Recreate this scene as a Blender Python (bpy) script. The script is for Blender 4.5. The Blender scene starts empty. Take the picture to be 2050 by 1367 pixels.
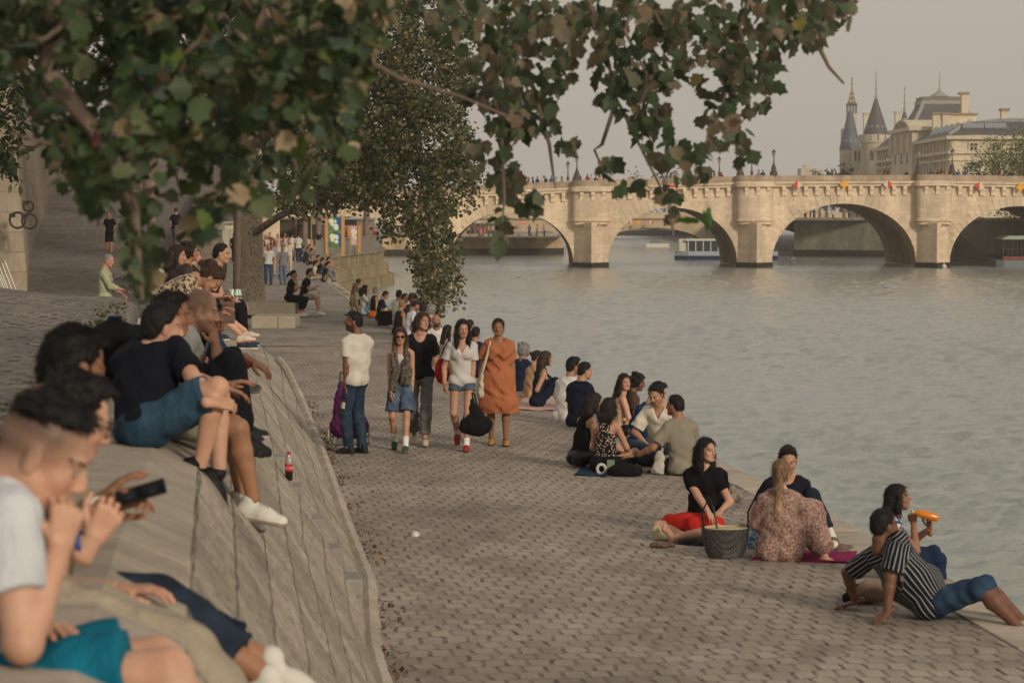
import bpy, bmesh, math, random
import numpy as np
from mathutils import Vector, Matrix
R = math.radians
scene = bpy.context.scene
COL = scene.collection
# ------------------------------------------------------------------ camera model (85 mm lens, 3.1 m above the quay)
F, CX, CY, HZ, CAMZ = 4840.0, 1025.0, 683.5, 425.0, 3.1
TILT = math.atan((CY - HZ) / F)
_fw = np.array([0, math.cos(TILT), -math.sin(TILT)]); _up = np.array([0, math.sin(TILT), math.cos(TILT)])
def ray(px, py):
    return _fw + np.array([1.0, 0, 0]) * ((px - CX) / F) + _up * (-(py - CY) / F)
def W(px, py, d):
    r = ray(px, py); r = r * (d / r[1]); r[2] += CAMZ
    return Vector(r)
def G(px, py, z=0.0):
    r = ray(px, py); r = r * ((z - CAMZ) / r[2]); r[2] += CAMZ
    return Vector(r)
def lin(h):
    if isinstance(h, str):
        h = h.lstrip('#'); v = [int(h[i:i+2], 16) / 255 for i in (0, 2, 4)]
        return tuple((x / 12.92 if x <= .04045 else ((x + .055) / 1.055) ** 2.4) for x in v)
    return tuple(h[:3])
def mul(c, k): return tuple(min(.95, x * k) for x in c)
def interp(x, xs, ys): return float(np.interp(x, xs, ys))

# ------------------------------------------------------------------ materials
class NT:
    def __init__(s, name):
        s.m = bpy.data.materials.new(name); s.m.use_nodes = True
        s.t = s.m.node_tree; s.n = s.t.nodes; s.l = s.t.links
        s.b = s.n['Principled BSDF']
    def node(s, typ, **kw):
        x = s.n.new(typ)
        for k, v in kw.items():
            if k in x.inputs: x.inputs[k].default_value = v
            else: setattr(x, k, v)
        return x
    def link(s, a, b): s.l.new(a, b)
    def coord(s, kind='Object', scale=(1, 1, 1), rot=(0, 0, 0)):
        if kind == 'pat':
            t = s.node('ShaderNodeAttribute', attribute_name='pat'); o = t.outputs['Vector']
        else:
            t = s.node('ShaderNodeTexCoord'); o = t.outputs[kind]
        mp = s.node('ShaderNodeMapping'); mp.inputs['Scale'].default_value = scale; mp.inputs['Rotation'].default_value = rot
        s.link(o, mp.inputs['Vector']); return mp.outputs['Vector']
    def noise(s, vec, scale, detail=4, rough=.55):
        x = s.node('ShaderNodeTexNoise'); x.inputs['Scale'].default_value = scale; x.inputs['Detail'].default_value = detail
        x.inputs['Roughness'].default_value = rough
        if vec is not None: s.link(vec, x.inputs['Vector'])
        return x.outputs['Fac']
    def ramp(s, fac, stops, interp='LINEAR'):
        x = s.node('ShaderNodeValToRGB'); e = x.color_ramp.elements; x.color_ramp.interpolation = interp
        while len(e) < len(stops): e.new(.5)
        for el, (p, c) in zip(e, stops):
            el.position = p; el.color = (*c[:3], 1) if not isinstance(c, (int, float)) else (c, c, c, 1)
        s.link(fac, x.inputs['Fac']); return x.outputs['Color']
    def mix(s, a, b, fac, mode='MIX'):
        x = s.node('ShaderNodeMix', data_type='RGBA', blend_type=mode)
        for i, v in ((6, a), (7, b)):
            if isinstance(v, tuple): x.inputs[i].default_value = (*v[:3], 1)
            else: s.link(v, x.inputs[i])
        if isinstance(fac, (int, float)): x.inputs[0].default_value = fac
        else: s.link(fac, x.inputs[0])
        return x.outputs[2]
    def math(s, op, a, b=0.0, c=None):
        x = s.node('ShaderNodeMath', operation=op)
        for i, v in enumerate((a, b, c)):
            if v is None: continue
            if isinstance(v, (int, float)): x.inputs[i].default_value = v
            else: s.link(v, x.inputs[i])
        return x.outputs[0]
    def bump(s, h, strength=.4, dist=.01, prev=None):
        x = s.node('ShaderNodeBump'); x.inputs['Strength'].default_value = strength; x.inputs['Distance'].default_value = dist
        s.link(h, x.inputs['Height'])
        if prev is not None: s.link(prev, x.inputs['Normal'])
        return x.outputs['Normal']
    def out(s, col=None, rough=None, normal=None, spec=None, metal=None):
        if col is not None:
            if isinstance(col, tuple): s.b.inputs['Base Color'].default_value = (*col[:3], 1)
            else: s.link(col, s.b.inputs['Base Color'])
        if rough is not None:
            if isinstance(rough, (int, float)): s.b.inputs['Roughness'].default_value = rough
            else: s.link(rough, s.b.inputs['Roughness'])
        if normal is not None: s.link(normal, s.b.inputs['Normal'])
        if spec is not None: s.b.inputs['Specular IOR Level'].default_value = spec
        if metal is not None: s.b.inputs['Metallic'].default_value = metal
        return s.m
_mc = {}
def plain(name, col, rough=.7, var=.15, scale=6, bump=.15, bscale=30, bdist=.004, spec=.3, metal=0.0):
    key = ('p', name, str(col), rough, metal)
    if key in _mc: return _mc[key]
    c = lin(col); t = NT(name); v = t.coord()
    n = t.noise(v, scale, 5)
    colr = t.ramp(n, [(.3, mul(c, 1 - var)), (.7, mul(c, 1 + var))])
    nb = t.bump(t.noise(v, bscale, 4), bump, bdist) if bump else None
    _mc[key] = t.out(colr, rough, nb, spec, metal); return _mc[key]
def cloth(col, wr=.5, var=.14, rough=.9, pat=None, scale=1.0):
    """woven cloth: fine weave, soft folds; pat adds a printed pattern"""
    key = ('c', str(col), wr, str(pat), scale)
    if key in _mc: return _mc[key]
    c = lin(col); t = NT('cloth'); v = t.coord()
    n = t.noise(v, 5, 4)
    base = t.ramp(n, [(.3, mul(c, 1 - var)), (.7, mul(c, 1 + var))])
    if pat and pat[0] == 'stripe':        # pat=('stripe', colour, width)
        pv = t.coord('pat'); sx = t.node('ShaderNodeSeparateXYZ'); t.link(pv, sx.inputs[0])
        w = t.math('FRACT', t.math('MULTIPLY', sx.outputs[0], 1 / pat[2]))
        base = t.mix(base, lin(pat[1]), t.ramp(w, [(0, 0.), (.68, 0.), (.74, 1.), (.92, 1.), (1., 0.)]))
    elif pat and pat[0] == 'leopard':
        vo = t.node('ShaderNodeTexVoronoi', feature='F1'); vo.inputs['Scale'].default_value = pat[2]; t.link(v, vo.inputs['Vector'])
        ds = t.math('ADD', vo.outputs['Distance'], t.math('MULTIPLY', t.math('SUBTRACT', t.noise(v, pat[2] * 2.2, 2), .5), .35))
        base = t.mix(base, lin(pat[1]), t.ramp(ds, [(0, 0.), (.17, 0.), (.24, 1.), (.43, 1.), (.52, 0.)]))
    elif pat and pat[0] == 'spots':        # pat=('spots', colour, scale, radius)
        vo = t.node('ShaderNodeTexVoronoi', feature='F1'); vo.inputs['Scale'].default_value = pat[2]; t.link(v, vo.inputs['Vector'])
        ds = t.math('ADD', vo.outputs['Distance'], t.math('MULTIPLY', t.math('SUBTRACT', t.noise(v, pat[2] * 3, 2), .5), .3))
        base = t.mix(lin(pat[1]), base, t.ramp(ds, [(pat[3], 0.), (pat[3] + .08, 1.)]))
    elif pat and pat[0] == 'mottle':       # two-tone print
        base = t.mix(base, lin(pat[1]), t.ramp(t.noise(v, pat[2], 6, .7), [(.42, 0.), (.58, 1.)]))
    elif pat and pat[0] == 'denim':
        base = t.mix(base, mul(lin(pat[1]), 1), t.ramp(t.noise(v, 7, 3), [(.4, 0.), (.85, .6)]))
    h = t.noise(t.coord('Object', (1, 1, .5)), 14 * scale, 3)
    nb = t.bump(h, min(1, wr*1.3), .022)
    nb = t.bump(t.noise(v, 220, 2), .2, .001, nb)
    _mc[key] = t.out(base, rough, nb, .15); return _mc[key]
def attr_mat(name, rough=.55, spec=.35, bump=.15, bscale=60, var=.12, sss=0.0, streak=None):
    key = ('a', name, rough)
    if key in _mc: return _mc[key]
    t = NT(name); a = t.node('ShaderNodeAttribute', attribute_name='Col'); v = t.coord()
    n = t.noise(v, 12, 4)
    col = t.mix(a.outputs['Color'], t.ramp(n, [(.3, 1 - var), (.7, 1.)]), 1.0, 'MULTIPLY')
    if name == 'skin': col = t.mix(col, (.62, .32, .26), t.math('MULTIPLY', t.ramp(t.noise(t.coord('Object'), 5, 5, .65), [(.45, 0.), (.75, .35)]), 1.0), 'MULTIPLY') if False else t.mix(col, t.ramp(t.noise(t.coord('Object'), 7, 5, .65), [(.35, (1.0, 1.0, 1.0)), (.7, (.93, .80, .76))]), 1.0, 'MULTIPLY')
    if streak:
        sv = t.coord('Object', (90, 90, 9)); ns = t.noise(sv, 1.0, 3, .6)
        col = t.mix(col, t.ramp(ns, [(.3, .55), (.75, 1.5)]), 1.0, 'MULTIPLY')
        nb = t.bump(ns, .8, .004)
    else: nb = t.bump(t.noise(v, bscale, 3), bump, .002)
    if sss:
        t.b.inputs['Subsurface Weight'].default_value = sss; t.b.inputs['Subsurface Radius'].default_value = (.012, .005, .003)
    _mc[key] = t.out(col, rough, nb, spec); return _mc[key]

# ------------------------------------------------------------------ objects
def tag(o, label=None, cat=None, group=None, kind=None):
    if label: o['label'] = label
    if cat: o['category'] = cat
    if group: o['group'] = group
    if kind: o['kind'] = kind
    return o
def empty(name, loc=(0, 0, 0), rz=0.0):
    o = bpy.data.objects.new(name, None); COL.objects.link(o); o.location = loc; o.rotation_euler = (0, 0, rz)
    o.empty_display_size = .2; return o
def link(name, me, parent=None, loc=None):
    o = bpy.data.objects.new(name, me); COL.objects.link(o)
    if loc is not None: o.location = loc
    if parent is not None: o.parent = parent
    return o
def copy_tree(o, parent=None):
    c = o.copy(); COL.objects.link(c)
    if parent is not None: c.parent = parent
    for ch in list(o.children): copy_tree(ch, c)
    return c
def mesh_np(name, V, Q, mats, smooth=True, attrs=None, midx=None):
    me = bpy.data.meshes.new(name)
    V = np.asarray(V, np.float32); Q = np.asarray(Q, np.int32); n = Q.shape[1]
    me.vertices.add(len(V)); me.vertices.foreach_set('co', V.ravel())
    me.loops.add(Q.size); me.loops.foreach_set('vertex_index', Q.ravel())
    me.polygons.add(len(Q)); me.polygons.foreach_set('loop_start', np.arange(0, Q.size, n, dtype=np.int32))
    me.polygons.foreach_set('loop_total', np.full(len(Q), n, np.int32))
    for m in (mats if isinstance(mats, (list, tuple)) else [mats]): me.materials.append(m)
    if midx is not None: me.polygons.foreach_set('material_index', np.asarray(midx, np.int32))
    if smooth: me.polygons.foreach_set('use_smooth', np.ones(len(Q), bool))
    for k, a in (attrs or {}).items():
        a = np.asarray(a, np.float32)
        if k == 'Col':
            at = me.attributes.new('Col', 'FLOAT_COLOR', 'POINT'); at.data.foreach_set('color', np.c_[a[:, :3], np.ones(len(a))].astype(np.float32).ravel())
        else:
            at = me.attributes.new(k, 'FLOAT_VECTOR', 'POINT'); at.data.foreach_set('vector', a.ravel())
    me.update(calc_edges=True); return me

class MB:
    """collects shapes for ONE mesh object"""
    def __init__(s): s.v = []; s.f = []
    def add(s, V, Fc):
        b = len(s.v); s.v += [tuple(x) for x in V]; s.f += [tuple(i + b for i in q) for q in Fc]; return s
    def box(s, c, size, rz=0.0, M=None, taper=1.0):
        x, y, z = (k / 2 for k in size)
        V = [(-x, -y, -z), (x, -y, -z), (x, y, -z), (-x, y, -z), (-x * taper, -y * taper, z), (x * taper, -y * taper, z), (x * taper, y * taper, z), (-x * taper, y * taper, z)]
        Mx = M if M is not None else Matrix.Rotation(rz, 3, 'Z')
        V = [Mx @ Vector(p) + Vector(c) for p in V]
        return s.add(V, [(0, 3, 2, 1), (4, 5, 6, 7), (0, 1, 5, 4), (1, 2, 6, 5), (2, 3, 7, 6), (3, 0, 4, 7)])
    def span(s, x0, x1, y0, y1, z0, z1): return s.box(((x0+x1)/2, (y0+y1)/2, (z0+z1)/2), (x1-x0, y1-y0, z1-z0))
    def tube(s, pts, r, n=8, cap=True):
        pts = [Vector(p) for p in pts]; k = len(pts)
        rs = r if isinstance(r, (list, tuple)) else [r] * k
        rings = []; prev = None
        for i, p in enumerate(pts):
            t = (pts[min(i+1, k-1)] - pts[max(i-1, 0)]).normalized()
            if prev is None: a = t.orthogonal().normalized()
            else:
                a = prev - t * prev.dot(t); a = a.normalized() if a.length > 1e-6 else t.orthogonal().normalized()
            prev = a; b = t.cross(a)
            rings.append([p + (a * math.cos(2*math.pi*j/n) + b * math.sin(2*math.pi*j/n)) * rs[i] for j in range(n)])
        V = [v for rg in rings for v in rg]; Fc = []
        for i in range(k-1):
            for j in range(n):
                Fc.append((i*n+j, i*n+(j+1) % n, (i+1)*n+(j+1) % n, (i+1)*n+j))
        if cap: Fc += [tuple(range(n-1, -1, -1)), tuple((k-1)*n+j for j in range(n))]
        return s.add(V, Fc)
    def lathe(s, prof, c=(0, 0, 0), n=16, M=None, sx=1, sy=1):
        V = []; Fc = []; c = Vector(c)
        for r, z in prof:
            for j in range(n):
                p = Vector((r*math.cos(2*math.pi*j/n)*sx, r*math.sin(2*math.pi*j/n)*sy, z)); V.append((M @ p if M is not None else p) + c)
        k = len(prof)
        for i in range(k-1):
            for j in range(n): Fc.append((i*n+j, i*n+(j+1) % n, (i+1)*n+(j+1) % n, (i+1)*n+j))
        Fc += [tuple(range(n-1, -1, -1)), tuple((k-1)*n+j for j in range(n))]
        return s.add(V, Fc)
    def prism(s, poly, y0, y1, axis='Y'):
        """polygon in (x,z) extruded along y (or (x,y) along z)"""
        n = len(poly)
        if axis == 'Y': V = [(a, y0, b) for a, b in poly] + [(a, y1, b) for a, b in poly]
        elif axis == 'Z': V = [(a, b, y0) for a, b in poly] + [(a, b, y1) for a, b in poly]
        else: V = [(y0, a, b) for a, b in poly] + [(y1, a, b) for a, b in poly]
        Fc = [tuple(range(n)), tuple(range(2*n-1, n-1, -1))] + [(i, i+n, (i+1) % n + n, (i+1) % n) for i in range(n)]
        return s.add(V, Fc)
    def grid(s, P):
        """P: rows of points"""
        a = len(P); b = len(P[0])
        return s.add([p for r in P for p in r], [(i*b+j, i*b+j+1, (i+1)*b+j+1, (i+1)*b+j) for i in range(a-1) for j in range(b-1)])
    def mesh(s, name, m, smooth=False, bevel=0.0, attrs=None):
        me = bpy.data.meshes.new(name); me.from_pydata([tuple(v) for v in s.v], [], s.f)
        bm = bmesh.new(); bm.from_mesh(me); bmesh.ops.recalc_face_normals(bm, faces=bm.faces)
        if bevel: bmesh.ops.bevel(bm, geom=[e for e in bm.edges if len(e.link_faces) == 2 and e.calc_face_angle(0) > .5], offset=bevel, segments=2, affect='EDGES', profile=.6)
        bm.to_mesh(me); bm.free()
        for x in (m if isinstance(m, (list, tuple)) else [m]): me.materials.append(x)
        if smooth:
            me.polygons.foreach_set('use_smooth', np.ones(len(me.polygons), bool))
            if smooth != 'all': me.set_sharp_from_angle(angle=R(40))
        return me
    def build(s, name, m, parent=None, smooth=False, bevel=0.0, loc=None): return link(name, s.mesh(name, m, smooth, bevel), parent, loc)

# ------------------------------------------------------------------ implicit surfaces -> one continuous mesh
class SDF:
    def __init__(s): s.ops = []
    def cone(s, a, b, ra, rb, k=.02, u=None, su=1.0, cuts=(), sub=False):
        s.ops.append(('c', np.array(a, float), np.array(b, float), ra, rb, k, None if u is None else np.array(u, float), su, cuts, sub)); return s
    def ell(s, c, r, k=.02, Rm=None, sub=False):
        s.ops.append(('e', np.array(c, float), np.array(r, float), k, None if Rm is None else np.array(Rm, float), sub)); return s
    def bounds(s):
        lo, hi = [], []
        for o in s.ops:
            if o[-1]: continue
            if o[0] == 'c':
                r = max(o[3], o[4]) * max(o[7], 1); lo.append(np.minimum(o[1], o[2]) - r); hi.append(np.maximum(o[1], o[2]) + r)
            else: lo.append(o[1] - o[2].max()); hi.append(o[1] + o[2].max())
        return np.min(lo, 0), np.max(hi, 0)
    def mesh(s, h, planes=(), post=None, pad=.02):
        lo, hi = s.bounds(); lo = lo - pad - 2*h; hi = hi + pad + 2*h
        n = np.maximum(4, np.ceil((hi - lo) / h).astype(int) + 1)
        f = np.full(n, .08, np.float32)
        ax = [lo[i] + h * np.arange(n[i]) for i in range(3)]
        for o in s.ops:
            if o[0] == 'c':
                _, a, b, ra, rb, k, u, su, cuts, sub = o; r = max(ra, rb) * max(su, 1)
                blo = np.minimum(a, b) - r - k - 3*h; bhi = np.maximum(a, b) + r + k + 3*h
            else:
                _, c, r, k, Rm, sub = o; blo = c - r.max() - k - 3*h; bhi = c + r.max() + k + 3*h
            i0 = np.clip(np.floor((blo - lo) / h).astype(int), 0, n); i1 = np.clip(np.ceil((bhi - lo) / h).astype(int) + 1, 0, n)
            if (i1 <= i0).any(): continue
            X = ax[0][i0[0]:i1[0], None, None].astype(np.float32); Y = ax[1][None, i0[1]:i1[1], None].astype(np.float32); Z = ax[2][None, None, i0[2]:i1[2]].astype(np.float32)
            if o[0] == 'c':
                ab = b - a; L2 = max(1e-9, float(ab @ ab))
                t = np.clip(((X-a[0])*ab[0] + (Y-a[1])*ab[1] + (Z-a[2])*ab[2]) / L2, 0, 1)
                wx = X - a[0] - t*ab[0]; wy = Y - a[1] - t*ab[1]; wz = Z - a[2] - t*ab[2]
                w2 = wx*wx + wy*wy + wz*wz
                if u is not None and su != 1:
                    wu = wx*u[0] + wy*u[1] + wz*u[2]; w2 = w2 + wu*wu*(1/(su*su) - 1)
                d = np.sqrt(np.maximum(w2, 0)) - (ra + (rb-ra)*t)
                for (pt, nn) in cuts: d = np.maximum(d, (X-pt[0])*nn[0] + (Y-pt[1])*nn[1] + (Z-pt[2])*nn[2])
            else:
                qx, qy, qz = X-c[0], Y-c[1], Z-c[2]
                if Rm is not None:
                    qx, qy, qz = (qx*Rm[0][0] + qy*Rm[1][0] + qz*Rm[2][0], qx*Rm[0][1] + qy*Rm[1][1] + qz*Rm[2][1], qx*Rm[0][2] + qy*Rm[1][2] + qz*Rm[2][2])
                k0 = np.sqrt((qx/r[0])**2 + (qy/r[1])**2 + (qz/r[2])**2); k1 = np.sqrt((qx/r[0]**2)**2 + (qy/r[1]**2)**2 + (qz/r[2]**2)**2)
                d = k0*(k0-1)/np.maximum(k1, 1e-6)
            sl = (slice(i0[0], i1[0]), slice(i0[1], i1[1]), slice(i0[2], i1[2])); g = f[sl]
            if sub:
                hh = np.clip(.5 - .5*(g + d)/k, 0, 1); f[sl] = g + (-d - g)*hh + k*hh*(1-hh)
            else:
                hh = np.clip(.5 + .5*(d - g)/k, 0, 1); f[sl] = d + (g - d)*hh - k*hh*(1-hh)
        X = ax[0][:, None, None]; Y = ax[1][None, :, None]; Z = ax[2][None, None, :]
        if post is not None: f = post(f, X, Y, Z).astype(np.float32)
        for (pt, nn) in planes: f = np.maximum(f, ((X-pt[0])*nn[0] + (Y-pt[1])*nn[1] + (Z-pt[2])*nn[2]).astype(np.float32))
        f[0], f[-1], f[:, 0], f[:, -1], f[:, :, 0], f[:, :, -1] = (.05,)*6
        return nets(f, lo, h)
_E = [(a, b) for a in range(8) for b in range(a+1, 8) if bin(a ^ b).count('1') == 1]
def nets(f, lo, h):
    ins = f < 0
    c = sum(ins[(slice(1, None) if q & 4 else slice(None, -1)), (slice(1, None) if q & 2 else slice(None, -1)), (slice(1, None) if q & 1 else slice(None, -1))].astype(np.int8) for q in range(8))
    act = np.argwhere((c > 0) & (c < 8))
    if len(act) == 0: return np.zeros((0, 3)), np.zeros((0, 4), int)
    cv = np.stack([f[act[:, 0] + (q >> 2 & 1), act[:, 1] + (q >> 1 & 1), act[:, 2] + (q & 1)] for q in range(8)], 1)
    acc = np.zeros((len(act), 3)); cnt = np.zeros(len(act))
    for a, b in _E:
        fa, fb = cv[:, a], cv[:, b]; m = (fa < 0) != (fb < 0)
        t = np.where(m, fa/np.where(m, fa-fb, 1), 0)
        pa = np.array([(a >> 2) & 1, (a >> 1) & 1, a & 1]); pb = np.array([(b >> 2) & 1, (b >> 1) & 1, b & 1])
        acc += m[:, None]*(pa + t[:, None]*(pb-pa)); cnt += m
    V = lo + h*(act + acc/cnt[:, None])
    idx = np.full(np.array(f.shape)-1, -1, np.int64); idx[tuple(act.T)] = np.arange(len(act))
    Q = []
    for axs in range(3):
        o1, o2 = [(1, 2), (2, 0), (0, 1)][axs]
        s0 = [slice(None)]*3; s1 = [slice(None)]*3; s0[axs] = slice(None, -1); s1[axs] = slice(1, None)
        A, B = ins[tuple(s0)], ins[tuple(s1)]
        e = np.argwhere(A != B); e = e[(e[:, o1] > 0) & (e[:, o2] > 0) & (e[:, o1] < f.shape[o1]-1) & (e[:, o2] < f.shape[o2]-1)]
        fl = A[tuple(e.T)]
        def at(d1, d2):
            q = e.copy(); q[:, o1] -= d1; q[:, o2] -= d2; return idx[tuple(q.T)]
        q = np.stack([at(1, 1), at(0, 1), at(0, 0), at(1, 0)], 1)
        q = np.where(fl[:, None], q, q[:, ::-1]); Q.append(q[(q >= 0).all(1)])
    return V, np.concatenate(Q)
# ------------------------------------------------------------------ people
def nv(v):
    v = np.asarray(v, float); n = np.linalg.norm(v); return v/n if n > 1e-9 else v
def rotm(ax, deg): return np.array(Matrix.Rotation(R(deg), 3, Vector(ax)))
def ik(a, t, l1, l2, pole):
    a, t = np.asarray(a, float), np.asarray(t, float); d = t - a; L = np.linalg.norm(d); L = max(L, .05)
    dn = d/L; L = min(L, (l1+l2)*.998); L = max(L, abs(l1-l2)*1.05 + .02)
    x = (l1*l1 - l2*l2 + L*L)/(2*L); y = math.sqrt(max(0, l1*l1 - x*x))
    p = np.asarray(pole, float); p = p - dn*(p @ dn); p = nv(p)
    return a + dn*x + p*y, a + dn*L
def frame(y, zhint):
    y = nv(y); z = np.asarray(zhint, float); z = nv(z - y*(z @ y)); x = np.cross(y, z); return np.stack([x, y, z], 1)
SKIN = {'fair': '#c59d84', 'light': '#b58d73', 'tan': '#a0765a', 'olive': '#946c54', 'brown': '#72503f', 'dark': '#4a3026', 'pink': '#b98a77'}
HAIR = {'black': (.012, .010, .010), 'dark': (.022, .015, .012), 'brown': (.05, .028, .018), 'light': (.2, .125, .07), 'blond': (.42, .28, .15), 'grey': (.2, .19, .18), 'red': (.09, .035, .02)}
SKINM = attr_mat('skin', .52, .35, .2, 120, .22, .06)
HAIRM = attr_mat('hair', .6, .18, streak=True)
SHOEM = attr_mat('shoe_material', .65, .3, .1, 80)
def head_mesh(h, hs, look, gaze=(0, 0)):
    S = SDF()
    S.ell((0, -.012, .035), (.075, .095, .088), .01).ell((0, .026, -.04), (.057, .066, .075), .03)
    S.ell((0, .062, -.092), (.026, .024, .02), .025)
    for q in (-1, 1):
        S.cone((q*.05, -.005, -.045), (q*.022, .066, -.09), .024, .018, .02)
        S.ell((q*.036, .054, -.028), (.024, .024, .022), .02)
        S.ell((q*.031, .1, .004), (.017, .02, .012), .012, sub=True)
        S.ell((q*.031, .078, .004), (.0155, .0125, .0105), .003)
        S.cone((q*.012, .087, .026), (q*.048, .073, .024), .0085, .007, .012)
        S.ell((q*.077, -.012, -.008), (.009, .021, .033), .006, rotm((0, 0, 1), q*-20))
        S.ell((q*.012, .098, -.034), (.009, .01, .0085), .008)
    S.cone((0, .09, .014), (0, .107, -.026), .0085, .0125, .012)
    S.ell((0, .082, -.058), (.024, .014, .0075), .008).ell((0, .08, -.071), (.021, .014, .0075), .008)
    fem = look.get('fem')
    S.cone((0, -.03, -.05), (0, -.045, -.17), .052 if fem else .06, .054 if fem else .064, .025)
    V, Q = S.mesh(h)
    sk = np.array(lin(look.get('skin', SKIN['light']))); hc = np.array(look['hairc']); x, y, z = V.T; ax = np.abs(x)
    C = np.tile(sk, (len(V), 1)); sstep = lambda v, a, b: np.clip((v-a)/(b-a), 0, 1)
    blush = np.exp(-(((ax-.04)/.022)**2 + ((z+.03)/.022)**2))*(y > .03) + .8*np.exp(-((ax/.014)**2 + ((z+.03)/.02)**2))*(y > .08)
    C = C*(1 - .22*blush[:, None]*np.array([.1, .8, .9]))
    lip = np.exp(-((ax/.022)**4 + ((z+.0645)/.0115)**4))*(y > .07)
    C = C*(1-lip[:, None]) + lip[:, None]*sk*np.array([.72, .46, .45])
    seam = np.exp(-((ax/.022)**4 + ((z+.0645)/.0028)**2))*(y > .075); C = C*(1 - .6*seam[:, None])
    bd = look.get('beard', 0)
    if bd:
        m = sstep(-z, .03, .05)*sstep(y, -.03, .0)*(1-lip)*(ax < .09)*(1 - np.exp(-(((ax-.04)/.02)**2 + ((z+.025)/.02)**2))*(y > .03)); m = np.where(z < -.125, m*.35, m)
        C = C*(1 - bd*m[:, None]) + bd*m[:, None]*(hc*.9 + sk*.08)
    bz = look.get('buzz', 0)
    if bz:
        m = np.maximum(sstep(z, -.04, .05)*sstep(-y, -.085, -.02), sstep(-y, .0, .03)*sstep(z, -.075, -.0)*.8); C = C*(1 - bz*m[:, None]) + bz*m[:, None]*(hc*.8 + sk*.1)
    br = np.exp(-(((z-.0255-.1*(ax-.03)*(ax < .03))/.0045)**4))*(ax > .011)*(ax < .053)*(y > .05); br = br*(.75 if fem else .95)
    C = C*(1-br[:, None]) + br[:, None]*(hc*.8 + sk*.08)
    if not look.get('shut'):
        for q in (-1, 1):
            ex = np.sqrt(((x-q*.031)/.0135)**2 + ((z-.004)/.0068)**2); m = (ex < 1)*(y > .07)
            C[m] = (.50, .45, .41)
            ir = np.hypot(x-q*.031-gaze[0], z-.004-gaze[1]); C[m & (ir < .0064)] = (.02, .013, .01)
            ring = (ex >= 1)*(ex < 1.45)*(y > .068)*(z > .002); C[ring] = C[ring]*.35
    else:
        for q in (-1, 1):
            m = np.exp(-(((x-q*.031)/.014)**4 + ((z)/.0028)**2))*(y > .07); C = C*(1 - .75*m[:, None])
    return V*hs, Q, C
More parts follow.
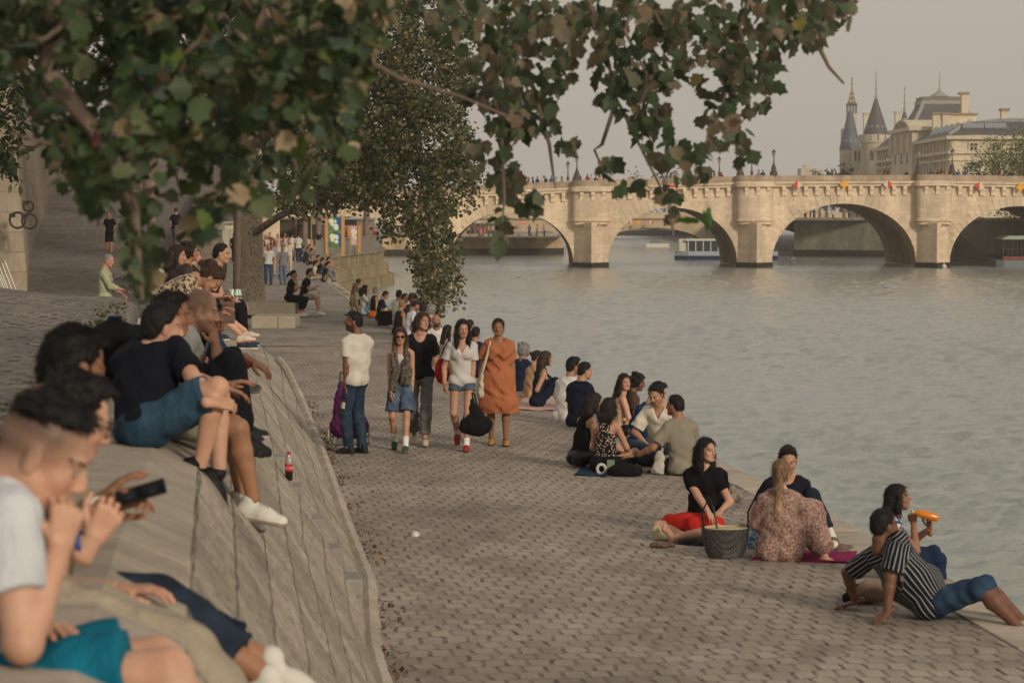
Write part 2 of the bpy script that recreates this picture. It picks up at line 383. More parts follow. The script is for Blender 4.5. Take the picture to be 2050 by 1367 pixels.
def hair_mesh(h, hs, kind, look, long=None, hn=None):
    """hair shell in the head frame; long: chains of (points, radii) in the head frame"""
    S = SDF(); th = {'short': .012, 'fade': .018, 'crop': .008, 'curly': .024, 'long': .014, 'pony': .009, 'bun': .01, 'bob': .02, 'cap': .012, 'quiff': .02, 'thick': .017}.get(kind, .012)
    ts = th if kind in ('long', 'curly', 'bob', 'cap') else .005 + th*.22
    S.ell((0, -.014 - (th-ts)*.2, .036), (.0765+ts, .096+ts, .088+th), .012)
    back = {'short': -.075, 'fade': .055, 'crop': -.06, 'quiff': -.04, 'thick': -.085}.get(kind, -.12)
    if kind not in ('fade',):
        S.ell((0, -.045, -.02), (.066+ts, .066+ts, .085), .02)
    for pts, rs in (long or []):
        for i in range(len(pts)-1): S.cone(pts[i], pts[i+1], rs[i], rs[i+1], .025)
    if kind in ('quiff', 'fade', 'thick'): S.ell((0, .034, .106), (.052, .044, .024), .025)
    if kind == 'curly':
        rr = random.Random(3)
        for i in range(34):
            a = rr.uniform(0, 6.28); zz = rr.uniform(-.08, .13); rad = .085*math.sqrt(max(.05, 1-((zz-.03)/.14)**2))
            px, py = rad*math.cos(a)*1.05, rad*math.sin(a)*1.1 - .02
            if py > .045 and zz < .075: continue
            S.ell((px, py, zz), (.03, .03, .03), .012)
    fh = look.get('line', .062)
    def post(f, X, Y, Z):
        jag = .006*np.sin(X*170 + 3*np.sin(Z*60)) + .004*np.sin(X*330 + Z*210)
        rx, top = (.060, fh + .006) if kind in ('long', 'bob', 'curly', 'pony', 'bun') else (.069, fh)
        ell = (1 - np.sqrt((X/rx)**2 + (np.minimum(Z - top + .085, Z*0 + 99)/.085)**2))*.07 + jag*.7
        ell = np.where(Z < top - .085, (rx - np.abs(X)) + jag*.5, ell)
        cut = np.minimum(ell, (Y + .005)*2.0)
        sd = np.minimum(Y - (.026 + .62*np.clip(Z - .015, 0, .2)) + jag*.6, (fh + .026) - Z)
        cut = np.maximum(cut, sd)
        edge = np.where((Z > -.13) & (Z < .16), np.minimum(cut, .05), -1); f = np.maximum(f, edge)
        if kind in ('short', 'fade', 'crop', 'quiff', 'pony', 'bun', 'thick'):
            lowf = back + np.clip((Y + .06)/.1, 0, 1)*(.045 - back if kind != 'fade' else .02) if kind not in ('pony', 'bun') else -.075 + np.clip((Y + .06)/.1, 0, 1)*.12
            zone = (Z < .09) & (np.abs(X) < .13) & (Y > -.15)
            cut2 = np.where(zone & (Y*0 + Z > -.14), lowf - Z, -1.0)
            if kind == 'pony' or kind == 'bun': cut2 = np.where(Y > -.1, cut2, -1.0)
            f = np.maximum(f, cut2); edge = np.maximum(edge, cut2)
            f = f + (.020 if kind == 'fade' else .015)*np.clip((edge + .035)/.035, 0, 1)**1.3
        amp = {'curly': .007, 'thick': .006, 'quiff': .005, 'fade': .004}.get(kind, .003)
        return f + amp*np.sin(X*90 + 2.5*np.sin(Z*38))*np.sin(Y*75 + 3*np.sin(Z*24 + X*20)) + .0016*np.sin(X*300 + Y*260 + 5*np.sin(Z*30))
    V, Q = S.mesh(h, post=post)
    C = np.tile(np.array(look['hairc']), (len(V), 1)); zz = V[:, 2:3]
    if look.get('tips') is not None:
        t = np.clip((-.05 - zz)/.25, 0, 1); C = C*(1-t) + t*np.array(look['tips'])
    if h <= .0055 and len(V):       # loose strands over the mass
        rng = np.random.default_rng(len(V)); lng = kind in ('long', 'pony', 'bob'); n = 1500 if lng else 1100
        fa, fb, fc, fd = (V[Q[:, i]] for i in range(4)); N = np.cross(fc - fa, fd - fb); N /= np.linalg.norm(N, axis=1)[:, None] + 1e-9; cen = (fa + fc)/2
        ix = rng.integers(0, len(Q), n); p0 = cen[ix]; nn = N[ix]
        flow = np.c_[p0[:, 0]*3, np.where(p0[:, 1] > .02, .5, -.3), np.full(n, -1.0)] if lng else np.c_[p0[:, 0]*6, np.where(p0[:, 2] > .07, .9, -.2), -np.clip(.09 - p0[:, 2], 0, .1)*12]
        flow += rng.normal(size=(n, 3))*.3; flow -= nn*(flow*nn).sum(1)[:, None]; flow /= np.linalg.norm(flow, axis=1)[:, None] + 1e-9
        L = rng.uniform(.03, .085, n)[:, None] if lng else rng.uniform(.016, .036, n)[:, None]; lift = rng.uniform(.0, .30 if kind in ('curly', 'thick', 'quiff') else .18, n)[:, None]
        sd = np.cross(flow, nn)*rng.uniform(.0009, .0019, n)[:, None]; a0 = p0 - nn*.002; a1 = p0 + flow*L*.5 + nn*(.002 + L*lift*.7); a2 = p0 + flow*L + nn*L*lift*.8
        SV = np.stack([a0 - sd, a0 + sd, a1 - sd, a1 + sd, a2 - sd*.3, a2 + sd*.3], 1).reshape(-1, 3); b = np.arange(n)[:, None]*6 + len(V)
        Q = np.concatenate([Q, np.concatenate([b + np.array([[0, 1, 3, 2]]), b + np.array([[2, 3, 5, 4]])])]); V = np.concatenate([V, SV]); C = np.concatenate([C, np.repeat(C[Q[ix, 0]]*rng.uniform(.6, 1.9, n)[:, None], 6, 0)])
    return V*hs, Q, C
def hand_mesh(h, s, side, curl, skin, spread=.06, thumb=.5, point=False):
    S = SDF(); cv = curl if isinstance(curl, (list, tuple)) else [curl]*4
    kx = (-.031, -.0105, .0105, .030); ky = (.086, .092, .089, .080); ln = (.072, .08, .075, .058)
    S.cone((0, -.05, 0), (0, .008, 0), .026, .021, .015, (1, 0, 0), 1.2)
    for i in range(4): S.cone((kx[i]*.55, .012, 0), (kx[i], ky[i], 0), .0135, .0115, .012)
    for i in range(4):
        p = np.array([kx[i], ky[i], 0.]); a = 0; az = (i-1.5)*spread
        for j, fr in enumerate((.44, .31, .25)):
            a += cv[i]*(.75 if j == 0 else 1.0)
            d = np.array([math.sin(az)*math.cos(a), math.cos(az)*math.cos(a), -math.sin(a)])
            q = p + d*ln[i]*fr; r0 = .0092 - .0008*j - (.001 if i == 3 else 0); S.cone(p, q, r0, r0 - .0009, .004); p = q
    p = np.array([-.02, .022, -.004]); dirs = [nv((-.78, .6, -.3)), nv((-.5 + .3*thumb, .8, -.35*thumb)), nv((-.28 + .5*thumb, .9, -.5*thumb))]
    for d, l, r0 in zip(dirs, (.042, .032, .026), (.0135, .0105, .0092)):
        q = p + d*l; S.cone(p, q, r0, r0-.0015, .008); p = q
    V, Q = S.mesh(h)
    sk = np.array(lin(skin)); C = np.tile(sk, (len(V), 1)); t = np.clip((V[:, 1]-.1)/.06, 0, 1)[:, None]; C = C*(1 - .15*t*np.array([.2, 1, 1]))
    V = V*s
    if side < 0: V = V*np.array([-1, 1, 1]); Q = Q[:, ::-1]
    return V, Q, C
def foot_sdf(): 
    S = SDF()
    S.cone((0, 0, .02), (0, -.015, -.05), .035, .034, .02).cone((0, -.03, -.055), (0, .09, -.062), .03, .03, .02, (1, 0, 0), 1.15).cone((0, .0, -.02), (.0, .1, -.058), .03, .022, .03, (1, 0, 0), 1.2)
    for i, x in enumerate((-.034, -.014, .004, .02, .034)): S.cone((x*.8, .09, -.066), (x, .155 - .006*i - (.0 if i else .0), -.07), .013, .0125 if i == 0 else .009, .006)
    return S
def shoe_mesh(h, s, col, sole, kind='sneaker', side=1):
    S = SDF()
    S.cone((0, -.048, -.045), (.0, .085, -.052), .036, .038, .02, (1, 0, 0), 1.12)
    S.cone((0, .06, -.055), (-.008*side, .155, -.062), .036, .026, .02, (1, 0, 0), 1.25)
    S.cone((0, -.03, -.03), (0, .06, -.035), .034, .026, .03)
    if kind != 'slip': S.cone((0, -.02, .01), (0, -.028, -.04), .042, .042, .02)
    S.cone((0, -.05, -.078), (-.006*side, .145, -.078), .037, .037, .01, (1, 0, 0), 1.16)
    V, Q = S.mesh(h, planes=[((0, 0, -.09), (0, 0, -1))])
    C = np.tile(np.array(lin(col)), (len(V), 1)); m = V[:, 2] < -.068; C[m] = lin(sole)
    lace = (np.abs(V[:, 0]) < .018) & (V[:, 1] > .02) & (V[:, 1] < .09) & (np.sin(V[:, 1]*420) > .2) & (V[:, 2] > -.04)
    C[lace] = np.array(lin(sole))*.8 + np.array(lin(col))*.2
    return V*s, Q, C

def person(label, root, face, H=1.72, vox=.012, fine=None, look=None, pose=None, top=None, bot=None, skirt=None, shoes=None, hair=None, group=None, socks=None, extra=None, hands=True):
    """root: world point under the hips; face: degrees clockwise seen from above (0 away from camera, 90 right, 180 to camera)"""
    look = dict(look or {}); pose = dict(pose or {}); sc = H/1.75; fine = fine or min(vox, .007)
    look.setdefault('skin', SKIN['light']); hairk = (hair or {}).get('kind', 'short'); hc = HAIR[(hair or {}).get('c', 'dark')]; look['hairc'] = hc
    if 'line' in (hair or {}): look['line'] = hair['line']
    if 'tips' in (hair or {}): look['tips'] = HAIR[hair['tips']]
    fem = look.get('fem', False); bw = look.get('build', 1.0)*(.9 if fem else 1.0)
    root = Vector(root); ang = -R(face); Rz = Matrix.Rotation(ang, 3, 'Z'); Rzi = Rz.transposed(); d0 = root.y
    def T(v, dflt=None):
        if v is None: return dflt
        if isinstance(v[0], str):
            w = W(v[1], v[2], d0 + (v[3] if len(v) > 3 else 0)); return np.array(Rzi @ (w - root))/sc
        return np.array(v, float)
    def D(v, dflt):
        if v is None: return nv(dflt)
        if isinstance(v[0], str): return nv(np.array(Rzi @ Vector(v[1:])))     # ('w', x, y, z): a world direction
        return nv(v)
    g = pose.get
    pel = T(g('pel'), np.array([0, 0, .93]))
    lean, side, twist, sl = g('lean', 0), g('side', 0), g('twist', 0), g('slouch', 0.02)
    if g('chest') is not None: axis = nv(T(g('chest')) - pel)
    else: axis = rotm((0, 1, 0), side) @ rotm((1, 0, 0), -lean) @ np.array([0, 0, 1.])
    rt = nv(rotm(axis, -twist) @ np.array([1., 0, 0])); rt = nv(rt - axis*(rt @ axis)); fw = np.cross(axis, rt)
    sw = (.15 if fem else .168)*look.get('sw', 1); hw = .09 if fem else .088
    tl = 1.0
    if g('chest') is not None: tl = min(1.05, max(.72, np.linalg.norm(T(g('chest')) - pel)/.545))
    mid = pel + axis*.25*tl - fw*sl; sc_ = pel + axis*.485*tl - fw*sl*.3
    nb = pel + axis*.545*tl + np.array([0, 0, .0]); shr = g('shrug', 0)
    hy, hp, hr = g('head', (0, 0, 0))
    Rh = rotm((0, 0, 1), -hy) @ rotm((1, 0, 0), -hp) @ rotm((0, 1, 0), hr)
    nd = nv(axis*.55 + np.array([0, 0, .55]) + Rh @ np.array([0, .22, .1]))
    hs = .965 if fem else 1.0; hs *= look.get('hs', 1)
    hcn = nb + nd*.10 + Rh @ np.array([0, .035, .075])*hs
    if g('headpos') is not None: hcn = T(g('headpos'))
    pr = rt if not g('hiptwist') else rt
    prt = nv(np.array([1., 0, 0]))
    hips = {q: pel + prt*q*hw for q in (-1, 1)}; shs = {q: sc_ + rt*q*sw + axis*(shr*.05 - .022) + fw*g('shfw', 0) for q in (-1, 1)}
    lu, lf, lt, ls = .29, .255, .43, .42
    J = {}
    for q, n in ((-1, 'l'), (1, 'r')):
        s = shs[q]
        tgt = T(g(n+'h')); pole = D(g(n+'ep'), np.array([q*.5, -1, -.15]))
        if tgt is None: tgt = s + np.array([q*.06, .03, -.52])
        el, wr = ik(s, tgt, lu, lf, pole)
        if g(n+'e') is not None: el = T(g(n+'e')); 
        at = T(g(n+'f')); 
        if at is None: at = np.array([q*.09, 0, .085])
        kn, an = ik(hips[q], at, lt, ls, D(g(n+'kp'), np.array([q*.15, 1, .3])))
        hd = D(g(n+'hd'), wr - el); hn = D(g(n+'hn'), np.cross(hd, np.array([0, -1, .2]))*1.0 if abs(hd[2]) > .8 else np.array([0, 0, 1.]))
        if g(n+'hn') is None and hd[2] < -.6: hn = np.array([q*.9, .45, 0])
        J[q] = dict(s=s, e=el, w=wr, hd=hd, hn=hn, h=hips[q], k=kn, a=an, c=g(n+'c', g('curl', .35)), fd=D(g(n+'fd'), np.array([q*.15, 1, 0])), fu=D(g(n+'fu'), (0, 0, 1)), th=g(n+'th', .5))
    belly = look.get('belly', 0)
    def torso(S, e, neck=True, k=.03):
        S.cone(hips[-1]*.8 + hips[1]*.2, hips[1]*.8 + hips[-1]*.2, .104*bw+e*.8, .104*bw+e*.8, k)
        S.cone(pel + axis*.02, mid, .1*bw+e*.8, ((.094 if fem else .101) + belly*.03)*bw+e, k, rt, (1.38 if not fem else 1.42))
        S.cone(mid, sc_ - axis*.06, (.094 + belly*.02)*bw+e, .106*bw+e, k, rt, 1.42 if not fem else 1.28)
        if belly: S.ell(pel + axis*.12 + fw*(.05+.02*belly), np.array((.12, .1, .13))*(.8 + .3*belly)*bw + e, .05)
        S.cone(sc_ - axis*.03 + rt*sw*.7, sc_ - axis*.03 - rt*sw*.7, .056*bw+e*.8, .056*bw+e*.8, .04)
        if fem:
            for q in (-1, 1): S.ell(sc_ - axis*.115 + fw*.072 + rt*q*.068, np.array((.052, .047, .056))*look.get('bust', 1) + e, .045)
        for q in (-1, 1):
            S.cone(nb + axis*.025, sc_ + rt*q*sw*.78 + axis*.012, .046*bw+e*.6, .04*bw+e*.8, .03)
            S.ell(hips[q]*1.0 - np.array([0, .05, 0.0]) , np.array((.074, .07, .088))*bw + e*.55, .04)
    def arm(S, q, e, t0=0, t1=2.0, k=.02, flare=0):
        j = J[q]; rs = (.052*bw, .043*bw, .041*bw, .026)
        if t1 <= 1:
            end = j['s']*(1-t1) + j['e']*t1; n = nv(j['e']-j['s'])
            S.cone(j['s'], j['s'] + (j['e']-j['s'])*(t1+.1), rs[0]+e, rs[0]+(rs[1]-rs[0])*t1+e+flare, k, cuts=[(end, n)])
        else:
            S.cone(j['s'], j['e'], rs[0]+e, rs[1]+e, k)
            fr = t1-1; end = j['e']*(1-fr) + j['w']*fr; n = nv(j['w']-j['e'])
            m = j['e'] + (j['w']-j['e'])*.3
            S.cone(j['e'], m, rs[1]+e*.9, rs[2]+e, k*.6, cuts=[(end, n)] if fr < .3 else [])
            if fr > .3: S.cone(m, j['w'], rs[2]+e, rs[3]+e, k*.6, cuts=[(end, n)])
    def leg(S, q, e, t1=2.0, k=.03, flare=0, r=None):
        j = J[q]; rs = r or (.083*bw, .056*bw, .052*bw, .035)
        if t1 <= 1:
            end = j['h']*(1-t1) + j['k']*t1; n = nv(j['k']-j['h'])
            S.cone(j['h'], j['h'] + (j['k']-j['h'])*(t1+.1), rs[0]+e, rs[0]+(rs[1]-rs[0])*t1+e+flare, k, cuts=[(end, n)])
        else:
            S.cone(j['h'], j['k'], rs[0]+e, rs[1]+e+flare*.5, k)
            fr = t1-1; end = j['k']*(1-fr) + j['a']*fr; n = nv(j['a']-j['k']); m = j['k'] + (j['a']-j['k'])*.3
            bk = nv(np.cross(np.cross(nv(j['k']-j['h']) + 1e-3, n), n)) if np.linalg.norm(np.cross(nv(j['k']-j['h']), n)) > .15 else -np.array(j['fd'])
            S.cone(j['k'], m, rs[1]+e+flare*.6, rs[2]+e+flare, k*.6, cuts=[(end, n)] if fr < .3 else [])
            if fr > .3: S.cone(m, j['a'], rs[2]+e+flare, rs[3]+e+flare*1.3, k*.6, cuts=[(end, n)])
    # ---------------- body: one skin
    S = SDF(); torso(S, 0)
    S.cone(nb - axis*.03, hcn + Rh @ np.array([0, -.045, -.10])*hs, .062 if not fem else .052, .06 if not fem else .05, .03)
    for q in (-1, 1):
        arm(S, q, 0); leg(S, q, 0)
        j = J[q]; n = nv(j['a']-j['k']); bkv = nv(np.array(j['k']) - (j['h'] + j['a'])/2); 
        cv = -bkv if np.linalg.norm(j['k'] - (j['h']+j['a'])/2) > .02 else -np.array(j['fd'])
        cv = nv(cv - n*(cv @ n)); c0 = j['k'] + (j['a']-j['k'])*.3 + cv*.018
        S.cone(j['k'] + (j['a']-j['k'])*.12 + cv*.008, c0, .048*bw, .05*bw, .02); S.cone(c0, j['a'] - n*.14 + cv*.002, .05*bw, .033*bw, .02)
    V, Q = S.mesh(vox/sc)
    skc = np.array(lin(look['skin'])); Vs, Qs, Cs = [V], [Q], [np.tile(skc, (len(V), 1))]
    def append(v, q, c, Rm, o):
        b = sum(len(x) for x in Vs); Vs.append(v @ np.asarray(Rm).T + o); Qs.append(q + b); Cs.append(c)
    v, q_, c = head_mesh(fine, hs, look, g('gaze', (0, 0))); append(v, q_, c, Rh, hcn)
    if hands:
        for q in (-1, 1):
            j = J[q]; v, q_, c = hand_mesh(min(fine, .0055) if vox < .015 else .008, .93 if fem else 1.0, q, j['c'], look['skin'], g('spread', .06), j['th'])
            append(v, q_, c, frame(j['hd'], j['hn']), j['w'])
    for q in (-1, 1):
        if shoes is None or shoes.get('kind') == 'sandal':
            v, q_ = foot_sdf().mesh(min(fine, .007)); c = np.tile(skc, (len(v), 1))
            if q > 0: v = v*np.array([1, 1, 1])
            else: v = v*np.array([-1, 1, 1]); q_ = q_[:, ::-1]
            append(v*(.92 if fem else 1), q_, c, frame(J[q]['fd'], J[q]['fu']), J[q]['a'])
    Mw = np.array(Rz)*sc
    def put(name, Vx, Qx, m, parent=None, attrs=None):
        me = mesh_np(name, (np.asarray(Vx) @ Mw.T), Qx, m, True, attrs); return link(name, me, parent)
    ob = put('person', np.concatenate(Vs), np.concatenate(Qs), SKINM, None, {'Col': np.concatenate(Cs)}); ob.location = root
    tag(ob, label, 'person', group)
    # ---------------- clothes
    rnd = random.Random(hash(label) & 0xffff); ph = [rnd.uniform(0, 6) for _ in range(6)]
    def folds(amp):
        def post(f, X, Y, Z):
            return f + amp*2.3*(np.sin(X*31 + 2*np.sin(Z*17+ph[0]) + ph[1])*np.sin(Z*26 + 2*np.sin(Y*15+ph[2])+ph[3]) + .6*np.sin(Y*40 + Z*33 + 3*np.sin(X*12+ph[4])))
        return post
    def pat(V):
        rel = V - pel; a, b, c = rel @ rt, rel @ fw, rel @ axis; u = np.arctan2(a/1.35, b)*.15
        u = np.where(c > .455*tl, c, u)
        for q in (-1, 1):
            j = J[q]; ab = j['e'] - j['s']; L = np.linalg.norm(ab); n = ab/L; r_ = V - j['s']; t = r_ @ n; w = r_ - t[:, None]*n; e1 = nv(np.cross(n, axis)); e2 = np.cross(n, e1)
            m = (t > .02) & (np.linalg.norm(w, axis=1) < .1); u = np.where(m, np.arctan2(w @ e1, w @ e2)*.065, u)
        return np.c_[u, b, c]
    if top:
        e = top.get('fit', .016); S = SDF(); torso(S, e)
        if top.get('hem', -.06) < .03: S.cone(hips[-1], hips[1], .088*bw+e*.7, .088*bw+e*.7, .03)
        for q in (-1, 1):
            if top.get('sl', .55) > 0: arm(S, q, e*.6 + .004, 0, top.get('sl', .55), .03, top.get('flare', .008))
        hem = top.get('hem', -.06); pl = []
        hemdir = axis if not top.get('hemup') else np.array([0, 0, 1.])
        if not top.get('dress'): pl.append((pel + axis*hem, -axis))
        nk = top.get('neck', .03); ns = nv(axis*.8 + fw*.6)
        pl.append((nb + axis*(.035 - nk*.3), nv(axis*.93 - fw*.1)))
        if nk > .02:
            def neckpost(f, X, Y, Z, _fd=folds(top.get('fold', .0022))):
                f = _fd(f, X, Y, Z); rx, ry, rz = X-nb[0], Y-nb[1], Z-nb[2]
                a = rx*rt[0] + ry*rt[1] + rz*rt[2]; b = rx*axis[0] + ry*axis[1] + rz*axis[2]; c2 = rx*fw[0] + ry*fw[1] + rz*fw[2]
                w = top.get('nw', .075)
                if top.get('v'): cut = w*np.clip((b+nk+.02)/(nk+.02), 0, 1.3) - np.abs(a)
                else: cut = (1 - np.sqrt((a/w)**2 + (np.minimum(b-.02, 0)/(nk+.02))**2))*w
                cut = np.where((c2 > -.03) & (b > -nk-.03), cut, -1)
                if top.get('sl', .55) <= 0:       # tank: open shoulders outside the straps
                    o = np.abs(a) - top.get('strap', .11); cut = np.maximum(cut, np.where(b > -.16, o, -1)); 
                    if top.get('strapless'): cut = np.maximum(cut, b + .17)
                return np.maximum(f, cut)
            post = neckpost
        else: post = folds(top.get('fold', .0022))
        if top.get('dress') or skirt and skirt.get('one'):
            sk = skirt
            for q in (-1, 1):
                j = J[q]; end = j['h'] + (j['k']-j['h'])*min(1, sk['ln']) + ((j['a']-j['k'])*(sk['ln']-1) if sk['ln'] > 1 else 0)
                if sk['ln'] > 1:
                    S.cone(j['h'], j['k'], .1*bw+e, sk.get('w', .1)*bw, .07); S.cone(j['k'], end, sk.get('w', .1)*bw, sk.get('w', .1)*bw, .07)
                else: S.cone(j['h'], end, .1*bw+e, sk.get('w', .1)*bw, .07)
                if 'z' in sk: S.cone(end, end - np.array([0, 0, .15]), sk.get('w', .1)*bw, sk.get('w', .1)*bw, .05)
            S.cone(pel, (J[1]['k']+J[-1]['k'])/2*min(1, sk['ln']) + pel*(1-min(1, sk['ln'])), .11, sk.get('w', .1)*1.0, .08)
            if 'z' in sk: S.cone(pel, pel + np.array([0, 0, sk['z'] - .1]), .12, sk.get('w', .1)*1.1, .1)
            pl.append((pel + np.array([0, 0, sk['z']]), np.array([0, 0, -1.]))) if 'z' in sk else None
        V, Q = S.mesh(vox/sc, planes=pl, post=post)
        put(top.get('name', 'shirt'), V, Q, top['m'], ob, {'pat': pat(V)})
    if bot:
        e = bot.get('fit', .008); S = SDF(); wc = [(pel + axis*bot.get('rise', .07), axis)]
        S.cone(hips[-1]*.8 + hips[1]*.2, hips[1]*.8 + hips[-1]*.2, .108*bw+e, .108*bw+e, .03, cuts=wc)
        S.cone(pel + axis*.0, pel + axis*.12, .103*bw+e, .096*bw+e*.6, .03, rt, 1.38, cuts=wc)
        for q in (-1, 1):
            S.ell(hips[q] - np.array([0, .05, 0.01]), np.array((.074, .07, .085))*bw + e, .03)
            leg(S, q, e+.002, bot.get('ln', 2.0)*.985, .035, bot.get('flare', .01))
        V, Q = S.mesh(vox/sc, post=folds(bot.get('fold', .0026)))
        put(bot.get('name', 'trousers'), V, Q, bot['m'], ob, {'pat': pat(V)})
    if skirt and not (top and (top.get('dress') or skirt.get('one'))):
        S = SDF(); e = .014
        S.cone(hips[-1]*.8 + hips[1]*.2, hips[1]*.8 + hips[-1]*.2, .108*bw+e, .108*bw+e, .03); S.cone(pel, pel + axis*.12, .103*bw+e, .1*bw+e, .03, rt, 1.38)
        for q in (-1, 1):
            j = J[q]; S.ell(hips[q] - np.array([0, .055, 0.0]), np.array((.084, .08, .095))*bw + e, .03)
            l = skirt['ln']; end = j['h'] + (j['k']-j['h'])*min(1, l)
            S.cone(j['h'], end, .1*bw+e, skirt.get('w', .1), .07)
            if l > 1: S.cone(j['k'], j['k'] + (j['a']-j['k'])*(l-1), skirt.get('w', .1), skirt.get('w', .1)*.8, .06)
        S.cone(pel, (J[1]['k']+J[-1]['k'])/2*min(1, skirt['ln']) + pel*(1-min(1, skirt['ln'])), .1, skirt.get('w', .1)*.9, .09)
        V, Q = S.mesh(vox/sc, planes=[(pel + axis*.1, axis)], post=folds(.0035))
        put('skirt', V, Q, skirt['m'], ob, {'pat': pat(V)})
    for q in (-1, 1):
        if shoes:
            v, q_, c = shoe_mesh(.006 if vox < .015 else .011, (.92 if fem else 1.0)*shoes.get('s', 1), shoes['c'], shoes.get('sole', '#c8c4b8'), shoes.get('kind', 'sneaker'), q)
            v = v @ frame(J[q]['fd'], J[q]['fu']).T + J[q]['a']; put('shoe', v, q_, SHOEM, ob, {'Col': c})
        if socks:
            S = SDF(); j = J[q]; n = nv(j['k']-j['a']); S.cone(j['a'] - n*.02, j['a'] + n*socks.get('ln', .1), .041, .046, .01, cuts=[(j['a'] + n*socks.get('ln', .1), n)])
            v, q_ = S.mesh(.008); put('sock', v, q_, cloth(socks['c']), ob)
    if hair and hairk not in ('bald', 'buzz'):
        long = []
        Rhi = Rh.T
        def toh(p): return (Rhi @ (np.asarray(p) - hcn))/hs
        for chain, rs in hair.get('chains', []): long.append(([np.array(p, float) for p in chain], rs))
        if hairk in ('long',):
            dn = Rhi @ np.array([0, 0, -1.]); Lh = hair.get('ln', .32); bk = Rhi @ nv(-fw + 0*axis)
            w = hair.get('w', 1.0)
            for x in (-.055, -.02, .02, .055):
                p0 = np.array([x, -.075, .0]); long.append(([p0, p0 + dn*.1 + bk*.015, p0 + dn*Lh*.6 + bk*(.045 if Lh > .2 else .02) + np.array([x*.4, 0, 0]), p0 + dn*Lh + bk*.05], [.04*w, .045*w, .04*w, .02*w]))
            for q in (-1, 1):
                if hair.get('front', 1): long.append(([np.array([q*.075, .01, .03]), np.array([q*.085, .0, -.05]), np.array([q*.085, -.01, 0]) + dn*.17*hair.get('front', 1), np.array([q*.085, .015, 0]) + dn*min(Lh, .32)*hair.get('front', 1)], [.022, .026*w, .03*w, .016]))
        if hairk == 'pony':
            dn = Rhi @ np.array([0, 0, -1.]); Lh = hair.get('ln', .3); bk = Rhi @ (-fw)
            p0 = np.array([0, -.105, hair.get('pz', .02)]); long.append(([p0, p0 + np.array([0, -.03, -.01]), p0 + dn*Lh*.3 + bk*.07, p0 + dn*Lh*.65 + bk*.11, p0 + dn*Lh + bk*.12], [.022, .03, .034, .03, .012]))
        if hairk == 'bun': long.append(([np.array([0, -.11, .05]), np.array([0, -.135, .055])], [.04, .036]))
        v, q_, c = hair_mesh(max(fine*.9, .0045), hs, hairk, look, long); v = v @ Rh.T + hcn; put('hair', v, q_, HAIRM, ob, {'Col': c})
    info = dict(J=J, pel=pel, nb=nb, head=hcn, Rh=Rh, axis=axis, rt=rt, fw=fw, sc_=sc_)
    def world(p): return root + Rz @ (Vector(p)*sc)
    info['world'] = world; info['ob'] = ob; info['Rz'] = Rz; info['sc'] = sc
    return info
def attach(info, name, mesh_builder, m):
    """a small worn piece (glasses, watch, strap) in the person's local frame"""
    me = mesh_builder.mesh(name, m, True)
    M3 = info['Rz'].to_4x4() @ Matrix.Scale(info['sc'], 4); me.transform(M3); return link(name, me, info['ob'])
# ------------------------------------------------------------------ the quay: profile lines along the river (functions of the distance y)
KY = [-5, 2, 10, 16.6, 26.8, 38.8, 56.6, 81, 111, 130]
KX = [5.4, 4.85, 4.25, 3.62, 2.6, .72, -2.2, -5.3, -8.7, -11]       # inner line of the kerb
def kerb_x(y): return interp(y, KY, KX)
def toe_x(y): return interp(y, [-5, 11, 17, 20, 23.6, 31.6, 40, 47, 57, 62], [1.0, -.33, -.98, -1.18, -1.61, -2.51, -3.5, -4.36, -5.75, -6.5])
def ledge_x(y): return -1.80 - .124*(y - 12)
def ledge_z(y): return interp(y, [0, 5, 12, 20, 29, 36, 44, 52, 58], [2.2, 2.1, 1.9, 1.85, 1.83, 1.5, .9, .3, .02])
def terr_z(x, y):
    """ground on the landward side: terrace, dip behind its crest, ramp up to the street"""
    c = interp(y, [0, 12, 20, 29, 34, 40, 48, 60, 70, 85, 103, 140, 180, 230, 300], [2.35, 2.12, 2.12, 2.12, 1.75, 1.0, .45, .3, .4, .8, 1.5, 4.0, 7.0, 9.5, 9.8])
    lat = ledge_x(y) - x
    k = min(1, max(0, lat/.9)); k = k*k*(3 - 2*k)
    if y < 62: return ledge_z(y)*(1-k) + c*k + .03*max(0, min(lat, 8) - 1)*(1 if y < 34 else max(0, 1-(y-34)/10))
    rx = ramp_x(y)
    k = min(1, max(0, (rx + .3 - x)/(3.0 if y < 92 else .5))); return c*k
def ramp_x(y): return interp(y, [62, 85, 100, 300], [-8.6, -11.8, -13.2, -34])
WATER = -2.9

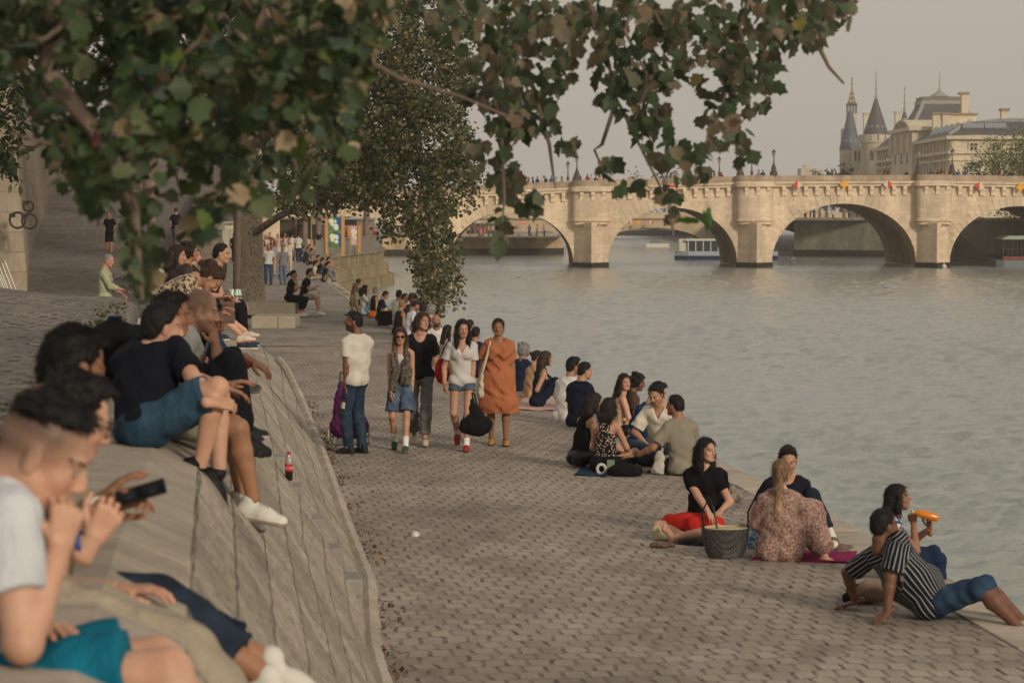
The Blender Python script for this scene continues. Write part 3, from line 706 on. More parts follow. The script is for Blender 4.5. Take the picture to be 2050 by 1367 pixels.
def cobble_mat(name, base, bw, bh, rotz, joint=(.02, .017, .014), var=.25, wear=.3, dist=.02, jw=.05, hj=.45, o0=.2):
    t = NT(name); v = t.coord('Object', (1, 1, 1), (0, 0, rotz))
    wob = t.node('ShaderNodeTexNoise'); wob.inputs['Scale'].default_value = 2.6; wob.inputs['Detail'].default_value = 3; t.link(v, wob.inputs['Vector'])
    vm = t.node('ShaderNodeVectorMath', operation='MULTIPLY_ADD'); t.link(wob.outputs['Color'], vm.inputs[0]); vm.inputs[1].default_value = (bw*.8, bh*.7, 0); t.link(v, vm.inputs[2])
    br = t.node('ShaderNodeTexBrick'); br.offset = .5; br.squash = 1.0
    t.link(vm.outputs[0], br.inputs['Vector']); br.inputs['Scale'].default_value = 1.0
    br.inputs['Mortar Size'].default_value = min(bw, bh)*jw; br.inputs['Mortar Smooth'].default_value = .25
    br.inputs['Brick Width'].default_value = bw; br.inputs['Row Height'].default_value = bh
    br.inputs['Color1'].default_value = (0, 0, 0, 1); br.inputs['Color2'].default_value = (1, 1, 1, 1); br.inputs['Mortar'].default_value = (.5, .5, .5, 1); br.inputs['Bias'].default_value = 0
    c = lin(base)
    stone = t.ramp(br.outputs['Color'], [(0, mul(c, 1-var)), (.5, c), (1, mul(c, 1+var))])
    big = t.noise(t.coord('Object'), .35, 5, .6)
    stone = t.mix(stone, t.ramp(big, [(.3, .68), (.72, 1.22)]), .8, 'MULTIPLY')
    stone = t.mix(stone, t.ramp(t.noise(t.coord('Object'), 28, 5, .65), [(.25, .72), (.75, 1.25)]), .7, 'MULTIPLY')
    stone = t.mix(stone, t.ramp(t.noise(t.coord('Object', (1, .6, 1)), 1.3, 6, .7), [(.36, .62), (.5, 1.0), (.7, 1.12)]), .75, 'MULTIPLY')
    # the joints open and close along their length
    op = t.ramp(t.noise(t.coord('Object', (1, 1, 1)), 5.5, 3), [(.46, o0), (.68, 1.)])
    sp = t.node('ShaderNodeSeparateXYZ'); t.link(vm.outputs[0], sp.inputs[0]); fr = t.math('FRACT', t.math('DIVIDE', sp.outputs[1], bh)); dd = t.math('ABSOLUTE', t.math('SUBTRACT', fr, .5))
    hz = t.ramp(dd, [(.40, 1.), (.45, hj)])
    jf = t.math('MULTIPLY', t.math('MULTIPLY', br.outputs['Fac'], op), hz)
    col = t.mix(stone, joint, jf)
    h = t.math('SUBTRACT', t.math('MULTIPLY', t.noise(t.coord('Object'), 9, 4), .5), t.math('MULTIPLY', jf, 1.0))
    h = t.math('ADD', h, t.math('MULTIPLY', br.outputs['Color'], .35))
    nb = t.bump(h, .8, dist); nb = t.bump(t.noise(t.coord('Object'), 60, 3), .25, .004, nb)
    return t.out(col, .8, nb, .3)
def stone_mat(name, base, bw=.6, bh=.3, var=.1, jw=.012, stain=.3, axis='xz', bump=.5, sc=1.0, jc=.55, dist=.01, vs=.22):
    """ashlar masonry: blocks, joints, streaks"""
    t = NT(name); tc = t.node('ShaderNodeTexCoord'); sx = t.node('ShaderNodeSeparateXYZ'); t.link(tc.outputs['Object'], sx.inputs[0])
    cb = t.node('ShaderNodeCombineXYZ')
    a = t.math('ADD', sx.outputs[0], t.math('MULTIPLY', sx.outputs[1], 1.0 if axis != 'x' else 0.0)) if axis in ('xz',) else sx.outputs[{'x': 0, 'y': 1}[axis]]
    t.link(a, cb.inputs[0]); t.link(sx.outputs[2], cb.inputs[1])
    br = t.node('ShaderNodeTexBrick'); t.link(cb.outputs[0], br.inputs['Vector']); br.inputs['Scale'].default_value = 1
    br.inputs['Brick Width'].default_value = bw; br.inputs['Row Height'].default_value = bh; br.inputs['Mortar Size'].default_value = jw; br.inputs['Mortar Smooth'].default_value = .3
    br.inputs['Color1'].default_value = (0, 0, 0, 1); br.inputs['Color2'].default_value = (1, 1, 1, 1); br.inputs['Mortar'].default_value = (.5, .5, .5, 1)
    c = lin(base)
    col = t.ramp(br.outputs['Color'], [(0, mul(c, 1-var)), (1, mul(c, 1+var))])
    st = t.noise(t.coord('Object', (1*sc, 1*sc, vs*sc)), .9, 6, .65)
    col = t.mix(col, t.ramp(st, [(.35, 1-stain), (.65, 1.08)]), 1.0, 'MULTIPLY')
    col = t.mix(col, t.ramp(t.noise(t.coord('Object'), 6*sc, 5, .7), [(.3, .82), (.7, 1.12)]), .8, 'MULTIPLY')
    col = t.mix(col, mul(c, jc), t.math('MULTIPLY', br.outputs['Fac'], .8))
    h = t.math('SUBTRACT', t.noise(t.coord('Object'), 9*sc, 4), br.outputs['Fac'])
    return t.out(col, .85, t.bump(h, bump, dist), .2)

PAVE = cobble_mat('quay_setts', '#94897c', .16, .24, R(-8), var=.12, jw=.10, joint=(.058, .05, .042), hj=.55, o0=.35)
TERR = cobble_mat('terrace_setts', '#7d736a', .17, .2, R(-8), var=.25, jw=.2, dist=.04)
FARQ = cobble_mat('far_quay_paving', '#8d857b', .3, .3, R(-8), var=.12, jw=.05, joint=(.06, .055, .05))
KERBM = stone_mat('kerb_stone', '#b3a797', 1.6, 3.0, .12, .008, .2, 'y')
LEDGEM = stone_mat('coping_stone', '#a99e8f', 1.3, 3.0, .1, .010, .22, 'y', sc=2.2, vs=1.0)
def quay_surfaces():
    ys = [-4, 0, 3, 6, 9, 12, 14, 16, 18, 20, 22, 24, 26, 28, 30, 33, 36, 39, 42, 46, 50, 54, 58, 62]
    rnd = random.Random(2)
    def rows(lo, hi, n, zf, ylist):
        return [[(lo(y) + (hi(y)-lo(y))*i/n, y, zf(lo(y) + (hi(y)-lo(y))*i/n, y)) for i in range(n+1)] for y in ylist]
    # paved quay: fine sheet with slightly uneven surface
    yl = list(np.arange(-4, 58.01, .5))
    P = rows(lambda y: toe_x(y) - .15, lambda y: kerb_x(y), 24, lambda x, y: .012*math.sin(x*2.1 + .7*math.sin(y*.9))*math.sin(y*1.3 + x), yl)
    q = MB().grid(P).build('quay_pavement', PAVE, smooth='all'); q['kind'] = 'structure'
    yl2 = list(np.arange(58, 301, 4))
    fx = lambda y: kerb_x(y) if y < 110 else interp(y, [110, 135, 150, 170, 178, 185, 192, 200, 212, 300], [-8.6, -10.5, -12.1, -13.5, -13.2, -12.6, -11.9, -11.3, -11.6, -17])
    P = rows(lambda y: ramp_x(max(y, 62)) - .4 if y >= 62 else toe_x(y) - .2, fx, 10, lambda x, y: .004, [56] + yl2)
    q = MB().grid(P).build('far_quay_path', FARQ, smooth='all'); q['kind'] = 'structure'
    # terrace, hollow and ramp: one sheet
    yl = list(np.arange(-3, 62, 1.0)) + list(np.arange(62, 301, 3))
    P = []
    for y in yl:
        x1 = ledge_x(y) - .55 if y < 58 else ramp_x(max(y, 62)) + (1.5 if y < 90 else 0)
        x0 = -16 - .19*max(0, y - 40) - 4
        row = [(x1 + .02, y, (ledge_z(y) if y < 58 else 0) - .5)]
        for i in range(31):
            s = (i/30)**1.8; x = x1 + (x0 - x1)*s; z = terr_z(x, y) - (.015 if y > 60 else 0)
            if y < 58: z += .035*math.sin(x*3.1 + y*.4)*math.sin(y*1.9 + x) + .03*math.sin(y*.8 + x*1.3)
            row.append((x, y, z))
        P.append(row)
    q = MB().grid(P).build('ramp_and_terrace_ground', TERR, smooth='all'); q['kind'] = 'structure'
    # kerb: a row of long stones, real gap between them
    y = -4.0; n = 0; root = empty('quay_kerb', (kerb_x(20), 20, 0)); tag(root, 'pale stone kerb slabs edging the cobbled quay above the river', 'kerb')
    while y < 118:
        L = rnd.uniform(1.3, 2.1); a, b = y, y + L - .012
        za = .015 + rnd.uniform(-.008, .008)
        m = MB(); w = .46
        V = [(kerb_x(a) + .004, a, za), (kerb_x(a) + w, a, za), (kerb_x(b) + w, b, za), (kerb_x(b) + .004, b, za)]
        V = [Vector(v) - root.location for v in V]; lowv = [v - Vector((0, 0, .42)) for v in V]
        m.add(lowv + V, [(0, 3, 2, 1), (4, 5, 6, 7), (0, 1, 5, 4), (1, 2, 6, 5), (2, 3, 7, 6), (3, 0, 4, 7)])
        m.build('kerb_stone', KERBM, root, bevel=.018 if y < 60 else 0); y += L; n += 1
    # quay wall below the kerb
    m = MB(); yl = list(np.arange(-4, 112, 2.0))
    m.grid([[(kerb_x(y) + .40, y, -.35), (kerb_x(y) + .52 + .5*max(0, min(1, (y-60)/30)), y, WATER - .8)] for y in yl])
    o = m.build('river_wall', stone_mat('quay_wall_stone', '#7a7062', 1.0, .45)); tag(o, 'low masonry river wall under the kerb of the quay', 'wall')
    # sloped stone revetment with coping ledge
    root = empty('stone_embankment', (toe_x(20), 20, 0)); tag(root, 'sloping stone embankment with ledge people sit on beside the cobbled quay', 'embankment')
    L0 = root.location
    t = NT('embankment_slope'); v = t.coord('pat')
    wob = t.node('ShaderNodeTexNoise'); wob.inputs['Scale'].default_value = 2.5; t.link(v, wob.inputs['Vector'])
    vm = t.node('ShaderNodeVectorMath', operation='MULTIPLY_ADD'); t.link(wob.outputs['Color'], vm.inputs[0]); vm.inputs[1].default_value = (.03, .03, 0); t.link(v, vm.inputs[2])
    br = t.node('ShaderNodeTexBrick'); t.link(vm.outputs[0], br.inputs['Vector']); br.inputs['Scale'].default_value = 1
    br.offset = .43; br.inputs['Brick Width'].default_value = .62; br.inputs['Row Height'].default_value = .30; br.inputs['Mortar Size'].default_value = .009; br.inputs['Mortar Smooth'].default_value = .5
    br.inputs['Color1'].default_value = (0, 0, 0, 1); br.inputs['Color2'].default_value = (1, 1, 1, 1); br.inputs['Mortar'].default_value = (.5, .5, .5, 1)
    c = lin('#b3a898')
    col = t.ramp(br.outputs['Color'], [(0, mul(c, .8)), (1, mul(c, 1.15))])
    col = t.mix(col, t.ramp(t.noise(t.coord('Object'), 1.6, 6, .7), [(.32, .70), (.68, 1.15)]), .9, 'MULTIPLY')
    col = t.mix(col, t.ramp(t.noise(t.coord('Object'), 30, 6, .75), [(.34, .6), (.62, 1.16)]), .9, 'MULTIPLY')
    pit = t.ramp(t.noise(t.coord('pat', (7, 4.5, 1), (0, 0, .5)), 4.2, 5, .7), [(.55, 0.), (.66, 1.)])
    col = t.mix(col, mul(c, .55), t.math('MULTIPLY', pit, .75)); op = t.ramp(t.noise(v, 3.5, 3), [(.3, .15), (.65, 1.)])
    col = t.mix(col, (.13, .115, .10), t.math('MULTIPLY', br.outputs['Fac'], op))
    h = t.math('SUBTRACT', t.math('SUBTRACT', t.noise(t.coord('Object'), 14, 6, .7), t.math('MULTIPLY', br.outputs['Fac'], 1.2)), t.math('MULTIPLY', pit, .75))
    SLOPE = t.out(col, .88, t.bump(h, 1.0, .03), .2)
    V = []; UV = []; Q = []; yl = list(np.arange(-4, 58.6, .5)); K = 16; run = 0
    for i, y in enumerate(yl):
        zl = ledge_z(y); a = Vector((ledge_x(y) + .23, y, max(.0, zl - .1))); b = Vector((toe_x(y), y, -.03)); Ls = (b - a).length
        for j in range(K+1):
            s = j/K; p = a.lerp(b, s); bul = .05*math.sin(math.pi*s) + .012*math.sin(j*2.2 + y*1.7)*math.sin(y*2.3)
            p += Vector((.8, 0, .6))*bul*min(1, Ls); V.append(tuple(p - L0)); UV.append((y*1.0 + .25*s*Ls, -s*Ls, 0))
    for i in range(len(yl)-1):
        for j in range(K): q = i*(K+1) + j; Q.append((q, q+1, q+K+2, q+K+1))
    link('slope_face', mesh_np('slope_face', V, Q, SLOPE, True, {'pat': UV}), root)
    y = -3.0; rnd = random.Random(5)
    while y < 57:
        Ls = rnd.uniform(1.0, 1.7); m = MB(); prof = []
        for yy in (y, y + Ls*.5, y + Ls - .015):
            zl = ledge_z(yy); x = ledge_x(yy); dz = rnd.uniform(-.006, .006)
            prof.append([(x - .62, yy, zl + .02), (x, yy, zl + dz), (x + .235, yy, max(.02, zl - .1)), (x + .22, yy, zl - .35), (x - .62, yy, zl - .35)])
        Vv = [Vector(p) - L0 for r in prof for p in r]; n = 5; Fc = [(0, 1, 2, 3, 4), (14, 13, 12, 11, 10)]
        for i in range(2):
            for j in range(n): Fc.append((i*n+j, i*n+(j+1) % n, (i+1)*n+(j+1) % n, (i+1)*n+j))
        m.add(Vv, Fc); m.build('coping_stone', LEDGEM, root, bevel=.012 if y < 30 else 0); y += Ls
    # stone cleats (steps) let into the slope
    for yy, s, sz, hh in ((20.3, .40, .34, .17), (19.6, .50, .34, .17), (19.2, .62, .34, .17), (18.9, .73, .34, .17), (18.6, .84, .42, .14)):
        a = Vector((ledge_x(yy) + .23, yy, ledge_z(yy) - .1)); b = Vector((toe_x(yy), yy, 0)); p = a.lerp(b, s) - L0
        m = MB(); m.box((p.x - .02, p.y, p.z + .012 - hh/2), (.30, sz, hh), rz=R(7)); m.build('step_block', stone_mat('step_stone', '#8f8981', 3, 3, .05, .004, .15), root, bevel=.02)
    # rounded stone at the toe
    y = 8.0
    while y < 50:
        Ls = rnd.uniform(.5, .9); m = MB(); pts = [(toe_x(yy) - .02 - L0.x, yy - L0.y, .0) for yy in (y, y + Ls/2, y + Ls - .02)]
        m.tube(pts, [.075, .09, .075], 8); m.build('toe_stone', LEDGEM, root, smooth=True); y += Ls
quay_surfaces()

def water():
    t = NT('river_water'); o = t.coord('Object')
    nb = t.bump(t.math('ADD', t.noise(o, 5.5, 4, .6), t.math('MULTIPLY', t.noise(o, .5, 2), .6)), .5, .05)
    t.b.inputs['IOR'].default_value = 1.33
    m = t.out(lin('#90958d'), .12, nb, .5)
    rng = np.random.default_rng(8); K = 40; lam = np.exp(rng.uniform(math.log(.32), math.log(1.8), K)); th = rng.normal(size=K)*.5 + .05; ph = rng.uniform(0, 6.28, K); sl = rng.uniform(.042, .08, K)*np.clip(1.1/lam, .35, 1)**.6
    kx, ky = np.sin(th)*2*np.pi/lam, np.cos(th)*2*np.pi/lam; amp = sl*lam/(2*np.pi)
    ny, nx = 660, 580; y = 14*np.exp(np.linspace(0, math.log(330/14), ny)); u = np.linspace(-.16, .32, nx)
    Y = np.repeat(y[:, None], nx, 1); X = Y*u[None]; Z = np.zeros_like(X)
    gust = 1 + .35*np.sin(X*.07 + 1.3*np.sin(Y*.05)) + .25*np.sin(Y*.11 + X*.05 + 2)
    for i in range(K):
        fade = np.clip(1.6 - Y*.0011/lam[i]*3.2, 0, 1); Z += fade*amp[i]*np.sin(kx[i]*X + ky[i]*Y + ph[i] + .6*np.sin(.21*X + .13*Y + i))
    Z = WATER + Z*gust*np.clip((330 - Y)/60, 0, 1)
    i0 = (np.arange(ny-1)[:, None]*nx + np.arange(nx-1)[None]).ravel(); Q = np.stack([i0, i0+1, i0+nx+1, i0+nx], 1)
    V = np.stack([X, Y, Z], 2).reshape(-1, 3)
    q = link('river_water', mesh_np('river_water', V, Q, m)); q['kind'] = 'structure'
    ys = [-10, 0, 10, 20, 40, 80, 140, 220, 320, 500, 900, 2500]
    q = MB().grid([[(x, y_, WATER - .25 if y_ < 300 else WATER - .02) for x in (-900, -200, -60, -12, 0, 12, 60, 200, 900)] for y_ in ys]).build('far_river_water', m); q['kind'] = 'structure'
water()

def world_light():
    w = bpy.data.worlds.new('World'); scene.world = w; w.use_nodes = True; n = w.node_tree.nodes; l = w.node_tree.links
    sky = n.new('ShaderNodeTexSky'); sky.sky_type = 'NISHITA'; sky.sun_disc = False
    sky.sun_elevation = R(SUN_EL); sky.sun_rotation = R(SUN_ROT); sky.dust_density = 4.0; sky.air_density = 1.3; sky.ozone_density = 1.0
    # a hazy evening: the blue of the clear sky is mostly veiled by pale warm haze
    mx = n.new('ShaderNodeMix'); mx.data_type = 'RGBA'; mx.inputs[0].default_value = SKY_VEIL; l.new(sky.outputs[0], mx.inputs[6]); mx.inputs[7].default_value = (*SKY_COL, 1)
    l.new(mx.outputs[2], n['Background'].inputs[0]); n['Background'].inputs[1].default_value = SKY_STR
    s = bpy.data.lights.new('sun', 'SUN'); s.energy = SUN_E; s.angle = R(SUN_ANG); s.color = SUN_C
    o = bpy.data.objects.new('sun', s); COL.objects.link(o)
    az = R(SUN_AZ); el = R(SUN_EL)      # direction towards the sun; az clockwise from +Y
    d = Vector((math.sin(az)*math.cos(el), math.cos(az)*math.cos(el), math.sin(el)))
    o.rotation_euler = d.to_track_quat('Z', 'Y').to_euler(); o.location = d*200
SUN_EL, SUN_AZ = 22, 146; SUN_ROT = R(0) + SUN_AZ; SUN_E, SUN_ANG, SUN_C = 2.3, 7, (1, .88, .72)
SKY_VEIL, SKY_COL, SKY_STR = .85, (5.5, 4.98, 4.38), .1
world_light()
cam = bpy.data.cameras.new('camera'); cam.lens = 36*F/2050; cam.sensor_width = 36; cam.clip_end = 4000; cam.clip_start = .1
cam.dof.use_dof = True; cam.dof.focus_distance = 42; cam.dof.aperture_fstop = 5.6
co = bpy.data.objects.new('camera', cam); COL.objects.link(co); co.location = (0, 0, CAMZ); co.rotation_euler = (R(90) - TILT, 0, 0); scene.camera = co
scene.view_settings.view_transform = 'Standard'; scene.view_settings.look = 'None'; scene.view_settings.exposure = 0
scene.cycles.use_denoising = True

def haze():
    t = bpy.data.materials.new('haze_air'); t.use_nodes = True; n = t.node_tree.nodes; n.clear(); o = n.new('ShaderNodeOutputMaterial'); v = n.new('ShaderNodeVolumePrincipled')
    v.inputs['Color'].default_value = (.93, .88, .80, 1); v.inputs['Density'].default_value = HAZE; v.inputs['Anisotropy'].default_value = .2
    t.node_tree.links.new(v.outputs[0], o.inputs['Volume'])
    o = MB().span(-420, 620, -25, 800, WATER - 1.5, 62).build('haze', t); o['kind'] = 'stuff'; o['label'] = 'thin warm evening haze over river and city'
    scene.cycles.volume_bounces = 0
HAZE = .00042
haze()
# ------------------------------------------------------------------ far bank, bridge, palace
BD = 264.0
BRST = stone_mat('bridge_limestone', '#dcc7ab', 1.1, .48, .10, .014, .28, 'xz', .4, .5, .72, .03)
BRPIER = stone_mat('pier_limestone', '#d8c3a8', 1.3, .5, .10, .02, .32, 'xz', .4, .5, .7, .03)
BRTOP = stone_mat('parapet_limestone', '#b3a088', 1.6, .5, .14, .02, .4, 'xz', .4, .6, .7, .03)
BRDARK = plain('wet_pier_foot', '#2e281f', .8, .4, 2, .4, 3, .05)
def bpt(px, py, d=BD): return W(px, py, d)
def arch_curve(x0, x1, zc, zs, n=28, p=2.0):
    """points of an elliptical arch from left spring to right spring"""
    c = (x0+x1)/2; a = (x1-x0)/2; out = []
    for i in range(n+1):
        th = math.pi*(1 - i/n); cx = math.cos(th); sz = math.sin(th)
        out.append((c + a*cx, zs + (zc-zs)*sz**(2/p)))
    return out
def bridge():
    root = empty('stone_bridge', (0, BD, WATER)); tag(root, 'pale gold stone arch bridge across the river with round bastions above its piers', 'bridge')
    L0 = root.location; D = 22.0
    top = lambda px: interp(px, [480, 920, 1183, 1510, 1690, 1868, 2250], [392, 373, 361.5, 352, 351, 350, 356])
    piers = [(505, 575), (829, 898), (1148, 1217), (1476, 1545), (1834, 1901), (2180, 2250)]
    crowns = [434, 425, 416, 408, 413]
    zb = WATER - .6; zs = WATER + .2
    def Wz(py): return W(0, py, BD).z
    def Wx(px): return W(px, 500, BD).x
    m = MB(); soff = MB()
    for i, c in enumerate(crowns):
        x0, x1 = Wx(piers[i][1]), Wx(piers[i+1][0]); A = arch_curve(x0, x1, Wz(c), zs, 30, 2.15)
        xs = [a[0] for a in A]
        f = [[(x, 0, Wz(top(CX + x*F/BD)) - .55 - WATER) for x in xs], [(a[0], 0, a[1] - WATER) for a in A]]
        m.grid(f); b = [[(x, D, z) for x, y, z in r] for r in f]; m.grid(b[::-1])
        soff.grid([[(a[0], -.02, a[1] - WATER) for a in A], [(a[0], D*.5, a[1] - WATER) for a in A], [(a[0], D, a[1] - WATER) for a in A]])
        # ring of voussoirs standing 4 cm proud, alternately long and short
        ring = MB(); cxm = (x0+x1)/2; N = 34
        B = arch_curve(x0, x1, Wz(c), zs, N, 2.15)
        for k in range(2, N-2):
            (ax, az), (bx_, bz) = B[k], B[k+1]
            t = Vector((bx_-ax, 0, bz-az)).normalized(); nrm = Vector((-t.z, 0, t.x)); th = 1.25 if k % 2 else .95
            P = [Vector((ax, -.05, az-WATER)), Vector((bx_, -.05, bz-WATER))]; e = t*.02
            q = [P[0]+e+nrm*.01, P[1]-e+nrm*.01, P[1]-e+nrm*th*1.0, P[0]+e+nrm*th]
            ring.add([tuple(v) for v in q] + [tuple(v + Vector((0, .1, 0))) for v in q], [(0, 1, 2, 3), (7, 6, 5, 4), (0, 4, 5, 1), (1, 5, 6, 2), (2, 6, 7, 3), (3, 7, 4, 0)])
        ring.build('arch_ring', BRST, root)
    for (a, b) in piers:   # solid wall above and through each pier
        x0, x1 = Wx(a), Wx(b); zt = Wz(top((a+b)/2)) - .55 - WATER
        m.span(x0, x1, .0, D, zb - WATER, zt)
    m.build('spandrel_wall', BRST, root)
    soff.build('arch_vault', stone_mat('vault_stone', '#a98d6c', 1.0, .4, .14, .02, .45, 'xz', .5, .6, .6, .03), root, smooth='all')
    # cornice and parapet follow the hump
    def band(name, y0, y1, dy0, dy1, mt, par=root):
        b = MB(); pxs = list(range(480, 2260, 20)); rows = []
        for px in pxs:
            x = Wx(px); zt = Wz(top(px)) - WATER; rows.append([(x, y0, zt + dy0), (x, y0, zt + dy1), (x, y1, zt + dy1), (x, y1, zt + dy0)])
        for r in rows: r.append(r[0])
        b.grid(rows); return b.build(name, mt, par)
    band('parapet', -.08, .34, -.62, 0, BRTOP); band('parapet', D - .3, D, -.62, 0, BRTOP)
    band('cornice', -.55, .0, -.92, -.66, BRST); band('cornice', -.38, 0, -1.22, -.92, BRST); band('deck', .36, D - .32, -1.3, -1.1, BRTOP)
    # corbels under the cornice
    px = 930
    cm = MB(); cm.prism([(-.0, 0), (-.42, 0), (-.42, -.3), (-.25, -.62), (-.2, -.95), (0, -1.05)], -.2, .2, 'X'); cme = cm.mesh('corbel', BRST, bevel=.03)
    while px < 2060:
        if not any(a - 8 < px < b + 8 for a, b in piers):
            o = link('corbel', cme, root, (Wx(px), 0, Wz(top(px)) - WATER - 1.22))
        px += 22
    for a, b in piers[1:5]:
        x0, x1 = Wx(a), Wx(b); c = (x0+x1)/2; w = (x1-x0)/2; zt = Wz(top((a+b)/2)) - WATER; zl = Wz(446) - WATER
        # cutwater with a pyramid cap; wet dark foot
        m = MB(); m.prism([(x0, .02), (c, -2.5), (x1, .02)], .35, zl, 'Z')
        m.build('cutwater', BRPIER, root)
        m = MB(); m.prism([(x0 - .12, .3), (x0 - .12, -.06), (c, -2.66), (x1 + .12, -.06), (x1 + .12, .3)], zb - WATER, .55, 'Z'); m.build('pier_foot', BRDARK, root)
        m = MB(); m.prism([(x0 - .06, .1), (x0 - .06, -.03), (c, -2.58), (x1 + .06, -.03), (x1 + .06, .1)], .552, 1.0, 'Z'); m.build('pier_plinth', BRPIER, root)
        # half-round bastion with mouldings and parapet
        def half(rx, ry, z0, z1, mm, n=14):
            pl = [(c - rx*math.cos(math.pi*k/n), -ry*math.sin(math.pi*k/n)**.45 - .03) for k in range(n+1)]
            mm.prism([(pl[0][0], .3)] + pl + [(pl[-1][0], .3)], z0, z1, 'Z'); return mm
        half(w + .10, 1.5, zl + .5, zt - 1.22, MB()).build('bastion', BRPIER, root)
        half(w + .24, 1.68, zl + .18, zl + .5, MB()).build('bastion_moulding', BRST, root)
        half(w + .06, 1.5, zl - .2, zl + .18, MB()).build('bastion_moulding', BRPIER, root)
        half(w + .36, 1.9, zt - 1.22, zt - .66, MB()).build('bastion_cornice', BRST, root); half(w + .16, 1.62, zt - .66, zt + .0, MB()).build('bastion_parapet', BRTOP, root)
        # funnel shaped niche above the prow: solid block, recess shade put into its colour
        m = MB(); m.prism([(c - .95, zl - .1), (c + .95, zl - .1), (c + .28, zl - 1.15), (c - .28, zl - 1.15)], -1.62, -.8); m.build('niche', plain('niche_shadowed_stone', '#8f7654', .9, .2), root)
        # brackets under the bastion cornice
        for sx in (-.55, .1, .72):
            link('corbel', cme, root, (c + sx*w, -1.45 + abs(sx)*.4, zt - 1.22))
    return root, top
BRIDGE, BTOP = bridge()

def signs():
    red = plain('red_sign_paint', '#d0402a', .5, .05, bump=0); wh = plain('white_sign_paint', '#cfc4b0', .5, .05, bump=0); ye = plain('yellow_sign_paint', '#e0a030', .5, .05, bump=0)
    def dia(px, py, left, right, label, r=.5, d=BD - .75):
        p = W(px, py, d); root = empty('navigation_sign', p); tag(root, label, 'sign', 'diamond navigation signs on the bridge')
        for q, mt in ((-1, left), (1, right)):
            m = MB(); m.prism([(0, -r), (q*r, 0), (0, r)], -.03, .03); m.build('half_panel', mt, root)
        MB().box((0, .1, 0), (.12, .14, .12)).build('bracket', plain('sign_steel', '#444444', .5), root)
    dia(1597, 371, red, wh, 'red and white diamond sign left of the yellow one on the bridge middle arch')
    dia(1690, 369, ye, ye, 'yellow diamond sign over the crown of the middle arch')
    dia(1777, 369, wh, red, 'white and red diamond sign right of the yellow one on the middle arch')
    dia(1961, 373, red, wh, 'red and white diamond sign over the arch nearest the moored boat')
    dia(2043, 375, ye, ye, 'yellow diamond sign over the arch at the right end of the bridge')
    def bar(px, py, w, h, label, d=BD - .75):
        p = W(px, py, d); root = empty('no_entry_sign', p); tag(root, label, 'sign')
        m = MB(); m.box((0, 0, 0), (w, .06, h)); m.build('panel', red, root); MB().box((0, -.04, 0), (w*.98, .03, h*.3)).build('white_bar', wh, root); MB().box((0, .1, 0), (.12, .14, .12)).build('bracket', plain('sign_steel', '#444444', .5), root)
    bar(1347, 378, 1.1, .85, 'red board with white bar over the second arch of the bridge')
    bar(1028, 391, 1.0, .35, 'small red board half hidden by leaves on the bridge')
    bar(1046, 445, 1.0, .6, 'red and white board on the farther bridge seen through the arch', 428)
    for px, l, r_, lb in ((1262, red, wh, 'small red and white diamond on the farther bridge'), (1278, ye, ye, 'small yellow diamond on the farther bridge'), (1304, wh, red, 'small white and red diamond on the farther bridge')): dia(px, 445, l, r_, lb, .45, 428)
signs()

def street_lamps():
    met = plain('lamp_iron', '#4a3f36', .6, .2); gl = plain('lamp_glass', '#8d8674', .2, .1, bump=0)
    def mk(h, ornate):
        root = empty('street_lamp'); b = MB()
        b.lathe([(.42, 0), (.42, .35), (.3, .5), (.26, .9), (.12, 1.25), (.1, 1.35)] if ornate else [(.16, 0), (.16, .4), (.08, .6)], n=8); b.build('base', met, root, True)
        z0 = 1.3 if ornate else .55
        MB().tube([(0, 0, z0), (0, 0, h - .75)], [.085, .05], 8).build('post', met, root, True)
        m = MB(); m.lathe([(.06, h - .78), (.12, h - .72), (.2, h - .25), (.2, h - .22)], n=6); m.build('lantern', gl, root)
        m = MB(); m.lathe([(.26, h - .22), (.2, h - .12), (.08, h), (.04, h + .1), (.01, h + .25)], n=6); m.build('lantern_cap', met, root); return root
    big, small = mk(2.75, True), mk(2.2, False); ub = us = 0
    L = [(1482, 0, 'ornate lamp at the left edge of the bastion by the leaves'), (1549, 0, 'ornate lamp at the right edge of the middle bastion'), (1838, 0, 'ornate lamp before the receding palace front'), (1906, 0, 'ornate lamp before the sunlit palace front'), (1155, 0, 'ornate lamp base on the left bastion behind leaves')]
    S = [(1440, 'slim lamp at the edge of the hanging leaves'), (1505, 'slim lamp midway along the bridge bastion'), (1775, 'slim lamp before the battlemented tower'), (1200, 'slim lamp in the gap between two leaf sprays'), (1137, 'slim lamp touching the hanging leaf on the bridge')]
    for i, (px, _, lb) in enumerate(L):
        o = big if i == 0 else copy_tree(big); p = W(px, BTOP(px), BD - .4); o.location = p; tag(o, lb + ' parapet' if 'parapet' not in lb else lb, 'street lamp', 'lamps along the bridge')
    for i, (px, lb) in enumerate(S):
        o = small if i == 0 else copy_tree(small); p = W(px, BTOP(px) - 1, BD + 19); o.location = p; tag(o, lb, 'street lamp', 'lamps along the bridge')
street_lamps()

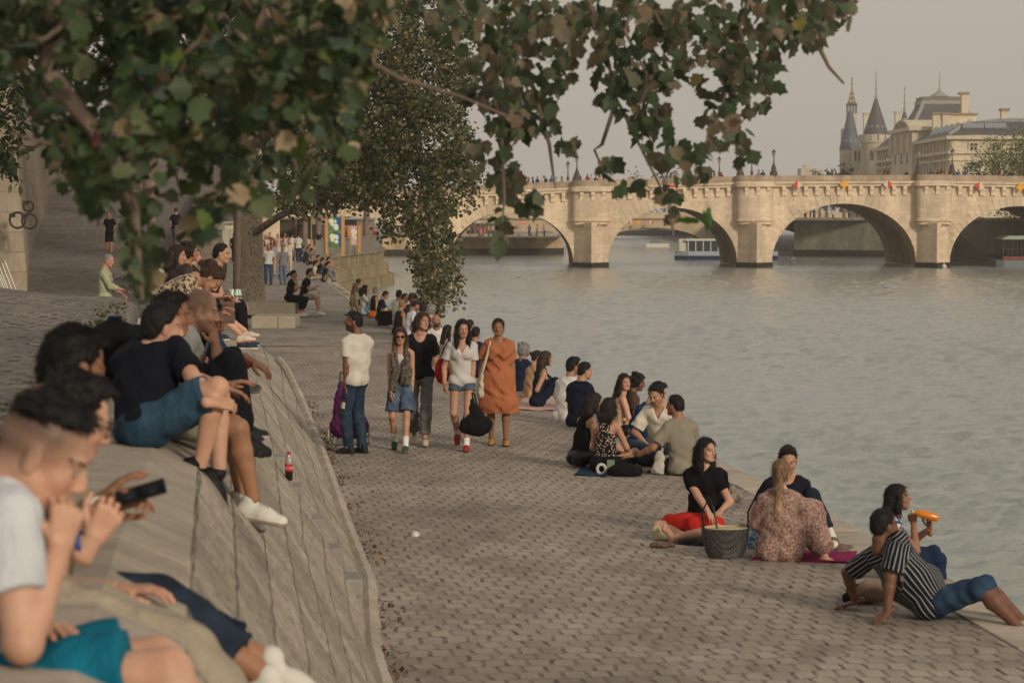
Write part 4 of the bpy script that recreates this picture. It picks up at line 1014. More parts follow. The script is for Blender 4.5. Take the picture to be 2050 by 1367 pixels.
def palace():
    stone = stone_mat('palace_stone', '#d3c5a9', 1.4, .5, .06, .02, .22, 'xz', .3, .4, .75, .03); stone2 = stone_mat('tower_stone', '#c6baa4', 1.2, .5, .08, .02, .2, 'xz', .3, .4, .75, .03)
    slate = plain('slate', '#504e50', .6, .22, 1.2, .4, 4, .05); zinc = plain('zinc', '#7e8488', .5, .1, 1, .1); lead = plain('lead_ridge', '#8f8f88', .6)
    win = plain('dark_window', '#3a3630', .3, .2, bump=0); brick = plain('stone_cap', '#8f7a62', .9); gold = plain('gilt', '#7d6a46', .6)
    def P(px, py, d): return W(px, py, d)
    X0 = 85.0; Y0, Y1 = 470.0, 566.0; zt = P(1897, 274, Y0).z; zb = -2.0; XR = 85 + 90
    root = empty('palace_building', (X0, Y0, zb)); tag(root, 'long cream stone palace with slate roofs seen above the bridge', 'building')
    o = root.location; loc = lambda x, y, z: (x - o.x, y - o.y, z - o.z)
    m = MB(); m.span(0, XR - X0, 0, 100, 0, zt - zb); m.build('wall', stone, root)
    def trim(z, h, pr, name='cornice'):
        m = MB(); m.span(-pr, XR - X0, -pr, 0, z - zb, z - zb + h); m.span(-pr, 0, .0, 96, z - zb, z - zb + h); return m.build(name, stone, root)
    trim(zt - .5, .7, .9); trim(P(0, 308, Y0).z, .6, .5, 'string_course'); trim(P(0, 322, Y0).z, .35, .35, 'string_course')
    # windows of the long receding front, upper row; deep reveals with frames
    def window(x, y, z, w, h, side):
        f = MB()
        if side: f.box((-.12, y, z - zb), (.25, w + .7, h + .7))
        else: f.box((x, -.12, z - zb), (w + .7, .25, h + .7))
        fr = f.build('window', stone, root)
        g = MB()
        if side: g.box((-.27, y, z - zb), (.1, w, h))
        else: g.box((x, -.27, z - zb), (w, .1, h)); 
        g.build('pane', win, fr)
        b = MB()
        if side:
            b.box((-.34, y, z - zb), (.06, .12, h)); b.box((-.34, y, z - zb + h*.15), (.06, w, .12))
        else:
            b.box((x, -.34, z - zb), (.18, .06, h)); b.box((x, -.34, z - zb + h*.12), (w, .06, .16))
        b.build('glazing_bar', stone, fr)
    for k in range(9):
        y = 5 + k*3.9
        window(0, y, P(0, 294, Y0).z, .9, 3.4, True); window(0, y, P(0, 335, Y0).z, 1.2, 4.2, True)
    for k in range(6): y = 70 + k*4.2; window(0, y, P(0, 294, Y0).z, .9, 3.2, True); window(0, y, P(0, 335, Y0).z, 1.2, 4.0, True)
    for px in (1946, 1990, 2034): 
        x = (px - 1025)/4840*Y0 - X0; window(x, 0, P(0, 295.5, Y0).z, 1.25, 1.6, False); window(x, 0, P(0, 334, Y0).z, 1.25, 1.8, False)
    m = MB(); m.lathe([(.9, -.1), (.9, .1), (.7, .14)], n=20, M=Matrix.Rotation(R(90), 3, 'X')); q = m.build('medallion', stone, root, True); q.location = ((1911-1025)/4840*Y0 - X0, -.1, P(0, 291, Y0).z - zb)
    # roofs: hipped slate with a zinc top
    ze = zt + .3; zr = P(0, 244, Y0 + 6).z; zzt = P(0, 234, Y0 + 12).z
    m = MB(); m.add([loc(X0 - .6, Y0 - .6, ze), loc(XR, Y0 - .6, ze), loc(XR, Y0 + 7, zr), loc(X0 + 5, Y0 + 7, zr), loc(X0 + 5, Y0 + 40, zr), loc(X0 - .6, Y0 + 38, ze)], [(0, 1, 2, 3), (5, 0, 3, 4)])
    m.add([loc(X0 + 5, Y0 + 40, zr - .6), loc(X0 - .6, Y0 + 38, ze - .8), loc(X0 + 20, Y0 + 40, ze)], [(0, 1, 2)]); m.build('roof', slate, root)
    m = MB(); m.add([loc(X0 + 5, Y0 + 7, zr + .02), loc(XR, Y0 + 7, zr + .02), loc(XR, Y0 + 20, zzt), loc(X0 + 14, Y0 + 20, zzt), loc(X0 + 14, Y0 + 40, zzt), loc(X0 + 5, Y0 + 40, zr)], [(0, 1, 2, 3), (0, 3, 4, 5)]); m.build('zinc_roof', zinc, root)
    m = MB(); m.tube([loc(X0 - .4, Y0 - .4, ze + .1), loc(X0 + 5, Y0 + 7, zr + .1)], .35, 6); m.build('ridge', lead, root)
    for y in (6, 12, 18, 24, 30):
        m = MB(); m.box((2.2, y, (ze + zr)/2 - zb + .1), (1.1, .9, 2.2), M=Matrix.Rotation(R(38), 3, 'Y')); m.build('skylight', zinc, root)
    for px in (1945, 1990):
        m = MB(); m.box(((px-1025)/4840*(Y0+3) - X0, 3.2, (ze + zr)/2 - zb + .3), (4.2, .8, 1.4), M=Matrix.Rotation(R(-45), 3, 'X')); m.build('skylight', zinc, root)
    # lower wing beyond the pavilion
    m = MB(); zf = ze - .6; m.add([loc(X0 - .6, Y0 + 66, zf), loc(X0 - .6, Y0 + 97, zf), loc(X0 + 6, Y0 + 97, zf + 5.5), loc(X0 + 6, Y0 + 66, zf + 5.5)], [(0, 1, 2, 3)]); m.build('roof', slate, root)
    for px, py0, py1, d in ((1874, 228, 262, 505), (1893, 228, 258, 505), (2011, 220, 246, 490)):
        a = P(px, py0, d); b = P(px, py1, d); m = MB(); hh = a.z - b.z + 4; m.box(loc(a.x, a.y, b.z - 4 + hh/2), (1.5, 1.6, hh)); c = m.build('chimney', stone, root)
        MB().box(loc(a.x, a.y, a.z), (1.9, 2.0, .5)).build('chimney_cap', brick, c)
    # pavilion with round pediment
    pv = empty('palace_pavilion', (X0, 522, zb)); tag(pv, 'projecting palace bay topped by a curved sculpted pediment before the dome', 'building')
    zp = P(1815, 263, 512).z - zb; m = MB(); m.span(-1.2, 14, -14, 13, 0, zp); m.build('wall', stone, pv)
    m = MB(); m.span(-2.0, 14, -15, 14, zp, zp + .8); m.build('cornice', stone, pv)
    zc = P(1815, 237, 512).z - zb; arc = [(-11 + 22*k/14, zp + .8 + (zc - zp - .8)*math.sin(math.pi*k/14)**.75) for k in range(15)]
    m = MB(); m.prism(arc, -1.4, 8, 'X'); m.build('pediment', stone, pv)
    arc2 = [(a*.78, zp + .9 + (b - zp - .8)*.76) for a, b in arc]; m = MB(); m.prism(arc2, -1.6, -1.3, 'X'); m.build('relief', plain('carved_relief', '#8a7556', .9, .45, .9, .8, 2.5, .2), pv)
    for k in range(3):
        m = MB(); m.box((-1.25, -8 + 8*k, P(0, 300, 520).z - zb), (.2, 2.2, 6)); m.build('window', win, pv)
    for k in range(4):
        m = MB(); m.lathe([(.55, P(0, 309, 520).z - zb), (.5, zp - .6)], c=(-1.5, -12 + 8*k, 0), n=8); m.build('column', stone, pv, True)
    # dome
    d = 555; dm = empty('square_dome', P(1880, 280, d)); tag(dm, 'large grey square dome with lantern and flagpole behind the palace', 'dome'); s = 4840/d
    def dz(py): return P(0, py, d).z - dm.location.z
    hw = [(284, 8.0), (268, 7.6), (254, 7.1), (243, 6.6), (233, 6.0), (224, 5.4), (216, 4.95), (208, 4.7)]
    m = MB(); n = len(hw)
    V = []; 
    for py, w in hw: V += [(-w, -w, dz(py)), (w, -w, dz(py)), (w, w, dz(py)), (-w, w, dz(py))]
    m.add(V, [(i*4+j, i*4+(j+1) % 4, i*4+4+(j+1) % 4, i*4+4+j) for i in range(n-1) for j in range(4)]); m.build('dome_roof', slate, dm)
    for sx in (-1, 1):
        m = MB(); m.tube([(sx*(w-.05), -w + .05, dz(py)) for py, w in hw], .45, 6); m.build('rib', lead, dm)
    m = MB(); m.box((0, 0, dz(300)), (18.5, 18.5, 3.8)); m.build('drum', stone, dm)
    m = MB(); w = 4.9; m.box((0, 0, dz(207)), (w*2, w*2, .8)); m.box((0, 0, dz(204)), (w*2 - 1, w*2 - 1, .8)); m.build('dome_ledge', lead, dm)
    m = MB(); m.box((0, 0, dz(205) + .6), (w*2 - .6, w*2 - .6, .9)); m.build('balustrade', plain('iron_balustrade', '#6e675c', .6), dm)
    m = MB(); m.lathe([(2.0, dz(203)), (2.0, dz(195)), (2.4, dz(194)), (1.6, dz(189)), (.8, dz(185)), (.35, dz(181)), (.14, dz(176)), (.06, dz(142))], n=12); m.build('lantern', lead, dm, True)
    # attic block beside the dome and its chimney
    bk = empty('attic_block', P(1916, 250, 530)); tag(bk, 'plain stone attic block with chimney right of the dome', 'building')
    m = MB(); m.box((0, 0, -2.5), (7.2, 6, 9)); m.build('wall', stone, bk); m = MB(); m.box((0, 0, 2.2), (8.0, 6.8, .4)); m.build('cornice', brick, bk)
    m = MB(); m.box((1.6, 0, 4.4), (1.5, 1.5, 4.4)); m.build('chimney', stone, bk); MB().box((1.4, 0, 6.8), (2.2, 2.0, .5)).build('chimney_cap', brick, bk)
    # towers
    def tower(name, label, px0, px1, pyt, apex, pyb, d, crenel=False, fin=0, over=1.12, mat=stone2, rm=None):
        c = P((px0+px1)/2, 425, d); r = (px1-px0)/2*d/4840; root = empty(name, (c.x, c.y + r, zb)); tag(root, label, 'tower')
        z = lambda py: P(0, py, d).z - zb
        m = MB(); m.lathe([(r, 0), (r, z(pyt) - .6), (r*1.04, z(pyt) - .3), (r*1.04, z(pyt))], n=28); m.build('wall', mat, root, True)
        ra = r*over; zr0 = z(pyb)
        ap = z(apex[1]); off = P(apex[0], apex[1], d).x - c.x
        m = MB(); prof = [(ra, zr0), (ra*.93, zr0 + .35)] + [(ra*(1-t)**1.06 + .18, zr0 + (ap-zr0)*t) for t in (.12, .35, .6, .85, .97)]
        if not fin: prof = [(ra, zr0), (ra*.95, zr0 + .4)] + [(ra*(1-t)*.8 + ra*.2, zr0 + (ap-zr0)*t) for t in (.15, .5, .9)] + [(ra*.14, ap)]
        m.lathe(prof, n=28); m.build('cone_roof', rm or slate, root, True)
        if fin:
            m = MB(); m.lathe([(.4, ap - 1.2), (.3, ap), (.12, ap + 1.2), (.3, ap + 1.6), (.1, ap + 2.2), (.22, ap + 3.4), (.07, ap + 4.0), (.18, ap + 5.2), (.05, ap + 5.8), (.03, z(fin))], n=8); m.build('finial', lead, root, True)
        for k in range(5):
            a = R(-150 + 30*k); m = MB(); hh = zr0 + (ap-zr0)*.22; rr = ra*.78
            m.box((rr*math.cos(a), rr*math.sin(a), hh), (.3, .5, .9), rz=a); m.build('dormer', lead, root)
        return root, r, z
    tower('round_tower', 'round tower with blunt slate cone in front of the gilded clock turret', 1683, 1724, 300, (1706, 222), 300, 600, rm=plain('blue_slate', '#545a63', .6, .2, 1.2, .4, 4, .05), over=1.08)
    tw, r, z = tower('battlemented_tower', 'tall battlemented tower with steep slate cone and iron finial', 1726, 1787, 283, (1768, 192), 272, 585, fin=132, over=.84)
    m = MB(); m.lathe([(r*1.1, z(285)), (r*1.1, z(281)), (r*1.02, z(281))], n=28); m.build('moulding', stone2, tw)
    for k in range(14):
        a = 2*math.pi*k/14; m = MB(); m.box((r*1.03*math.cos(a), r*1.03*math.sin(a), z(275.5)), (.6, 1.5, 1.5), rz=a); m.build('merlon', stone2, tw)
    m = MB(); m.box((-r*.35, -r*.96, z(310)), (.6, .4, 2.4)); m.build('window', win, tw)
    # square clock turret with patterned gilt roof
    d = 640; c = P(1705, 300, d); ck = empty('clock_turret', (c.x, c.y, zb)); tag(ck, 'slender clock turret with gold patterned spire behind the blunt tower', 'tower'); z = lambda py: P(0, py, d).z - zb; u = d/4840
    m = MB(); m.span(-19*u, 8*u, -2, 3, 0, z(258)); m.span(-9.5*u, 8*u, -1.2, 2, z(258), z(228)); m.build('wall', stone2, ck)
    m = MB(); 
    for sx in (-9, -3.2, 2.6, 8): m.span((sx-.8)*u, (sx+.8)*u, -1.2, -1.0, z(228), z(210)); m.span((sx-.8)*u, (sx+.8)*u, 1.0, 1.2, z(228), z(210))
    m.box((-.5*u, 0, z(210)), (20*u, 2.6, .5)); m.build('belfry', plain('belfry_timber', '#4f4538', .8), ck)
    t = NT('gilt_roof'); sx = t.node('ShaderNodeSeparateXYZ'); t.link(t.coord(), sx.inputs[0]); w = t.math('FRACT', t.math('MULTIPLY', t.math('ADD', sx.outputs[2], t.math('MULTIPLY', t.math('PINGPONG', sx.outputs[0], .45), 1.2)), .8))
    GR = t.out(t.ramp(w, [(0, lin('#5e4a2c')), (.5, lin('#9c8458'))], 'CONSTANT'), .5)
    m = MB(); m.lathe([(10*u*1.2, z(209)), (8*u, z(200)), (4.5*u, z(186)), (1.2*u, z(176)), (.3, z(168))], c=(-.5*u, 0, 0), n=4, M=Matrix.Rotation(R(45), 3, 'Z')); m.build('spire', GR, ck)
    m = MB(); m.lathe([(.2, z(170)), (.12, z(160)), (.28, z(158)), (.04, z(156))], c=(-.5*u, 0, 0), n=6); m.build('finial', gold, ck)
    # two chimney stacks beside the tower, and a small needle turret
    for px, a, b, d, lb in ((1734, 228, 300, 610, 'tall stone chimney between the two round towers'), (1797, 225, 300, 575, 'tall stone chimney between battlemented tower and pediment')):
        p = P(px, a, d); root = empty('chimney_stack', (p.x, p.y, 0)); tag(root, lb, 'chimney'); m = MB(); m.box((0, 0, p.z/2), (1.3, 1.5, p.z)); m.build('shaft', stone, root); MB().box((0, 0, p.z), (1.6, 1.8, .5)).build('cap', stone2, root)
    tower('needle_turret', 'thin dark needle turret just left of the dome', 1804, 1816, 244, (1810, 219), 246, 600, fin=206, over=1.1)
    # wall linking the two towers
    p = P(1724, 340, 597); root = empty('link_building', (p.x, p.y, zb)); tag(root, 'narrow windowed stone range between the two round towers', 'building'); hh = P(0, 295, 597).z - zb
    m = MB(); m.span(-2, 3, 0, 6, 0, hh); m.build('wall', stone2, root)
    for k in range(3):
        m = MB(); m.box((-1.4 + k*.9, -.05, hh - 2.2), (.45, .1, 2.4)); m.build('window', win, root)
    p = P(1625, 345, 640); root = empty('low_building', (p.x, p.y, zb)); tag(root, 'pale low building far behind the bridge parapet', 'building'); hh = P(0, 337, 640).z - zb
    m = MB(); m.span(-2.8, 2.8, 0, 8, 0, hh); m.build('wall', stone2, root); m = MB(); m.span(-1.9, -.4, 1, 3, hh, hh + .9); m.build('chimney', stone2, root)
palace()

def river_far():
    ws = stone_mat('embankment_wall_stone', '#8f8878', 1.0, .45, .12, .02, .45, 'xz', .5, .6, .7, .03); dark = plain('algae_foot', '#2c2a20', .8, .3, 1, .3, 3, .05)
    # island wall seen through the middle arch
    def wall(px0, px1, d0, d1, py, label, mt=ws):
        a, b = W(px0, 425, d0), W(px1, 425, d1); z1 = W(0, py, (d0+d1)/2).z; root = empty('embankment_wall', (a.x, a.y, WATER)); tag(root, label, 'wall')
        v = Vector((b.x - a.x, b.y - a.y, 0)); Lg = v.length; root.rotation_euler = (0, 0, math.atan2(v.y, v.x))
        m = MB(); m.span(0, Lg, 0, 3, .9, z1 - WATER); m.build('masonry', mt, root); m = MB(); m.span(0, Lg, -.15, 3, -.5, .9); m.build('wet_foot', dark, root); m = MB(); m.span(0, Lg, -.2, .6, z1 - WATER, z1 - WATER + .35); m.build('coping', stone_mat('coping_light', '#9a927f', 2, 1), root)
        return a, b, z1
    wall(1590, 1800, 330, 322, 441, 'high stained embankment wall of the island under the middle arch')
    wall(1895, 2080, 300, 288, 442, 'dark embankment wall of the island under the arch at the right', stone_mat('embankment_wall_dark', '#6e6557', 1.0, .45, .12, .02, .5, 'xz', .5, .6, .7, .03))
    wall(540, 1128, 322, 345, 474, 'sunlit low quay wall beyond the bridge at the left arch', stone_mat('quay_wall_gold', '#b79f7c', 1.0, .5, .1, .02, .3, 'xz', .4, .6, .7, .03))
    wall(1215, 1420, 640, 640, 463, 'distant pale quay wall behind the farther bridge', stone_mat('quay_wall_gold', '#b79f7c', 1.0, .5, .1, .02, .3, 'xz', .4, .6, .7, .03))
    # terrace ground of the island and of the far left bank behind their walls
    for x0, x1, y0, y1, z, nm in ((36, 400, 324, 700, W(0, 441, 326).z - .05, 'island_ground'), (-300, 7.0, 333, 700, W(0, 474, 337).z - .05, 'far_bank_ground')):
        o = MB().add([(x0, y0, z), (x1, y0, z), (x1, y1, z), (x0, y1, z)], [(0, 1, 2, 3)]).build(nm, FARQ); o['kind'] = 'structure'
    # stairs beside the second wall
    p = W(1955, 500, 292); root = empty('river_stairs', (p.x, p.y, WATER)); tag(root, 'stone stair climbing the island wall beside the moored boat', 'stairs')
    m = MB()
    for k in range(12): m.span(-4.5 + k*.5, -4.5 + (k+1)*.5, -1.2, .2, -.3, .5 + (11-k)*.42)
    m.build('flight', ws, root); m = MB(); m.span(-5, 2, -2.4, -1.2, -.5, .55); m.build('landing', ws, root)
    # farther bridge
    root = empty('farther_bridge', (0, 430, WATER)); tag(root, 'second stone bridge farther upstream seen through the arches', 'bridge'); m = MB(); s = MB()
    zt = W(0, 438, 430).z - WATER
    pr = [(960, 1032), (1150, 1205), (1412, 1470), (1640, 1700)]
    for i in range(3):
        x0, x1 = W(pr[i][1], 0, 430).x, W(pr[i+1][0], 0, 430).x; A = arch_curve(x0, x1, W(0, (463, 456, 458)[i], 430).z - WATER, -.1, 20)
        f = [[(a[0], 0, zt) for a in A], [(a[0], 0, a[1]) for a in A]]; m.grid(f); m.grid([[(x, 14, z) for x, y, z in r] for r in f]); s.grid([[(a[0], 0, a[1]) for a in A], [(a[0], 14, a[1]) for a in A]])
    for a, b in pr: m.span(W(a, 0, 430).x, W(b, 0, 430).x, 0, 14, -.5, zt)
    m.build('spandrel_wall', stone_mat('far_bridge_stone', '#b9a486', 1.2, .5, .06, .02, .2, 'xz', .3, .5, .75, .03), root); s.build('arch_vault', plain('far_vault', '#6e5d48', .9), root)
    m = MB(); x0, x1 = W(900, 0, 430).x, W(1700, 0, 430).x; m.span(x0, x1, -.5, 14.3, zt, zt + .35); m.span(x0, x1, -.2, .2, zt + .352, zt + 1.1); m.build('parapet', stone_mat('far_bridge_stone2', '#c2ae90', 1.2, .5, .06, .02, .2, 'xz', .3, .5, .75, .03), root)
    # ironwork arch of a third bridge
    root = empty('iron_bridge', (0, 560, 0)); tag(root, 'thin dark iron bridge span far upstream', 'bridge'); m = MB()
    pts = [(W(px, 0, 560).x, 0, W(0, py, 560).z) for px, py in ((1200, 474), (1260, 466), (1310, 463), (1360, 464), (1420, 470))]; m.tube(pts, .35, 6); m.tube([(p[0], 8, p[2]) for p in pts], .35, 6); m.build('arch_rib', plain('iron_dark', '#3c3a36', .6), root)
    m = MB(); m.span(pts[0][0], pts[-1][0], -1, 9, pts[2][2] + .4, pts[2][2] + .9); m.build('deck', plain('iron_dark', '#3c3a36', .6), root)
river_far()

def boats():
    white = plain('boat_white', '#c9c4b6', .35, .05, bump=0); blue = plain('boat_blue', '#243a5e', .4, .1, bump=0); gl = plain('boat_glass', '#39444a', .15, .2, bump=0); wood = plain('boat_deck', '#7d6a52', .7); grey = plain('boat_grey', '#6d7478', .5)
    # white excursion boat behind the second arch
    p = W(1352, 512, 306); root = empty('river_boat', (p.x, p.y, WATER)); tag(root, 'white excursion boat with blue hull behind the second bridge arch', 'boat')
    Lb = 13.0
    m = MB(); pl = [(0, 1.6), (1.6, .2), (Lb, 0), (Lb, 4), (1.6, 3.4), (0, 1.9)]
    m.prism(pl, -.3, .5, 'Z'); m.build('hull', blue, root, bevel=.06); m = MB(); m.prism([(a*.995 + .05, b) for a, b in pl], .5, 1.05, 'Z'); m.build('hull_band', plain('boat_pale', '#b5bcc2', .4), root)
    m = MB(); m.span(1.6, Lb - .2, .55, 3.4, 1.05, 2.35); m.build('cabin', gl, root)
    for k in range(12): 
        x = 1.6 + k*.95; MB().span(x, x + .13, .48, .56, 1.05, 2.38).build('window_post', white, root)
    m = MB(); m.span(1.3, Lb, .3, 3.7, 2.35, 2.62); m.build('roof', white, root, bevel=.05); m = MB(); m.span(.55, 1.6, .8, 3.0, 1.05, 2.6); m.build('bow_cabin', white, root)
    m = MB(); m.tube([(8.5, 1.8, 2.62), (8.5, 1.8, 3.4)], .06, 6); m.span(7.4, 9.6, 1.0, 2.6, 3.4, 3.5); m.build('sun_canopy', white, root)
    p = W(1313, 489, 420); root = empty('motor_boat', (p.x, p.y, WATER)); tag(root, 'small white motor boat under the farther bridge', 'boat')
    m = MB(); m.prism([(-1.7, 0), (1.8, 0), (2.4, .9), (1.8, 1.8), (-1.7, 1.8)], -.2, .55, 'Z'); m.build('hull', white, root, bevel=.05); MB().span(-1.0, .8, .3, 1.5, .55, 1.2).build('cabin', grey, root)
    # moored boat with glass framework at the right edge
    p = W(1996, 528, 266); root = empty('moored_barge', (p.x, p.y, WATER)); tag(root, 'grey moored boat with dark framework and pale canopy at the right edge', 'boat')
    m = MB(); m.prism([(0, .5), (.8, 0), (9, 0), (9, 5), (.8, 5), (0, 4.5)], -.3, .75, 'Z'); m.build('hull', grey, root, bevel=.05); m = MB(); m.span(.6, 9, -.06, .06, .75, 1.15); m.build('rail_panel', plain('barge_flowers', '#7a4238', .8, .5, 5), root)
    for k in range(12): MB().tube([(.7 + k*.5, .1, .75), (.7 + k*.5, .1, 2.9)], .05, 6).build('post', plain('iron_dark', '#3c3a36', .6), root)
    m = MB(); m.span(.6, 9, .1, 4.6, 2.9, 3.0); m.span(.6, 9, .05, .16, 1.9, 1.98); m.build('frame', plain('iron_dark', '#3c3a36', .6), root)
    m = MB(); m.prism([(.4, 3.02), (9, 3.02), (9, 3.45), (1.2, 3.4)], -.3, 4.8); m.build('canopy', plain('canopy_pale', '#9aa596', .7), root)
    # buoys
    for px, py, d, lb in ((1589, 506, 300, 'small white mooring buoy by the far side of the middle arch'), (1648, 508, 290, 'small white buoy under the middle arch'), (1890, 540, 262, 'small white float beside the rightmost pier foot')):
        q = W(px, py, d); m = MB(); m.lathe([(.02, -.25), (.2, -.15), (.28, .02), (.22, .2), (.06, .3), (.05, .42)], n=10); o = m.build('buoy', white, None, True); o.location = (q.x, q.y, WATER + .08); tag(o, lb, 'buoy')
boats()

def near_far_bank():
    """curved quay wall with railing, posters, cabin, ramp wall, retaining wall"""
    cs = stone_mat('curved_wall_stone', '#9c8c6c', 1.1, .42, .12, .025, .5, 'xz', .5, .7, .6, .03); cap = stone_mat('wall_cap', '#8b8272', 1.5, 2)
    yy = [150, 160, 170, 178, 185, 192, 200, 206, 212]; xx = [-12.2, -13.0, -13.3, -13.0, -12.4, -11.7, -11.1, -10.9, -11.6]
    n0 = Vector((1, -.15, 0)).normalized()
    root = empty('curved_quay_wall', (-12.4, 185, 0)); tag(root, 'curved stained stone quay wall with cap rising from the water', 'wall'); o = root.location
    m = MB(); rows = []
    for d, z in ((0, -.2), (.0, -1.1), (.35, -1.15), (.45, -2.0), (.9, -2.05), (1.0, WATER - .5)): rows.append([(x + d*.95 - o.x, y - d*.4 - o.y, z) for x, y in zip(xx, yy)])
    m.grid(rows); m.grid([[(xx[-1] - o.x, yy[-1] - o.y, -.2), (xx[-1] - o.x - 4, yy[-1] + 60 - o.y, -.2)], [(xx[-1] + 1 - o.x, yy[-1] - o.y, WATER - .5), (xx[-1] - o.x - 3.5, yy[-1] + 60 - o.y, WATER - .5)]]); m.build('masonry', cs, root)
    m = MB(); rows = [[(x + d - o.x, y - o.y, z) for x, y in zip(xx, yy)] for d, z in ((-.5, .12), (.12, .12), (.12, -.22), (-.5, -.22), (-.5, .12))]; m.grid(rows); m.build('cap', cap, root)
    rl = empty('steel_railing', (-12.4, 185, 0)); tag(rl, 'grey steel railing of slats on top of the curved quay wall', 'railing'); gm = plain('galvanised', '#7c786f', .5)
    px = [np.interp(t, [0, 1], [166, 211]) for t in np.linspace(0, 1, 26)]
    for y in px:
        x = interp(y, yy, xx) - .2; m = MB(); m.box((x - o.x, y - o.y, .62), (.22, .16, 1.05)); m.build('slat', gm, rl)
    m = MB(); m.tube([(interp(y, yy, xx) - .2 - o.x, y - o.y, 1.12) for y in px], .05, 6); m.build('rail', gm, rl)
    # sloping stone bank along the far quay
    b = empty('stone_bank', (-7, 95, 0)); tag(b, 'narrow sloping stone bank between the far path and the water', 'embankment'); ob = b.location; m = MB(); rows = []
    for y in range(76, 156, 4): rows.append([(kerb_xf(y) + .1 - ob.x, y - ob.y, .02), (kerb_xf(y) + .55 - ob.x, y - ob.y, .0), (kerb_xf(y) + .55 + .9*min(1, (y-72)/14) - ob.x, y - ob.y, WATER - .4)])
    m.grid(rows); m.build('bank_face', stone_mat('bank_stone', '#94866c', 1.2, .5, .1, .02, .35, 'y', .4, .7, .7, .02), b)
    # poster frames
    def poster(px0, px1, py0, py1, d, label, cols):
        a, c = W(px0, py0, d), W(px1, py1, d); w = c.x - a.x; zt = a.z; root = empty('poster_frame', ((a.x + c.x)/2, d, 0)); tag(root, label, 'poster frame'); wood = plain('frame_timber', '#b98d57', .8)
        for sx in (-1, 1): MB().box((sx*(w/2 + .13), 0, zt/2), (.24, .24, zt)).build('post', wood, root)
        n = len(cols); h = (zt - .55)/n
        for k, (bg, c1, c2, c3) in enumerate(cols):
            z0 = .55 + k*h + .04; m = MB(); m.box((0, 0, z0 + h/2 - .04), (w, .08, h - .08)); pn = m.build('panel', plain('poster_ground', bg, .6, .05, bump=0), root)
            m = MB(); m.prism([(w*.05, z0 + h*.9), (w*.49, z0 + h*.9), (w*.49, z0 + h*.1), (w*.3, z0 + h*.2)], -.05, -.041); m.build('print_shape', plain('poster_print', c1, .6, .05, bump=0), pn)
            m = MB(); m.prism([(-w*.48, z0 + h*.45), (-w*.3, z0 + h*.12), (-w*.48, z0 + h*.04)], -.05, -.041); m.build('print_shape', plain('poster_print', c2, .6, .05, bump=0), pn)
            rr = random.Random(k)
            m = MB()
            for q in range(7):
                x = rr.uniform(-.35, .25)*w; z = z0 + rr.uniform(.2, .75)*h; m.lathe([(.0, 0), (rr.uniform(.1, .2), .001), (.0, .012)], c=(x, -.055, z), n=8, M=Matrix.Rotation(R(90), 3, 'X'))
            m.build('white_print', plain('poster_white', c3, .6, .05, bump=0), pn)
    poster(657.5, 683, 433, 500, 172, 'tall wooden frame with green and blue printed panels on the far quay', [('#4f7d3a', '#2f5f9a', '#2a4f86', '#d8dccc'), ('#5d8a52', '#2d5a94', '#3c6d9a', '#d8dccc')])
    poster(703, 716, 452, 478, 186, 'pink and white panel behind the railing on the far quay', [('#c9a9a6', '#c88f98', '#b5c08f', '#d8cfc6')])
    poster(611, 621, 480, 495, 190, 'low board with pink print beside the man clasping hands', [('#cfc6bb', '#c05a68', '#7fae86', '#d8cfc6')])
    # white cabin, and pavilions under the bridge end
    def block(px0, px1, py0, py1, d, dep, label, mt, name='site_cabin', parts=()):
        a, c = W(px0, py0, d), W(px1, py1, d); root = empty(name, ((a.x + c.x)/2, d, c.z)); tag(root, label, 'cabin'); w = c.x - a.x; h = a.z - c.z
        m = MB(); m.span(-w/2, w/2, 0, dep, 0, h); m.build('wall', mt, root); m = MB(); m.span(-w/2 - .15, w/2 + .15, -.2, dep, h, h + .15); m.build('roof', plain('cabin_roof', '#9a9486', .7), root)
        for (x0, x1, z0, z1, mm, nm) in parts: MB().span(-w/2 + x0*w, -w/2 + x1*w, -.06, .0, z0*h, z1*h).build(nm, mm, root)
    wm = plain('cabin_white', '#c4bdab', .6, .06); dk = plain('cabin_dark', '#2f2a26', .8, .2); tn = plain('cabin_tan', '#a98c66', .8, .2)
    block(432, 486, 448, 516, 160, 4, 'white cabin with double doors behind the spotted tree trunk', wm, parts=((.05, .48, 0, .85, plain('cabin_door', '#b0aa9c', .5), 'door'), (.52, .95, 0, .85, plain('cabin_door', '#b0aa9c', .5), 'door'), (.62, .66, .4, .5, dk, 'handle')))
    block(560, 622, 440, 492, 205, 6, 'dark open pavilion with brown posts behind the standing crowd', plain('pavilion_brown', '#5a4c40', .8, .3), 'pavilion', ((.02, .42, .1, .55, dk, 'opening'), (.5, .56, 0, 1, tn, 'post'), (.66, .72, 0, 1, tn, 'post'), (.9, .96, 0, 1, tn, 'post')))
    block(622, 655, 428, 500, 200, 5, 'pale timber framed pavilion with dark window beside the poster frame', plain('pavilion_pale', '#a8977c', .8, .2), 'pavilion', ((.1, .5, .12, .7, dk, 'window'), (.55, .92, .12, .7, plain('cabin_glass', '#5d5348', .3), 'window')))
    block(686, 742, 440, 492, 205, 6, 'timber slatted pavilion half hidden by the drooping tree', plain('pavilion_slats', '#8d7760', .8, .35, 9), 'pavilion', ((0, .5, .8, 1, dk, 'awning'), (.3, .34, 0, .8, tn, 'post'), (.6, .64, 0, .8, tn, 'post')))
    block(905, 1000, 448, 476, 345, 8, 'row of dark stalls with tan roof beyond the left arch', plain('stall_dark', '#5d5145', .8, .4, 4), 'stall', ((.1, .3, .1, .7, tn, 'panel'), (.55, .7, .1, .7, plain('stall_pink', '#b06a6a', .8), 'panel')))
